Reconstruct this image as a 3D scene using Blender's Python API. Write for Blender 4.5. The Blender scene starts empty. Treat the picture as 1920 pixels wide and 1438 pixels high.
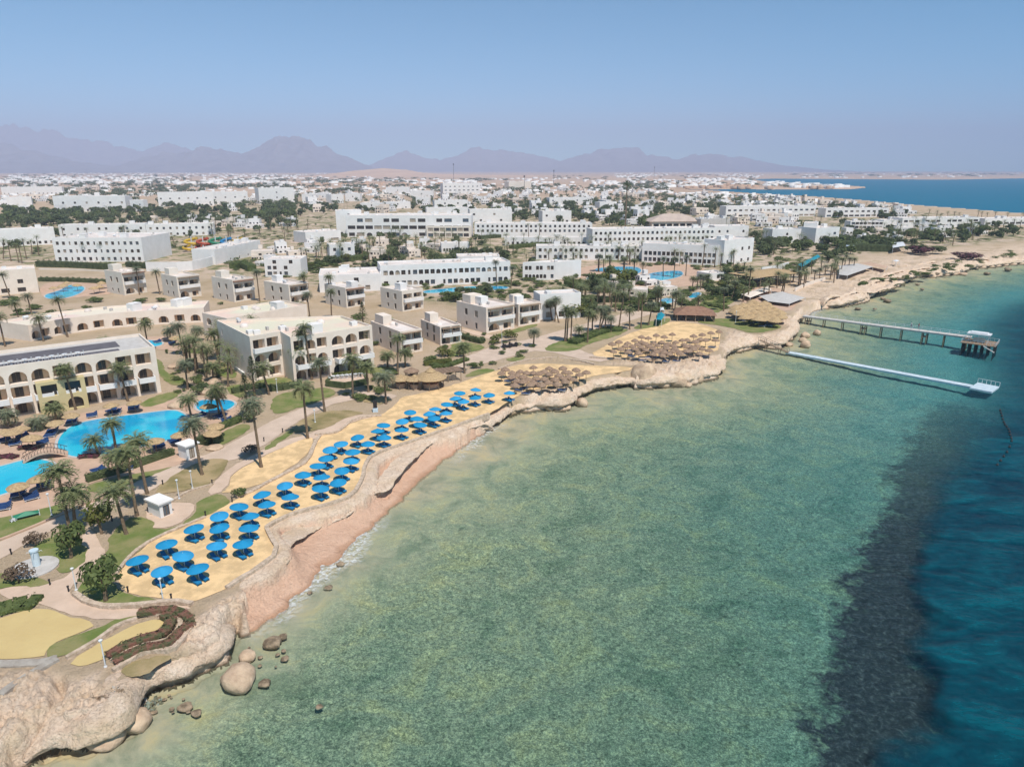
import bpy, math, random
import numpy as np
from mathutils import Vector, Matrix, geometry

random.seed(7)
rng = np.random.default_rng(7)
S = bpy.context.scene
COL = S.collection

# ------------------------------------------------------------------ camera
CAM_Z, PITCH, FPX, CX, CY = 48.0, math.radians(16.9), 1320.0, 960.0, 719.0
cd = bpy.data.cameras.new('camera')
cam = bpy.data.objects.new('camera', cd)
COL.objects.link(cam)
cam.location = (0, 0, CAM_Z)
cam.rotation_euler = (math.pi / 2 - PITCH, 0, 0)
cd.sensor_fit = 'HORIZONTAL'
cd.sensor_width = 36
cd.lens = 36 * FPX / 1920
cd.clip_start = 0.5
cd.clip_end = 80000
S.camera = cam

# ------------------------------------------------------------------ sky, sun, exposure
SUN_EL = math.radians(60)
SUN_AZ = math.radians(148)          # clockwise from +Y: behind the camera, a little to the right
wd = bpy.data.worlds.new('World')
S.world = wd
wd.use_nodes = True
wn, wl = wd.node_tree.nodes, wd.node_tree.links
sky = wn.new('ShaderNodeTexSky')
sky.sky_type = 'NISHITA'
sky.sun_disc = False
sky.sun_elevation = SUN_EL
sky.sun_rotation = SUN_AZ
sky.altitude = 0
sky.air_density = 0.5
sky.dust_density = 0.0
sky.ozone_density = 0.6
bg = wn['Background']
tint = wn.new('ShaderNodeMix')
tint.data_type = 'RGBA'
tint.blend_type = 'MULTIPLY'
tint.inputs[0].default_value = 1
tint.inputs[7].default_value = (.43, .92, .96, 1)
wl.new(sky.outputs[0], tint.inputs[6])
wl.new(tint.outputs[2], bg.inputs[0])
bg.inputs[1].default_value = 0.15
sl = bpy.data.lights.new('sun', 'SUN')
sl.energy = 4.6
sl.angle = math.radians(0.5)
sl.color = (1.0, 0.955, 0.89)
sun = bpy.data.objects.new('sun', sl)
COL.objects.link(sun)
sd = Vector((math.sin(SUN_AZ) * math.cos(SUN_EL), math.cos(SUN_AZ) * math.cos(SUN_EL), math.sin(SUN_EL)))
sun.rotation_euler = sd.to_track_quat('Z', 'Y').to_euler()
S.view_settings.view_transform = 'Standard'
S.view_settings.look = 'None'
S.view_settings.gamma = 1
S.view_settings.exposure = 0.2
S.cycles.max_bounces = 6
S.cycles.transparent_max_bounces = 12
S.cycles.volume_bounces = 2

# ------------------------------------------------------------------ helpers
SP, CP = math.sin(PITCH), math.cos(PITCH)
LAND = 3.0


def G(px, py, z=LAND):
    """photo pixel -> point on the level z"""
    u, v = (px - CX) / FPX, (CY - py) / FPX
    dz = -SP + v * CP
    t = (z - CAM_Z) / dz
    return Vector((u * t, (CP + v * SP) * t, z))


def top_z(P, py):
    v = (CY - py) / FPX
    return CAM_Z + (v * P.y * CP - P.y * SP) / (CP + v * SP)


def Z(ox, oy, s, pts):
    """coordinates read off an enlargement -> photo pixels"""
    return [(ox + x / s, oy + y / s) for x, y in pts]


R1 = lambda p: Z(0, 560, 3.994, p)
R2 = lambda p: Z(400, 560, 3.994, p)
R3 = lambda p: Z(0, 860, 3.994, p)
R4 = lambda p: Z(0, 1080, 4.0, p)
R5 = lambda p: Z(400, 860, 3.994, p)
R6 = lambda p: Z(840, 480, 3.994, p)
R7 = lambda p: Z(1280, 480, 3.0, p)
W = lambda pts, z=LAND: [G(x, y, z) for x, y in pts]


def tag(o, label=None, cat=None, group=None, kind=None):
    if label: o['label'] = label
    if cat: o['category'] = cat
    if group: o['group'] = group
    if kind: o['kind'] = kind
    return o


def link(name, data, parent=None, loc=None, rz=0.0, sc=None):
    o = bpy.data.objects.new(name, data)
    COL.objects.link(o)
    if parent is not None: o.parent = parent
    if loc is not None: o.location = loc
    if rz: o.rotation_euler = (0, 0, rz)
    if sc is not None: o.scale = sc if hasattr(sc, '__len__') else (sc, sc, sc)
    return o


def thing(name, label, cat, loc=(0, 0, 0), rz=0.0, group=None, sc=None):
    return tag(link(name, None, None, loc, rz, sc), label, cat, group)


def kids(o):
    return [c for c in CHILD.get(o.name, [])]


CHILD = {}


def copy_tree(o, parent=None):
    c = o.copy()
    COL.objects.link(c)
    if parent is not None: c.parent = parent
    for ch in o.children: copy_tree(ch, c)
    return c


ORD = ['first', 'second', 'third', 'fourth', 'fifth', 'sixth', 'seventh', 'eighth', 'ninth', 'tenth', 'eleventh', 'twelfth', 'thirteenth', 'fourteenth', 'fifteenth', 'sixteenth', 'seventeenth', 'eighteenth', 'nineteenth', 'twentieth']
ORD += ['twenty-' + o for o in ORD[:9]] + ['thirtieth'] + ['thirty-' + o for o in ORD[:9]] + ['fortieth'] + ['forty-' + o for o in ORD[:9]] + ['fiftieth']


class MB:
    """collects faces with material slots, then becomes one mesh"""

    def __init__(s):
        s.v, s.f, s.m = [], [], []

    def add(s, vs, fs, m=0):
        b = len(s.v)
        s.v += [tuple(p) for p in vs]
        for f in fs:
            s.f.append(tuple(i + b for i in f))
            s.m.append(m)

    def quad(s, a, b, c, d, m=0):
        s.add([a, b, c, d], [(0, 1, 2, 3)], m)

    def box(s, c, sz, m=0, rz=0.0, bottom=True):
        cx, cy, cz = c
        hx, hy, hz = sz[0] / 2, sz[1] / 2, sz[2] / 2
        ca, sa = math.cos(rz), math.sin(rz)
        vs = []
        for k in (-1, 1):
            for (i, j) in ((-1, -1), (1, -1), (1, 1), (-1, 1)):
                x, y = i * hx, j * hy
                vs.append((cx + x * ca - y * sa, cy + x * sa + y * ca, cz + k * hz))
        fs = [(4, 5, 6, 7), (0, 1, 5, 4), (1, 2, 6, 5), (2, 3, 7, 6), (3, 0, 4, 7)]
        if bottom: fs.append((3, 2, 1, 0))
        s.add(vs, fs, m)

    def tube(s, pts, rad, n=6, m=0, cap=True):
        pts = [Vector(p) for p in pts]
        if not hasattr(rad, '__len__'): rad = [rad] * len(pts)
        vs = []
        for i, p in enumerate(pts):
            d = (pts[min(i + 1, len(pts) - 1)] - pts[max(i - 1, 0)]).normalized()
            a = d.cross(Vector((0, 0, 1)) if abs(d.z) < .9 else Vector((1, 0, 0))).normalized()
            b = d.cross(a)
            for k in range(n):
                t = 2 * math.pi * k / n
                vs.append(p + (a * math.cos(t) + b * math.sin(t)) * rad[i])
        fs = []
        for i in range(len(pts) - 1):
            for k in range(n):
                fs.append((i * n + k, (i + 1) * n + k, (i + 1) * n + (k + 1) % n, i * n + (k + 1) % n))
        if cap:
            fs.append(tuple(range(n)))
            fs.append(tuple(range(len(pts) * n - 1, (len(pts) - 1) * n - 1, -1)))
        s.add(vs, fs, m)

    def lathe(s, prof, n=16, m=0, c=(0, 0, 0), jit=0.0):
        vs = []
        for (r, z) in prof:
            for k in range(n):
                t = 2 * math.pi * k / n
                q = 1 + (random.uniform(-jit, jit) if jit else 0)
                vs.append((c[0] + r * q * math.cos(t), c[1] + r * q * math.sin(t), c[2] + z))
        fs = []
        for i in range(len(prof) - 1):
            for k in range(n):
                fs.append((i * n + k, i * n + (k + 1) % n, (i + 1) * n + (k + 1) % n, (i + 1) * n + k))
        s.add(vs, fs, m)

    def mesh(s, name, mats, smooth=False):
        me = bpy.data.meshes.new(name)
        me.from_pydata(s.v, [], s.f)
        for mt in mats if isinstance(mats, (list, tuple)) else [mats]: me.materials.append(mt)
        me.polygons.foreach_set('material_index', s.m)
        if smooth: me.polygons.foreach_set('use_smooth', [True] * len(s.f))
        me.update()
        return me

    def build(s, name, mats, parent=None, smooth=False, **k):
        return link(name, s.mesh(name, mats, smooth), parent, **k)


def np_mesh(name, V, Q, mats, attrs=None, smooth=True):
    me = bpy.data.meshes.new(name)
    me.vertices.add(len(V))
    me.vertices.foreach_set('co', np.ascontiguousarray(V, dtype=np.float32).ravel())
    k = Q.shape[1]
    me.loops.add(Q.size)
    me.loops.foreach_set('vertex_index', np.ascontiguousarray(Q, dtype=np.int32).ravel())
    me.polygons.add(len(Q))
    me.polygons.foreach_set('loop_start', np.arange(0, Q.size, k, dtype=np.int32))
    me.polygons.foreach_set('loop_total', np.full(len(Q), k, dtype=np.int32))
    if smooth: me.polygons.foreach_set('use_smooth', np.ones(len(Q), dtype=bool))
    for a, val in (attrs or {}).items():
        at = me.attributes.new(a, 'FLOAT', 'POINT')
        at.data.foreach_set('value', np.ascontiguousarray(val, dtype=np.float32))
    for m in mats: me.materials.append(m)
    me.update(calc_edges=True)
    return me


# numpy value noise
def vnoise(x, y, seed=0):
    xi, yi = np.floor(x).astype(np.int64), np.floor(y).astype(np.int64)
    fx, fy = x - xi, y - yi
    fx, fy = fx * fx * (3 - 2 * fx), fy * fy * (3 - 2 * fy)

    def h(a, b):
        n = (a * 374761393 + b * 668265263 + seed * 974634777) & 0x7fffffff
        n = ((n ^ (n >> 13)) * 1274126177) & 0x7fffffff
        return ((n ^ (n >> 16)) & 0xffff) / 65535.0
    a, b, c, d = h(xi, yi), h(xi + 1, yi), h(xi, yi + 1), h(xi + 1, yi + 1)
    return (a + (b - a) * fx) * (1 - fy) + (c + (d - c) * fx) * fy


def fbm(x, y, oct=4, seed=0):
    s, a, t = 0, 1, 0
    for i in range(oct):
        s = s + a * vnoise(x * 2 ** i, y * 2 ** i, seed + i)
        t += a
        a *= .5
    return s / t


def sstep(a, b, x):
    t = np.clip((x - a) / (b - a), 0, 1)
    return t * t * (3 - 2 * t)


def seg_dist(X, Y, poly, closed=True, want_t=False):
    """distance to a polyline (and the index along it)"""
    P = np.array([(p[0], p[1]) for p in poly])
    best = np.full(X.shape, 1e18)
    bi = np.zeros(X.shape)
    n = len(P)
    for i in range(n if closed else n - 1):
        a, b = P[i], P[(i + 1) % n]
        d = b - a
        L = d @ d + 1e-12
        t = np.clip(((X - a[0]) * d[0] + (Y - a[1]) * d[1]) / L, 0, 1)
        e = (X - a[0] - t * d[0]) ** 2 + (Y - a[1] - t * d[1]) ** 2
        m = e < best
        best = np.where(m, e, best)
        if want_t: bi = np.where(m, i + t, bi)
    return (np.sqrt(best), bi) if want_t else np.sqrt(best)


def inside(X, Y, poly):
    P = np.array([(p[0], p[1]) for p in poly])
    r = np.zeros(X.shape, bool)
    n = len(P)
    for i in range(n):
        (x1, y1), (x2, y2) = P[i], P[(i + 1) % n]
        if y1 == y2: continue
        c = ((y1 > Y) != (y2 > Y)) & (X < (x2 - x1) * (Y - y1) / (y2 - y1) + x1)
        r ^= c
    return r


def smooth_poly(pts, it=2, closed=True):
    for _ in range(it):
        o = []
        n = len(pts)
        for i in range(n if closed else n - 1):
            a, b = pts[i], pts[(i + 1) % n]
            o += [a * .75 + b * .25, a * .25 + b * .75]
        if not closed: o = [pts[0]] + o + [pts[-1]]
        pts = o
    return pts


# ------------------------------------------------------------------ materials
def lin(r, g, b):
    f = lambda c: c / 255 / 12.92 if c / 255 <= .04045 else ((c / 255 + .055) / 1.055) ** 2.4
    return (f(r), f(g), f(b))


def mat(name, col, rough=.8, col2=None, scale=.5, amt=.5, bump=0.0, bscale=None, spec=.3, detail=5, coord='Object'):
    m = bpy.data.materials.new(name)
    m.use_nodes = True
    n, l = m.node_tree.nodes, m.node_tree.links
    b = n['Principled BSDF']
    b.inputs['Roughness'].default_value = rough
    b.inputs['Specular IOR Level'].default_value = spec
    c2 = col2 or tuple(c * .78 for c in col)
    gm = n.new('ShaderNodeNewGeometry')
    tx = n.new('ShaderNodeTexNoise')
    tx.inputs['Scale'].default_value = scale
    tx.inputs['Detail'].default_value = detail
    tx.inputs['Roughness'].default_value = .6
    l.new(gm.outputs['Position'], tx.inputs['Vector'])
    rp = n.new('ShaderNodeValToRGB')
    rp.color_ramp.elements[0].position = .5 - .25 * (1.2 - amt)
    rp.color_ramp.elements[1].position = .5 + .25 * (1.2 - amt)
    rp.color_ramp.elements[0].color = (*c2, 1)
    rp.color_ramp.elements[1].color = (*col, 1)
    l.new(tx.outputs['Fac'], rp.inputs['Fac'])
    l.new(rp.outputs['Color'], b.inputs['Base Color'])
    if bump:
        t2 = n.new('ShaderNodeTexNoise')
        t2.inputs['Scale'].default_value = bscale or scale * 6
        t2.inputs['Detail'].default_value = 6
        l.new(gm.outputs['Position'], t2.inputs['Vector'])
        bp = n.new('ShaderNodeBump')
        bp.inputs['Strength'].default_value = min(bump, 1)
        bp.inputs['Distance'].default_value = .15
        l.new(t2.outputs['Fac'], bp.inputs['Height'])
        l.new(bp.outputs['Normal'], b.inputs['Normal'])
    return m


M = {}
M['white'] = mat('white_render', (.80, .77, .74), .85, (.71, .68, .65), .35, .4)
M['cream'] = mat('cream_render', (.74, .67, .58), .85, (.66, .58, .49), .35, .4)
M['pale'] = mat('pale_render', (.80, .69, .59), .85, (.70, .59, .49), .35, .4)
M['ochre'] = mat('ochre_render', (.60, .50, .28), .85, (.52, .42, .22), .4, .4)
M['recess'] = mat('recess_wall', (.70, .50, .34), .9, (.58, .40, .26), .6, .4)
M['roof_white'] = mat('roof_white', (.74, .66, .61), .9, (.58, .50, .45), .22, .6)
M['roof_pink'] = mat('roof_pink', (.68, .52, .46), .9, (.70, .62, .50), .09, .9, detail=2)
M['roof_mix'] = mat('roof_mix', (.70, .53, .44), .9, (.64, .60, .46), .07, .9, detail=2)
M['roof_dark'] = mat('roof_dark', (.10, .09, .10), .9, (.14, .13, .14), .5, .5)
M['glass'] = mat('dark_glass', (.035, .03, .03), .15, (.06, .05, .045), .8, .4, spec=.5)
M['frame'] = mat('window_frame', (.20, .13, .08), .6)
M['wood'] = mat('weathered_wood', (.30, .21, .14), .8, (.20, .14, .09), 1.5, .5)
M['straw'] = mat('straw_thatch', (.36, .245, .17), .95, (.23, .15, .10), 3.0, .7, bump=.8, bscale=9)
M['straw2'] = mat('golden_straw', (.52, .37, .20), .95, (.36, .24, .13), 3.0, .7, bump=.8, bscale=9)
M['blue'] = mat('blue_canvas', (.010, .25, .47), .75, (.008, .21, .41), .8, .5)
M['navy'] = mat('navy_cushion', (.02, .06, .17), .8, (.015, .04, .12), 1.0, .5)
M['bluec'] = mat('blue_cushion', (.012, .23, .44), .8, (.004, .12, .32), 1.0, .5)
M['metal'] = mat('white_metal', (.75, .75, .75), .4)
M['dark'] = mat('dark_metal', (.035, .03, .03), .5)
M['trunk'] = mat('palm_trunk', (.24, .17, .11), .95, (.15, .10, .06), 4, .7, bump=.6, bscale=12)
M['frond'] = mat('palm_frond', (.33, .36, .18), .6, (.22, .25, .11), 1.2, .6, spec=.35)
M['frond2'] = mat('palm_frond_grey', (.34, .37, .24), .6, (.23, .26, .16), 1.2, .6, spec=.35)
M['drypalm'] = mat('dry_frond', (.25, .18, .09), .9, (.16, .11, .06), 2, .6)
M['leaf'] = mat('leaf_green', (.20, .24, .08), .7, (.10, .135, .042), .9, .7)
M['leafy'] = mat('leaf_yellow_green', (.21, .21, .055), .7, (.11, .13, .03), .9, .7)
M['leafd'] = mat('leaf_dark', (.17, .20, .085), .75, (.085, .11, .045), .7, .7)
M['bougain'] = mat('bougainvillea', (.12, .025, .05), .7, (.05, .04, .02), 1.2, .8)
M['redbloom'] = mat('red_bloom', (.34, .17, .12), .8, (.16, .17, .08), 1.1, .95)
M['dryleaf'] = mat('dry_twig', (.16, .11, .07), .9, (.09, .06, .04), 1.5, .6)
M['stone'] = mat('stone_wall', (.60, .47, .36), .95, (.42, .32, .23), 2.2, .8, bump=.8, bscale=5)
M['boulder'] = mat('boulder_rock', (.60, .44, .30), .95, (.40, .28, .19), .7, .7, bump=.8, bscale=3)
M['reefrock'] = mat('wet_rock', (.34, .25, .165), .8, (.15, .11, .07), 1.3, .8, bump=.8, bscale=4)
M['sand'] = mat('terrace_sand', (.77, .53, .28), .95, (.58, .40, .21), .45, .9, bump=.6, bscale=2.0)
M['sand_old'] = mat('duller_sand', (.58, .44, .20), .95, (.52, .38, .17), .15, .6, bump=.35, bscale=2.5)
M['lawn'] = mat('lawn_grass', (.13, .17, .04), .95, (.24, .22, .09), .35, .7, bump=.7, bscale=4)
M['lawn_dry'] = mat('dry_lawn', (.22, .18, .075), .95, (.38, .28, .15), .2, .8, bump=.7, bscale=4)
M['path'] = mat('path_paving', (.62, .46, .35), .9, (.53, .39, .29), .5, .6, bump=.2, bscale=4)
M['road'] = mat('promenade_paving', (.60, .46, .36), .9, (.50, .38, .29), .3, .6, bump=.2, bscale=4)
M['deck'] = mat('pool_deck', (.56, .38, .27), .9, (.46, .31, .22), .5, .6, bump=.2, bscale=5)
M['concrete'] = mat('pale_concrete', (.55, .52, .49), .9, (.44, .41, .38), .8, .5)
M['pontoon'] = mat('pontoon_plastic', (.62, .70, .74), .5, (.50, .60, .66), 1.0, .6)
M['teal_cloth'] = mat('teal_cloth', (.01, .26, .34), .7)
M['brownroof'] = mat('brown_roof', (.30, .17, .11), .9, (.22, .12, .08), 1.0, .6)
M['tileblue'] = mat('pool_tile', (.05, .48, .62), .6, (.015, .34, .54), .13, .95, detail=1)
M['colour_y'] = mat('slide_yellow', (.6, .38, .03), .5)
M['colour_r'] = mat('slide_red', (.45, .08, .04), .5)
M['colour_g'] = mat('slide_green', (.03, .22, .12), .5)
M['colour_b'] = mat('slide_blue', (.03, .22, .45), .5)


def translucent(m, w=.45):
    n, l = m.node_tree.nodes, m.node_tree.links
    b = n['Principled BSDF']
    t = n.new('ShaderNodeBsdfTranslucent')
    l.new(b.inputs['Base Color'].links[0].from_socket, t.inputs[0])
    x = n.new('ShaderNodeMixShader')
    x.inputs[0].default_value = w
    l.new(b.outputs[0], x.inputs[1])
    l.new(t.outputs[0], x.inputs[2])
    l.new(x.outputs[0], n['Material Output'].inputs[0])


for k_ in ('frond', 'frond2', 'leaf', 'leafy', 'leafd', 'redbloom'): translucent(M[k_])


def water_pool(name):
    m = bpy.data.materials.new(name)
    m.use_nodes = True
    n, l = m.node_tree.nodes, m.node_tree.links
    out = n['Material Output']
    n.remove(n['Principled BSDF'])
    tr = n.new('ShaderNodeBsdfTransparent')
    tr.inputs[0].default_value = (.62, .97, 1, 1)
    gl = n.new('ShaderNodeBsdfGlossy')
    gl.inputs['Roughness'].default_value = .08
    fr = n.new('ShaderNodeFresnel')
    fr.inputs[0].default_value = 1.33
    gm = n.new('ShaderNodeNewGeometry')
    tx = n.new('ShaderNodeTexNoise')
    tx.inputs['Scale'].default_value = 1.4
    l.new(gm.outputs['Position'], tx.inputs['Vector'])
    bp = n.new('ShaderNodeBump')
    bp.inputs['Strength'].default_value = .25
    bp.inputs['Distance'].default_value = .1
    l.new(tx.outputs['Fac'], bp.inputs['Height'])
    l.new(bp.outputs['Normal'], gl.inputs['Normal'])
    l.new(bp.outputs['Normal'], fr.inputs['Normal'])
    mx = n.new('ShaderNodeMixShader')
    l.new(fr.outputs[0], mx.inputs[0])
    l.new(tr.outputs[0], mx.inputs[1])
    l.new(gl.outputs[0], mx.inputs[2])
    l.new(mx.outputs[0], out.inputs[0])
    return m


M['tan_roof'] = mat('tan_roof', (.50, .40, .33), .9, (.42, .33, .28), .2, .6)
M['greystone'] = mat('grey_stone', (.40, .36, .31), .95, (.30, .26, .22), 1.2, .7, bump=.6, bscale=4)
M['glass_b'] = mat('reflecting_glass', (.10, .13, .16), .12, (.06, .08, .10), .8, .4, spec=.6)
M['curtain'] = mat('drawn_curtain', (.42, .36, .29), .6, (.32, .26, .20), 1.5, .6)
M['blue_faded'] = mat('faded_canvas', (.03, .30, .55), .8, (.02, .25, .48), .8, .5)
M['poolwater'] = water_pool('pool_water')
HAZE_DENSITY = 1.35e-4

# ------------------------------------------------------------------ ground plan (photo pixels, turned into points on the ground)
COAST_A = [(20, 1470), (50, 1437), (72, 1422), (100, 1407), (130, 1396), (165, 1400), (205, 1390), (222, 1378), (250, 1362), (262, 1345), (248, 1330), (275, 1303), (292, 1296), (347, 1283), (385, 1256), (405, 1246), (425, 1238), (427, 1212), (446, 1184)]
BEACH = [(462, 1186), (485, 1175), (520, 1152), (560, 1117), (585, 1090), (612, 1060), (640, 1042), (670, 1010), (692, 987), (715, 965), (742, 942), (762, 920), (790, 895), (825, 872), (862, 845), (900, 815), (930, 795)]
COAST_B = [(945, 784), (965, 772), (1020, 769), (1060, 769), (1080, 758), (1078, 750), (1092, 741), (1112, 733), (1182, 722), (1195, 728), (1228, 727), (1255, 725), (1287, 721), (1318, 714), (1350, 707), (1353, 682), (1370, 662), (1417, 651), (1440, 653), (1467, 653), (1474, 643), (1492, 628), (1494, 620), (1482, 611), (1503, 601)]
COVE = [(1514, 590), (1525, 582), (1540, 578)]
COAST_C = [(1577, 576), (1628, 564), (1640, 551), (1687, 536), (1717, 519), (1747, 519), (1800, 514), (1820, 504), (1870, 500), (1913, 495), (1990, 488), (2200, 470), (2200, 425), (1990, 410), (1920, 405), (1860, 400), (1800, 395), (1735, 390), (1680, 385), (1620, 379), (1520, 371), (1460, 368), (1409, 365), (1325, 359), (1268, 357.3), (1262, 355.8), (1330, 355.6), (1405, 354.9), (1430, 355.6), (1500, 355.5), (1597, 354.8), (1622, 352.3), (1590, 350), (1520, 346), (1430, 341), (1408, 336.5), (1450, 335.2), (1492, 335.6), (1635, 336.6), (1770, 337.4), (1920, 334.6), (2600, 333.5), (2600, 319.2), (-700, 319.2), (-900, 1470)]
coast_px = COAST_A + BEACH + COAST_B + COVE + COAST_C
coast = [G(x, y, 0.0) for x, y in coast_px]
ib0, ib1 = len(COAST_A), len(COAST_A) + len(BEACH) - 1
ic0 = len(COAST_A) + len(BEACH) + len(COAST_B)
ic1 = ic0 + len(COVE) - 1

TERR_SEA = [(917, 777), (880, 790), (845, 803), (810, 815), (770, 829), (697, 853), (683, 875), (681, 897), (662, 930), (625, 945), (550, 963), (500, 988), (501, 997), (525, 1036), (477, 1071), (450, 1087), (425, 1104)]
SHEETS = []      # name, material, layer, pixel polygon, smoothing


def sheet(name, m, k, px, it=1):
    SHEETS.append((name, m, k, px, it))


sheet('beach_terrace', 'sand', 3, [(220, 1080), (224, 1070), (265, 1027), (322, 995), (385, 970), (435, 940), (475, 922), (500, 905), (540, 885), (580, 862), (590, 830), (602, 816), (626, 814), (662, 790), (712, 780), (745, 757), (750, 745), (790, 738), (857, 720), (895, 706), (932, 694), (990, 680), (1115, 686), (1188, 688), (1180, 696), (1102, 706), (1070, 722), (1000, 730), (972, 741)] + TERR_SEA + [(382, 1121), (362, 1127), (320, 1122), (245, 1117), (222, 1094)], 1)
sheet('beach_terrace', 'sand', 3, [(1105, 665), (1130, 652), (1165, 631), (1230, 608), (1270, 602), (1320, 609), (1350, 620), (1350, 640), (1345, 662), (1280, 668), (1140, 672)])
sheet('beach_terrace', 'sand', 3, [(428, 918), (434, 888), (500, 853), (560, 826), (585, 818), (587, 832), (572, 858), (505, 902), (440, 922), (410, 925)])
sheet('sand_area', 'sand_old', 3, [(-60, 1170), (0, 1160), (60, 1141), (100, 1142), (117, 1152), (185, 1168), (150, 1188), (112, 1200), (86, 1217), (82, 1233), (0, 1236), (-60, 1240)])
sheet('sand_area', 'sand_old', 3, [(127, 1241), (200, 1197), (275, 1162), (310, 1161), (312, 1177), (295, 1191), (240, 1206), (200, 1233), (152, 1251)])
# promenade and paths
sheet('promenade', 'road', 1, R3([(-400, 800), (0, 620), (480, 420), (760, 290), (1080, 150), (1380, 20)]) + R2([(0, 1150), (200, 1045), (500, 880), (800, 770), (950, 725), (1100, 690), (1400, 720), (1300, 760), (970, 755), (650, 900), (350, 1125), (100, 1230)]) + R3([(1500, 0), (1200, 205), (860, 355), (500, 500), (330, 560), (0, 755), (-400, 960)]))
sheet('promenade', 'road', 1, R6([(-350, 960), (0, 800), (200, 730), (400, 650), (560, 640), (900, 540), (1330, 430), (1450, 400), (1560, 420), (1480, 450), (1100, 565), (900, 625), (1000, 720), (1250, 770), (1100, 800), (700, 700), (500, 745), (300, 800), (0, 865), (-300, 1010)]))
sheet('path', 'path', 2, R3([(600, 580), (680, 520), (740, 620), (800, 720), (760, 800), (560, 930), (500, 1000), (640, 1080), (1000, 1130), (1400, 1090), (1440, 1130), (1000, 1200), (640, 1200), (300, 1080), (0, 1040), (0, 960), (400, 950), (660, 750)]))
sheet('path', 'path', 2, R2([(30, 1340), (200, 1220), (520, 1060), (760, 1010), (900, 900), (1060, 870), (1260, 870), (1250, 890), (1060, 905), (960, 990), (860, 1040), (640, 1065), (400, 1165), (140, 1300), (90, 1438), (-60, 1480)]))
sheet('path', 'path', 2, R3([(1330, 330), (1460, 330), (1450, 400), (1330, 500), (1150, 530), (1130, 480), (1080, 430), (1120, 330)]))
sheet('pavement', 'path', 2, R6([(90, 560), (130, 540), (420, 620), (400, 650)]))
# lawns
LAWNS = [R3([(600, 920), (740, 850), (880, 960), (980, 1040), (1270, 1050), (1230, 1085), (880, 1120), (680, 1090), (560, 1020)]),
         R3([(790, 700), (860, 520), (1000, 425), (1150, 470), (1140, 540), (1340, 510), (1470, 400), (1470, 320), (1620, 255), (1725, 310), (1690, 350), (1540, 440), (1280, 545), (1060, 655), (940, 770), (850, 830), (770, 800)]),
         R3([(250, 650), (450, 560), (600, 580), (665, 740), (560, 840), (440, 850), (430, 780), (330, 740), (200, 720)]),
         R3([(-100, 850), (180, 860), (380, 915), (390, 945), (0, 970), (-100, 970)]),
         R3([(-200, 520), (0, 440), (330, 320), (500, 330), (470, 405), (0, 600), (-200, 690)]),
         R3([(650, 190), (900, 150), (1290, 20), (1370, 30), (900, 230), (660, 260)]),
         R3([(-100, 1190), (-100, 1085), (250, 1060), (310, 1100), (150, 1150)]),
         R4([(330, 600), (350, 530), (500, 470), (740, 390), (900, 320), (1050, 285), (1040, 312), (900, 360), (770, 460), (600, 560), (430, 605)]),
         R2([(440, 725), (640, 690), (860, 660), (930, 705), (810, 760), (560, 845), (430, 875)]),
         R2([(300, 610), (540, 580), (640, 630), (430, 685), (350, 655)]),
         R2([(10, 480), (100, 475), (210, 595), (30, 595)]),
         R2([(380, 1115), (600, 960), (615, 995), (400, 1150)]),
         R2([(0, 1050), (200, 930), (310, 955), (100, 1090), (0, 1110)]),
         R2([(80, 650), (260, 640), (250, 740), (150, 740)]),
         R2([(1060, 530), (1350, 500), (1380, 560), (1180, 570)]),
         R1([(1150, 440), (1210, 470), (1250, 560), (1400, 600), (1380, 655), (1280, 650), (1190, 570)]),
         R1([(1060, 770), (1250, 700), (1400, 690), (1200, 800), (1050, 815)]),
         R1([(1390, 370), (1540, 380), (1560, 415), (1410, 410)]),
         R6([(690, 700), (900, 610), (1090, 570), (1370, 540), (1300, 590), (1060, 655), (960, 710), (820, 722)]),
         R6([(120, 900), (230, 840), (370, 850), (330, 870), (150, 910)]),
         R6([(350, 590), (480, 555), (650, 505), (680, 520), (560, 560), (400, 605)]),
         R6([(1370, 540), (1500, 490), (1680, 460), (1640, 512), (1450, 552)]),
         R6([(430, 770), (590, 740), (560, 785), (450, 792)]),
         R6([(0, 700), (60, 640), (240, 660), (300, 690), (120, 730), (0, 770)]),
         R7([(50, 372), (180, 350), (400, 360), (560, 390), (550, 410), (400, 440), (300, 410), (200, 390)]),
         R7([(60, 300), (180, 180), (330, 120), (420, 190), (260, 270), (200, 330)])]
for q in LAWNS: sheet('lawn', 'lawn', 2, q, 2)
for q in [R3([(1130, 240), (1500, 0), (1740, 0), (1600, 185), (1400, 235), (1200, 270)]), R2([(600, 935), (850, 830), (1180, 850), (1000, 885), (850, 980), (720, 990), (590, 1010)]),
          R4([(880, 725), (1000, 650), (1170, 600), (1300, 612), (1200, 670), (1120, 720), (1000, 760)]), R2([(1080, 760), (1200, 715), (1360, 760), (1240, 800)])]:
    sheet('dry_lawn', 'lawn_dry', 2, q, 2)
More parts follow.
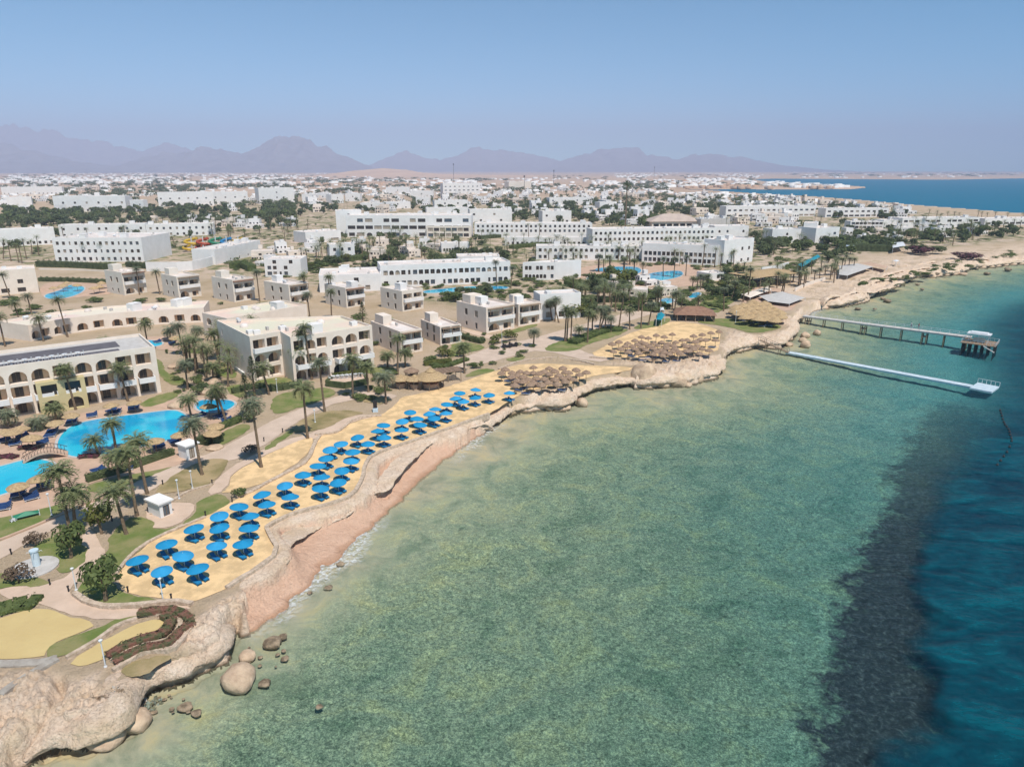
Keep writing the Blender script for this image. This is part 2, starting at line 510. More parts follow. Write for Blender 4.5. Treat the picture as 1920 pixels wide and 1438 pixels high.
# pool surround
sheet('pool_deck', 'deck', 1, [(-60, 800), (30, 796), (100, 782), (200, 768), (262, 752), (330, 752), (400, 742), (452, 740), (462, 762), (430, 800), (418, 815), (360, 850), (340, 872), (290, 882), (225, 893), (165, 905), (160, 925), (120, 945), (0, 970), (-60, 985)])
sheet('pool_deck', 'deck', 1, R1([(960, 290), (1300, 280), (1500, 340), (1380, 400), (1150, 380), (1000, 350)]))
sheet('pool_deck', 'deck', 1, Z(0, 300, 4.7925, [(340, 1130), (560, 1080), (980, 1090), (1050, 1200), (760, 1230), (400, 1270)]))
sheet('pool_deck', 'deck', 1, R6([(960, 60), (1900, 40), (1950, 220), (1500, 240), (1000, 200)]))
sheet('pool_deck', 'deck', 1, R7([(380, 180), (520, 170), (660, 240), (600, 330), (300, 280)]))
POOLS = [('swimming_pool', 'large curved turquoise swimming pool in front of the three-storey arched hotel', R1([(425, 1110), (450, 1030), (540, 950), (700, 910), (930, 880), (1090, 860), (1290, 836), (1345, 848), (1425, 900), (1400, 1000), (1280, 1055), (1170, 1090), (1000, 1120), (880, 1155), (740, 1175), (580, 1195), (470, 1160)])),
         ('swimming_pool', 'turquoise pool cut by the picture edge beside the small arched bridge', R1([(-300, 1330), (0, 1262), (190, 1208), (290, 1203), (395, 1230), (405, 1262), (290, 1340), (190, 1400), (30, 1470), (-300, 1560)])),
         ('swimming_pool', 'small pale blue pool below the rockery and beside the conifer', R1([(1465, 800), (1500, 760), (1600, 765), (1680, 758), (1745, 772), (1765, 800), (1680, 850), (1560, 858), (1480, 838)])),
         ('swimming_pool', 'small blue pool in the courtyard behind the arched hotel', R1([(1030, 312), (1200, 318), (1225, 345), (1150, 365), (1050, 355)])),
         ('swimming_pool', 'irregular blue pool beside the back row of villas', Z(0, 300, 4.7925, [(390, 1215), (550, 1175), (620, 1120), (770, 1140), (740, 1195), (600, 1245), (430, 1255)])),
         ('swimming_pool', 'long hotel pool with a row of palms along its far side', R6([(1100, 95), (1250, 82), (1440, 82), (1450, 140), (1250, 132), (1110, 115)])),
         ('swimming_pool', 'rounded bright blue pool right of the long hotel pool', R6([(1480, 140), (1600, 118), (1750, 110), (1765, 150), (1640, 182), (1500, 192)])),
         ('swimming_pool', 'long thin turquoise pool at the foot of the white arcade building', R6([(-190, 262), (0, 246), (130, 232), (440, 226), (455, 252), (200, 262), (0, 274), (-180, 284)])),
         ('swimming_pool', 'little turquoise pool left of the long hotel pool', R6([(1030, 165), (1110, 145), (1170, 150), (1165, 185), (1060, 190)])),
         ('swimming_pool', 'small pool behind the brown-roofed beach hut', R6([(1580, 340), (1630, 315), (1695, 325), (1680, 355), (1600, 362)])),
         ('swimming_pool', 'narrow pool among the lawns beside the brown-roofed beach hut', R6([(1800, 300), (1860, 272), (1900, 280), (1870, 312), (1810, 320)]))]

# ------------------------------------------------------------------ terrain, sea bed and sea
def polar(a0, a1, na, dists):
    az = np.linspace(a0, a1, na)
    A, D = np.meshgrid(az, dists)
    return np.sin(A) * D, np.cos(A) * D


def grid_faces(nr, nc):
    i = np.arange((nr - 1) * (nc - 1))
    r, c = i // (nc - 1), i % (nc - 1)
    a = r * nc + c
    return np.stack([a, a + 1, a + nc + 1, a + nc], 1)


ang = np.arange(math.radians(64), math.radians(3.6), -1 / 720)
near = 47.0 / np.tan(ang)
far = np.concatenate([np.geomspace(near[-1] * 1.015, 9000, 130), np.array([11000, 14500, 19000])])
DIST = np.concatenate([near, far])
NA = 1320
X, Y = polar(-math.radians(57.5), math.radians(57.5), NA, DIST)
Xw = X + (fbm(X * .35, Y * .35, 3, 3) - .5) * 2.2 * sstep(400, 200, Y)
Yw = Y + (fbm(X * .35, Y * .35, 3, 13) - .5) * 2.2 * sstep(400, 200, Y)
Dc, bi = seg_dist(Xw, Yw, coast, True, True)
Dc = np.where(inside(Xw, Yw, coast), Dc, -Dc)
beach = np.maximum(sstep(ib0 - 1.2, ib0 + .3, bi) * sstep(ib1 + 1.0, ib1 - 1.0, bi), sstep(ic0 - .6, ic0 + .2, bi) * sstep(ic1 + .7, ic1, bi))
# upland edge: the terrace wall where there is a beach
upland = [G(x, y) for x, y in ([(-900, 1470)] + COAST_A[:14] + [(405, 1240), (425, 1200), (440, 1165), (400, 1135), (408, 1112)] + TERR_SEA[::-1] + [(930, 772), (965, 765)])] 
up_far = [G(x, y, 0.0) for x, y in COAST_B[1:] + COVE + COAST_C]
upland = upland + up_far
Xr = X + (fbm(X * .5, Y * .5, 2, 5) - .5) * .5
Du = seg_dist(Xr, Y, upland)
Du = np.where(inside(Xr, Y, upland), Du, -Du)

prot = np.zeros(X.shape)      # 1 on and next to flat sheets
for nm, m, k, px, it in SHEETS:
    P = W(px)
    xs, ys = [p.x for p in P], [p.y for p in P]
    b = (X > min(xs) - 3) & (X < max(xs) + 3) & (Y > min(ys) - 3) & (Y < max(ys) + 3)
    if not b.any(): continue
    xb, yb = X[b], Y[b]
    d = seg_dist(xb, yb, P)
    d = np.where(inside(xb, yb, P), 0, d)
    prot[b] = np.maximum(prot[b], sstep(2.5, .7, d))
nz = fbm(X * .22, Y * .22, 5, 21)
nf = fbm(X * .9, Y * .9, 4, 31)
rid = 1 - np.abs(fbm(X * .16, Y * .16, 4, 41) * 2 - 1)
cl = 3.0 * sstep(-.3, 1.0, Dc + (nz - .5) * 1.6 + (nf - .5) * .9) - .35
cl = np.where(Dc > 0, cl + .35 * sstep(0, 1, Dc), cl)
rockzone = sstep(30, 4, Dc) * sstep(-1.5, 0.5, Dc) * (1 - beach)
hb = np.where(Dc > 0, 1.85 * np.clip(Dc, 0, 99) / (np.clip(Dc, 0, 99) + np.maximum(-Du - 1.2, 0) + .05), .2 * Dc) + .10 * (nf - .5)
led = Du + (nz - .5) * 3.4 + (nf - .5) * .8
hu = np.where(led > -2.0, 2.35 + .3 * sstep(-2.0, -.9, led) + (nf - .5) * .3 * sstep(.1, -.8, Du), -9)
hu = np.where(Du > -.35, 2.97, hu)
h = np.where(beach > .5, np.maximum(hb, hu), cl)
mixb = np.clip(beach, 0, 1)
h = cl * (1 - mixb) + np.maximum(hb, hu) * mixb
nv = fbm(X * 2.4, Y * 2.4, 3, 81)
ridg = 1 - np.abs(fbm(X * .55, Y * .55, 4, 91) * 2 - 1)
rough = ((nz - .44) * 1.3 + (ridg - .75) * 1.2 + (nv - .5) * .9) * (1 - prot) * sstep(34, 6, Dc) * sstep(0.2, 1.5, Dc) * (1 - mixb) * sstep(700, 350, Y)
h = h + np.where(rough > 0, rough * .8, rough)
h = np.where((Dc > 1.5) & (mixb < .3), np.maximum(h, .5), h)
# foreground headland: a rock flank with gullies
gul = W(R4([(470, 800), (440, 880), (425, 960), (370, 1050), (300, 1145)]), 2.5)
gd = seg_dist(X + (nf - .5) * .8, Y, gul, False)
h = h - 1.3 * np.exp(-(gd / .55) ** 2)
gul2 = W(R4([(300, 1140), (400, 1070), (500, 1015)]), 2.5)
h = h - .8 * np.exp(-(seg_dist(X + (nf - .5) * .8, Y, gul2, False) / .45) ** 2)
for q, dp in ((R5([(770, 490), (900, 455), (1000, 430), (1060, 385), (1110, 330), (1200, 265), (1290, 250)]), .6), (R5([(330, 940), (400, 890), (470, 850), (555, 825)]), .7), (R2([(1620, 1098), (1700, 1080), (1800, 1000), (1900, 990)]), .6)):
    h = h - dp * np.exp(-(seg_dist(X, Y + (nf - .5) * .8, W(q, 1.5), False) / .4) ** 2)
pr_ = prot * sstep(.1, 1.2, Dc)
h = h * (1 - pr_) + 2.97 * pr_
# far land: gentle undulation
h = np.where(Y > 900, np.where(Dc > 0, 3 + 0 * h, h), h)
# sea bed
sd_ = np.maximum(-Dc, 0)
bed = -.12 - .055 * np.minimum(sd_, 25) - .012 * np.clip(sd_ - 25, 0, 60) + (nf - .5) * .35 * sstep(0, 6, sd_) + (nz - .5) * .5 * sstep(2, 14, sd_)
deep_poly = [G(x, y, 0.0) for x, y in [(1640, 1520), (1660, 1445), (1690, 1395), (1742, 1335), (1742, 1200), (1727, 1040), (1748, 950), (1800, 830), (1850, 745), (1868, 700), (1856, 650), (1860, 600), (1900, 570), (1990, 548), (2700, 620), (2700, 1520)]]
reef_poly = [G(x, y, 0.0) for x, y in [(1515, 1520), (1550, 1445), (1572, 1300), (1580, 1150), (1606, 1080), (1655, 975), (1698, 890), (1725, 820), (1750, 770), (1795, 748), (1830, 770), (1800, 830), (1748, 950), (1727, 1040), (1742, 1200), (1742, 1335), (1690, 1395), (1660, 1445), (1640, 1520)]]
Xd = X + (fbm(X * .22, Y * .22, 5, 51) - .5) * 6
Yd = Y + (fbm(X * .22, Y * .22, 5, 61) - .5) * 6
dd = seg_dist(Xd, Yd, deep_poly)
dd = np.where(inside(Xd, Yd, deep_poly), dd, -dd)
rd = seg_dist(Xd, Yd, reef_poly)
rd = np.where(inside(Xd, Yd, reef_poly), rd, -rd)
soft = .35 + sstep(80, 170, Y) * 3
deep = sstep(-3 * soft, 6 * soft, dd)
deep = np.maximum(deep, (Y > 560) * (Dc < 0) * 1.0)
deep = np.maximum(deep, sstep(330, 640, Y + X * .3) * (Dc < 0) * sstep(20, 120, sd_) * .7)
reef = sstep(-6 - 3 * soft, 3 + 2 * soft, rd) * sstep(270, 165, Y)
bed = bed - 6 * sstep(0, 30, dd) + 0.4 * reef * (nf - .3)
under = sstep(.3, -.8, Dc)
h = h * (1 - under) + np.minimum(bed, h) * under
h = np.where(Dc < -1.0, np.minimum(bed, -.1), h)

bri = np.clip(sstep(16, 2, Dc) * (1 - prot), 0, 1) * (Dc > -1)
far_rock = sstep(225, 260, Y) * sstep(620, 560, Y) * (X > 80) * sstep(60, 20, Dc) * (Dc > 0)
teal = np.maximum(sstep(-75, 5, dd) * sstep(60, 190, Y), sstep(170, 330, Y) * .8) * (Dc < 0) * sstep(4, 40, sd_)
at = {'teal': teal, 'rfade': .95 - .55 * sstep(80, 165, Y), 'rock': np.clip(np.maximum(far_rock * .85 * sstep(.3, .5, nz), np.maximum(bri * (1 - mixb), mixb * sstep(.3, -.2, Du))), 0, 1), 'beach': mixb * sstep(-1.6, -2.4, Du + (nz - .5) * 3.4 + (nf - .5) * .8), 'shore': np.clip(sd_ / 120 + .22 * np.exp(-(seg_dist(X, Y, coast[:ib0 - 2], False) / 26) ** 2) * sstep(2, 16, sd_), 0, 1), 'deep': deep, 'reef': reef, 'farland': sstep(600, 1600, Y)}
gard = [G(x, y) for x, y in [(-100, 500), (-60, 405), (300, 372), (700, 355), (1100, 352), (1260, 362), (1420, 370), (1760, 398), (1960, 415), (1960, 450), (1640, 480), (1400, 560), (1230, 590), (1040, 600), (700, 560), (420, 520), (250, 505)]]
gd2 = seg_dist(X, Y, gard)
at['garden'] = np.where(inside(X, Y, gard), sstep(0, 12, gd2), 0)
Vall = np.stack([X, Y, h], -1).reshape(-1, 3)
Qall = grid_faces(len(DIST), NA)
hm = h.ravel()[Qall].max(1)
land_q, bed_q = Qall[hm > -.05], Qall[hm <= -.05]


def sub(V, Q, at):
    u, inv = np.unique(Q, return_inverse=True)
    return V[u], inv.reshape(Q.shape), {k: a.ravel()[u] for k, a in at.items()}


def nodes_of(name):
    m = bpy.data.materials.new(name)
    m.use_nodes = True
    return m, m.node_tree.nodes, m.node_tree.links


def N_noise(n, l, vec, scale, detail=5, rough=.6, dist=0.0):
    t = n.new('ShaderNodeTexNoise')
    t.inputs['Scale'].default_value = scale
    t.inputs['Detail'].default_value = detail
    t.inputs['Roughness'].default_value = rough
    t.inputs['Distortion'].default_value = dist
    l.new(vec, t.inputs['Vector'])
    return t.outputs['Fac']


def N_ramp(n, l, fac, stops):
    r = n.new('ShaderNodeValToRGB')
    e = r.color_ramp.elements
    while len(e) < len(stops): e.new(.5)
    for i, (p, c) in enumerate(stops):
        e[i].position = p
        e[i].color = (*c, 1) if len(c) == 3 else c
    l.new(fac, r.inputs['Fac'])
    return r.outputs['Color']


def N_mix(n, l, fac, a, b, mode='MIX'):
    x = n.new('ShaderNodeMix')
    x.data_type = 'RGBA'
    x.blend_type = mode
    for sock, v in ((x.inputs[0], fac), (x.inputs[6], a), (x.inputs[7], b)):
        if isinstance(v, (int, float)): sock.default_value = v
        elif isinstance(v, tuple): sock.default_value = (*v, 1)
        else: l.new(v, sock)
    return x.outputs[2]


def N_math(n, l, op, a, b=None, clamp=False):
    x = n.new('ShaderNodeMath')
    x.operation = op
    x.use_clamp = clamp
    for i, v in enumerate((a, b)):
        if v is None: continue
        if isinstance(v, (int, float)): x.inputs[i].default_value = v
        else: l.new(v, x.inputs[i])
    return x.outputs[0]


def N_attr(n, name):
    a = n.new('ShaderNodeAttribute')
    a.attribute_name = name
    return a.outputs['Fac']


def ground_material():
    m, n, l = nodes_of('ground_surface')
    b = n['Principled BSDF']
    b.inputs['Roughness'].default_value = .95
    b.inputs['Specular IOR Level'].default_value = .15
    gm = n.new('ShaderNodeNewGeometry')
    pos = gm.outputs['Position']
    big = N_noise(n, l, pos, .06, 6, .65)
    mid = N_noise(n, l, pos, .5, 6, .7)
    fine = N_noise(n, l, pos, 3.0, 5, .7)
    dirt = N_ramp(n, l, big, [(.30, (.42, .31, .19)), (.5, (.54, .41, .285)), (.68, (.60, .45, .33))])
    dirt = N_mix(n, l, N_math(n, l, 'MULTIPLY', mid, .45), dirt, (.30, .22, .12))
    rock = N_ramp(n, l, mid, [(.28, (.58, .42, .30)), (.45, (.74, .56, .415)), (.68, (.82, .66, .52))])
    vo = n.new('ShaderNodeTexVoronoi')
    vo.feature = 'DISTANCE_TO_EDGE'
    vo.inputs['Scale'].default_value = .55
    vm = n.new('ShaderNodeVectorMath')
    vm.operation = 'ADD'
    nc = n.new('ShaderNodeTexNoise')
    nc.inputs['Scale'].default_value = 1.2
    l.new(pos, nc.inputs['Vector'])
    l.new(pos, vm.inputs[0])
    l.new(nc.outputs['Color'], vm.inputs[1])
    l.new(vm.outputs[0], vo.inputs['Vector'])
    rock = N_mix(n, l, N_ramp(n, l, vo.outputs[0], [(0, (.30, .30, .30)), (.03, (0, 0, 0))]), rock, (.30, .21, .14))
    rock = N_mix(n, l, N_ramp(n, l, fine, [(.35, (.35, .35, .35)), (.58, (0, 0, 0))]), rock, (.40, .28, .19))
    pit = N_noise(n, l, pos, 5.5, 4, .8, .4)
    rock = N_mix(n, l, N_ramp(n, l, pit, [(.33, (.55, .55, .55)), (.42, (0, 0, 0))]), rock, (.26, .18, .12))  # shade inside the small holes put into the rock colour
    rock = N_mix(n, l, N_ramp(n, l, N_noise(n, l, pos, .28, 4, .6), [(.5, (0, 0, 0)), (.66, (.5, .5, .5))]), rock, (.64, .47, .30))
    sand = N_ramp(n, l, mid, [(.3, (.62, .385, .265)), (.7, (.70, .46, .325))])
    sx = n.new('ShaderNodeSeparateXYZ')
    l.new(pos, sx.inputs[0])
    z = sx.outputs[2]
    wet_shade = n.new('ShaderNodeMapRange')  # low band: wetness, plus overhang shade put into the rock colour
    l.new(z, wet_shade.inputs[0])
    wet_shade.inputs[1].default_value = .35
    wet_shade.inputs[2].default_value = .05
    grn = N_ramp(n, l, N_noise(n, l, pos, .11, 7, .72, .5), [(.40, (.58, .44, .34)), (.50, (.44, .34, .23)), (.56, (.19, .19, .085)), (.72, (.12, .135, .055))])
    dirt = N_mix(n, l, N_attr(n, 'garden'), dirt, grn)
    c = N_mix(n, l, N_attr(n, 'rock'), dirt, rock)
    c = N_mix(n, l, N_attr(n, 'beach'), c, sand)
    desert = N_ramp(n, l, N_noise(n, l, pos, .004, 6, .7), [(.35, (.40, .28, .19)), (.65, (.56, .40, .29))])
    c = N_mix(n, l, N_attr(n, 'farland'), c, desert)
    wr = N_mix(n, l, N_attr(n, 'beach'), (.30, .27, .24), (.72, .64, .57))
    c = N_mix(n, l, wet_shade.outputs[0], c, N_mix(n, l, 1.0, c, wr, 'MULTIPLY'))
    l.new(c, b.inputs['Base Color'])
    bp = n.new('ShaderNodeBump')
    bp.inputs['Strength'].default_value = .9
    bp.inputs['Distance'].default_value = .42
    l.new(N_math(n, l, 'ADD', N_math(n, l, 'ADD', N_math(n, l, 'ADD', N_noise(n, l, pos, 1.1, 8, .72), N_math(n, l, 'MULTIPLY', fine, .6)), N_math(n, l, 'MULTIPLY', N_math(n, l, 'MINIMUM', pit, .45), 1.1)), N_math(n, l, 'MULTIPLY', N_math(n, l, 'MINIMUM', vo.outputs[0], .12), N_math(n, l, 'MULTIPLY', N_attr(n, 'rock'), 1.2))), bp.inputs['Height'])
    l.new(bp.outputs['Normal'], b.inputs['Normal'])
    return m


def bed_material():
    m, n, l = nodes_of('sea_bed_surface')
    b = n['Principled BSDF']
    b.inputs['Roughness'].default_value = 1
    b.inputs['Specular IOR Level'].default_value = 0
    gm = n.new('ShaderNodeNewGeometry')
    pos = gm.outputs['Position']
    shore = N_attr(n, 'shore')
    big = N_noise(n, l, pos, .045, 5, .6, .4)
    sh = N_math(n, l, 'ADD', shore, N_math(n, l, 'MULTIPLY', N_math(n, l, 'SUBTRACT', big, .5), .22))
    base = N_ramp(n, l, sh, [(0.0, (.54, .37, .26)), (.06, (.41, .335, .23)), (.17, (.27, .26, .18)), (.38, (.15, .19, .143)), (.62, (.10, .18, .16)), (1.0, (.058, .165, .185))])
    sp = N_noise(n, l, pos, 2.3, 9, .8, .6)
    spm = N_ramp(n, l, sp, [(.38, (.33, .37, .36)), (.49, (.92, .95, .94)), (.63, (1.75, 1.68, 1.5))])
    cor = N_ramp(n, l, N_noise(n, l, pos, .42, 7, .7, 1.0), [(.60, (0, 0, 0)), (.70, (.7, .7, .7))])
    base = N_mix(n, l, N_math(n, l, 'MULTIPLY', cor, N_ramp(n, l, sh, [(.04, (0, 0, 0)), (.15, (1, 1, 1))])), base, (.065, .085, .062))
    spf = N_ramp(n, l, N_noise(n, l, pos, 5.5, 5, .75, .3), [(.40, (.5, .53, .52)), (.5, (1, 1, 1)), (.62, (1.6, 1.55, 1.45))])
    spm = N_mix(n, l, 1.0, spm, spf, 'MULTIPLY')
    base = N_mix(n, l, N_math(n, l, 'MULTIPLY', N_ramp(n, l, sh, [(.02, (0, 0, 0)), (.2, (1, 1, 1))]), .85), base, N_mix(n, l, 1.0, base, spm, 'MULTIPLY'))
    pat = N_noise(n, l, pos, .16, 6, .7, .8)
    pm = N_ramp(n, l, pat, [(.34, (.52, .64, .62)), (.5, (1, 1, 1)), (.66, (1.4, 1.22, .95))])
    base = N_mix(n, l, .8, base, N_mix(n, l, 1.0, base, pm, 'MULTIPLY'))
    rf = N_ramp(n, l, N_noise(n, l, pos, 1.7, 9, .8, .5), [(.36, (.011, .014, .020)), (.54, (.030, .037, .046)), (.68, (.12, .13, .135))])
    base = N_mix(n, l, N_math(n, l, 'MULTIPLY', N_attr(n, 'teal'), .8), base, N_mix(n, l, .6, (.045, .20, .235), N_mix(n, l, 1.0, (.06, .24, .27), spm, 'MULTIPLY')))
    rfac = N_math(n, l, 'ADD', N_attr(n, 'reef'), N_math(n, l, 'MULTIPLY', N_math(n, l, 'SUBTRACT', N_noise(n, l, pos, .7, 7, .72, .5), .5), 1.3))
    base = N_mix(n, l, N_math(n, l, 'MULTIPLY', N_ramp(n, l, rfac, [(.40, (0, 0, 0)), (.68, (1, 1, 1))]), N_attr(n, 'rfade')), base, rf)
    dp = N_ramp(n, l, N_noise(n, l, pos, .03, 4, .6), [(.3, (.001, .05, .08)), (.7, (.003, .09, .13))])
    base = N_mix(n, l, N_attr(n, 'deep'), base, dp)
    l.new(base, b.inputs['Base Color'])
    return m


def sea_material():
    m, n, l = nodes_of('sea_water')
    n.remove(n['Principled BSDF'])
    out = n['Material Output']
    gm = n.new('ShaderNodeNewGeometry')
    mp = n.new('ShaderNodeMapping')
    mp.inputs['Rotation'].default_value = (0, 0, math.radians(-18))
    mp.inputs['Scale'].default_value = (.45, 1.0, 1)
    l.new(gm.outputs['Position'], mp.inputs['Vector'])
    w1 = N_noise(n, l, mp.outputs[0], .16, 4, .55, .6)
    w2 = N_noise(n, l, mp.outputs[0], .9, 5, .6, .3)
    hgt = N_math(n, l, 'ADD', w1, N_math(n, l, 'MULTIPLY', w2, .22))
    bp = n.new('ShaderNodeBump')
    bp.inputs['Strength'].default_value = .7
    bp.inputs['Distance'].default_value = 1.6
    l.new(hgt, bp.inputs['Height'])
    tr = n.new('ShaderNodeBsdfTransparent')
    tr.inputs[0].default_value = (.80, .93, .92, 1)
    gl = n.new('ShaderNodeBsdfGlossy')
    gl.inputs['Roughness'].default_value = .12
    l.new(bp.outputs[0], gl.inputs['Normal'])
    df = n.new('ShaderNodeBsdfDiffuse')
    df.inputs[0].default_value = (.004, .125, .215, 1)
    l.new(N_ramp(n, l, N_math(n, l, 'ADD', N_math(n, l, 'MULTIPLY', w1, .6), N_math(n, l, 'MULTIPLY', w2, .4)), [(.38, (.0008, .026, .044)), (.5, (.001, .052, .076)), (.62, (.002, .10, .13))]), df.inputs[0])
    l.new(N_mix(n, l, N_math(n, l, 'MULTIPLY', N_attr(n, 'gulf'), .9), df.inputs[0].links[0].from_socket, (.001, .022, .046)), df.inputs[0])
    bl_ = N_mix(n, l, N_attr(n, 'bay'), df.inputs[0].links[0].from_socket, (.004, .15, .25))
    l.new(bl_, df.inputs[0])
    l.new(bp.outputs[0], df.inputs['Normal'])
    m1 = n.new('ShaderNodeMixShader')
    l.new(N_math(n, l, 'MULTIPLY', N_attr(n, 'deep'), .85), m1.inputs[0])
    l.new(tr.outputs[0], m1.inputs[1])
    l.new(df.outputs[0], m1.inputs[2])
    fr = n.new('ShaderNodeFresnel')
    fr.inputs[0].default_value = 1.33
    l.new(bp.outputs[0], fr.inputs['Normal'])
    m2 = n.new('ShaderNodeMixShader')
    l.new(N_math(n, l, 'MINIMUM', N_math(n, l, 'MULTIPLY', fr.outputs[0], .5), .09), m2.inputs[0])
    l.new(m1.outputs[0], m2.inputs[1])
    l.new(gl.outputs[0], m2.inputs[2])
    foam = n.new('ShaderNodeBsdfDiffuse')
    foam.inputs[0].default_value = (.72, .74, .72, 1)
    m3 = n.new('ShaderNodeMixShader')
    ff = N_math(n, l, 'MULTIPLY', N_attr(n, 'foam'), N_ramp(n, l, N_noise(n, l, gm.outputs['Position'], 1.6, 6, .7, .5), [(.42, (0, 0, 0)), (.62, (1, 1, 1))]))
    l.new(ff, m3.inputs[0])
    l.new(m2.outputs[0], m3.inputs[1])
    l.new(foam.outputs[0], m3.inputs[2])
    l.new(m3.outputs[0], out.inputs[0])
    return m


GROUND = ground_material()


# overhanging rock ledges along the water and along the back of the beach
def ledge(px, z0, prof, seed, amp, tops=1.0, shift=0.0):
    P = smooth_poly([G(x, y, z0) for x, y in px], 1, False)
    q_ = []
    for i in range(len(P) - 1):
        m_ = max(1, int((P[i + 1] - P[i]).length / max(.35, P[i].y / 420)))
        q_ += [P[i].lerp(P[i + 1], t / m_) for t in range(m_)]
    q_.append(P[-1])
    n = len(q_)
    q = np.array([(p.x, p.y) for p in q_])
    for _ in range(6): q[1:-1] = (q[:-2] + q[1:-1] * 2 + q[2:]) / 4
    t = np.gradient(q, axis=0)
    t /= np.linalg.norm(t, axis=1)[:, None] + 1e-9
    out = np.stack([t[:, 1], -t[:, 0]], 1)
    s = np.cumsum(np.r_[0, np.linalg.norm(np.diff(q, axis=0), axis=1)])
    jut = (fbm(s * .16, s * 0 + seed, 4, seed) - .5) * 2.4 * amp + shift
    zz = 1 + (fbm(s * .12, s * 0 + seed + 4, 3, seed + 1) - .55) * .7
    fade = np.clip(np.minimum(s, s[-1] - s) / 2.5, 0, 1)
    # densify the profile
    pr = []
    for a, b in zip(prof[:-1], prof[1:]): pr += [tuple(np.array(a) * (1 - k / 3) + np.array(b) * k / 3) for k in range(3)]
    pr.append(prof[-1])
    V = []
    for (o, z) in pr:
        x, y = q[:, 0] + out[:, 0] * (o * fade + jut * (1 if o > -2.5 else .3)), q[:, 1] + out[:, 1] * (o * fade + jut * (1 if o > -2.5 else .3))
        zv = np.where(z > 0, z * (zz if o > -2.5 else 1) * tops * (.35 + .65 * fade), z)
        k = .0 if o < -2.6 else 1.0
        x = x + k * amp * (fbm(x * .9 + z * 1.3, y * .9 - z, 4, seed + 2) - .5) * 1.1
        y = y + k * amp * (fbm(x * .9 - z, y * .9 + z * 1.3, 4, seed + 3) - .5) * 1.1
        zv = zv + k * amp * (fbm(x * 1.3, y * 1.3, 4, seed + 5) - .5) * .9 * (1 if z > .2 else 0)
        V.append(np.stack([x, y, zv], 1))
    V = np.concatenate(V)
    m = len(pr)
    i = np.arange((m - 1) * (n - 1))
    r, c = i // (n - 1), i % (n - 1)
    a = r * n + c
    Q = np.stack([a, a + n, a + n + 1, a + 1], 1)
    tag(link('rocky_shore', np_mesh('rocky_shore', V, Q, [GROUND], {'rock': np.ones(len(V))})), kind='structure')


CLIFF = [(-3.4, 2.55), (-2.0, 2.85), (-.5, 2.75), (.35, 2.35), (.75, 1.75), (.8, 1.2), (.3, .85), (-.5, .62), (-.8, .2), (-.8, -.9)]
LEDGE = [(-2.4, 2.55), (-1.5, 2.5), (-.5, 2.38), (.1, 2.24), (.2, 2.1), (-.3, 1.95), (-.8, 1.8), (-1.0, .2)]
ledge(COAST_A[1:], 0.0, CLIFF, 3, .75)
ledge(BEACH[-2:] + COAST_B[:16], 0.0, CLIFF, 9, .7, .9)
ledge(COAST_B[15:], 0.0, CLIFF, 15, .7, .95)
ledge(COVE[-1:] + COAST_C[:11], 0.0, CLIFF, 21, .9, .9)
for k_, pl_ in enumerate([[(1545, 566), (1575, 556), (1625, 548), (1665, 540), (1700, 530)], [(1600, 545), (1640, 532), (1690, 522), (1730, 514)], [(1610, 528), (1660, 520), (1700, 508), (1760, 503), (1800, 500)], [(1690, 500), (1740, 494), (1800, 490), (1860, 488)]]):
    ledge(pl_, 3.0, [(-2.8, 2.9), (-1.4, 3.7), (-.3, 3.9), (.3, 3.6), (.5, 3.3), (-.2, 3.1), (-.8, 2.5)], 51 + k_ * 6, .9)
off = []
TS = W(TERR_SEA)
led_px = R5([(330, 945), (400, 893), (470, 852), (560, 822), (575, 770), (560, 700), (600, 640), (680, 560), (770, 492), (900, 458), (1000, 432), (1062, 385), (1112, 330), (1200, 262), (1290, 245), (1330, 190), (1400, 120), (1480, 40)]) + R2([(1560, 1140), (1630, 1095), (1710, 1075), (1800, 1000), (1905, 985)]) + [(890, 800), (925, 790)]
ledge(led_px[::-1][::-1], 1.9, LEDGE, 33, .5)
V, Q, A = sub(Vall, land_q, at)
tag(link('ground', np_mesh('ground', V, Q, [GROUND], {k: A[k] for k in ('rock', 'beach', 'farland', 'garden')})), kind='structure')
V, Q, A = sub(Vall, bed_q, at)
tag(link('sea_bed', np_mesh('sea_bed', V, Q, [bed_material()], {k: A[k] for k in ('shore', 'deep', 'reef', 'teal', 'rfade')})), kind='structure')
# sea surface: every second vertex of the same grid, level
st = (slice(None, None, 2), slice(None, None, 2))
Xs, Ys = X[st], Y[st]
n0 = fbm(Xs * .3, Ys * .3, 3, 71)
foam = sstep(2.6, .3, np.abs(Dc[st] + .4 + (n0 - .5) * 2.4)) * beach[st] * sstep(.25, .6, vnoise(Xs * .06, Ys * .06, 77) + .35 * sstep(130, 165, Ys))
sat = {'deep': deep[st], 'foam': foam * .8, 'bay': sstep(420, 640, Ys), 'gulf': sstep(0, 34, dd[st]) * sstep(400, 120, Ys)}
Vs = np.stack([Xs, Ys, Xs * 0], -1).reshape(-1, 3)
Qs = grid_faces(*Xs.shape)
dm = Dc[st].ravel()[Qs].min(1)
V, Q, A = sub(Vs, Qs[dm < 8], sat)
tag(link('sea', np_mesh('sea', V, Q, [sea_material()], A)), kind='structure')


def hgt_at(x, y):
    """height of the built ground under a point"""
    d = math.hypot(x, y)
    i = int(np.clip(np.searchsorted(DIST, d), 1, len(DIST) - 1))
    a = math.atan2(x, y)
    j = int(np.clip(round((a + math.radians(57.5)) / math.radians(115) * (NA - 1)), 0, NA - 1))
    return float(max(h[i - 1, j], h[i, j]) if d < 800 else LAND)


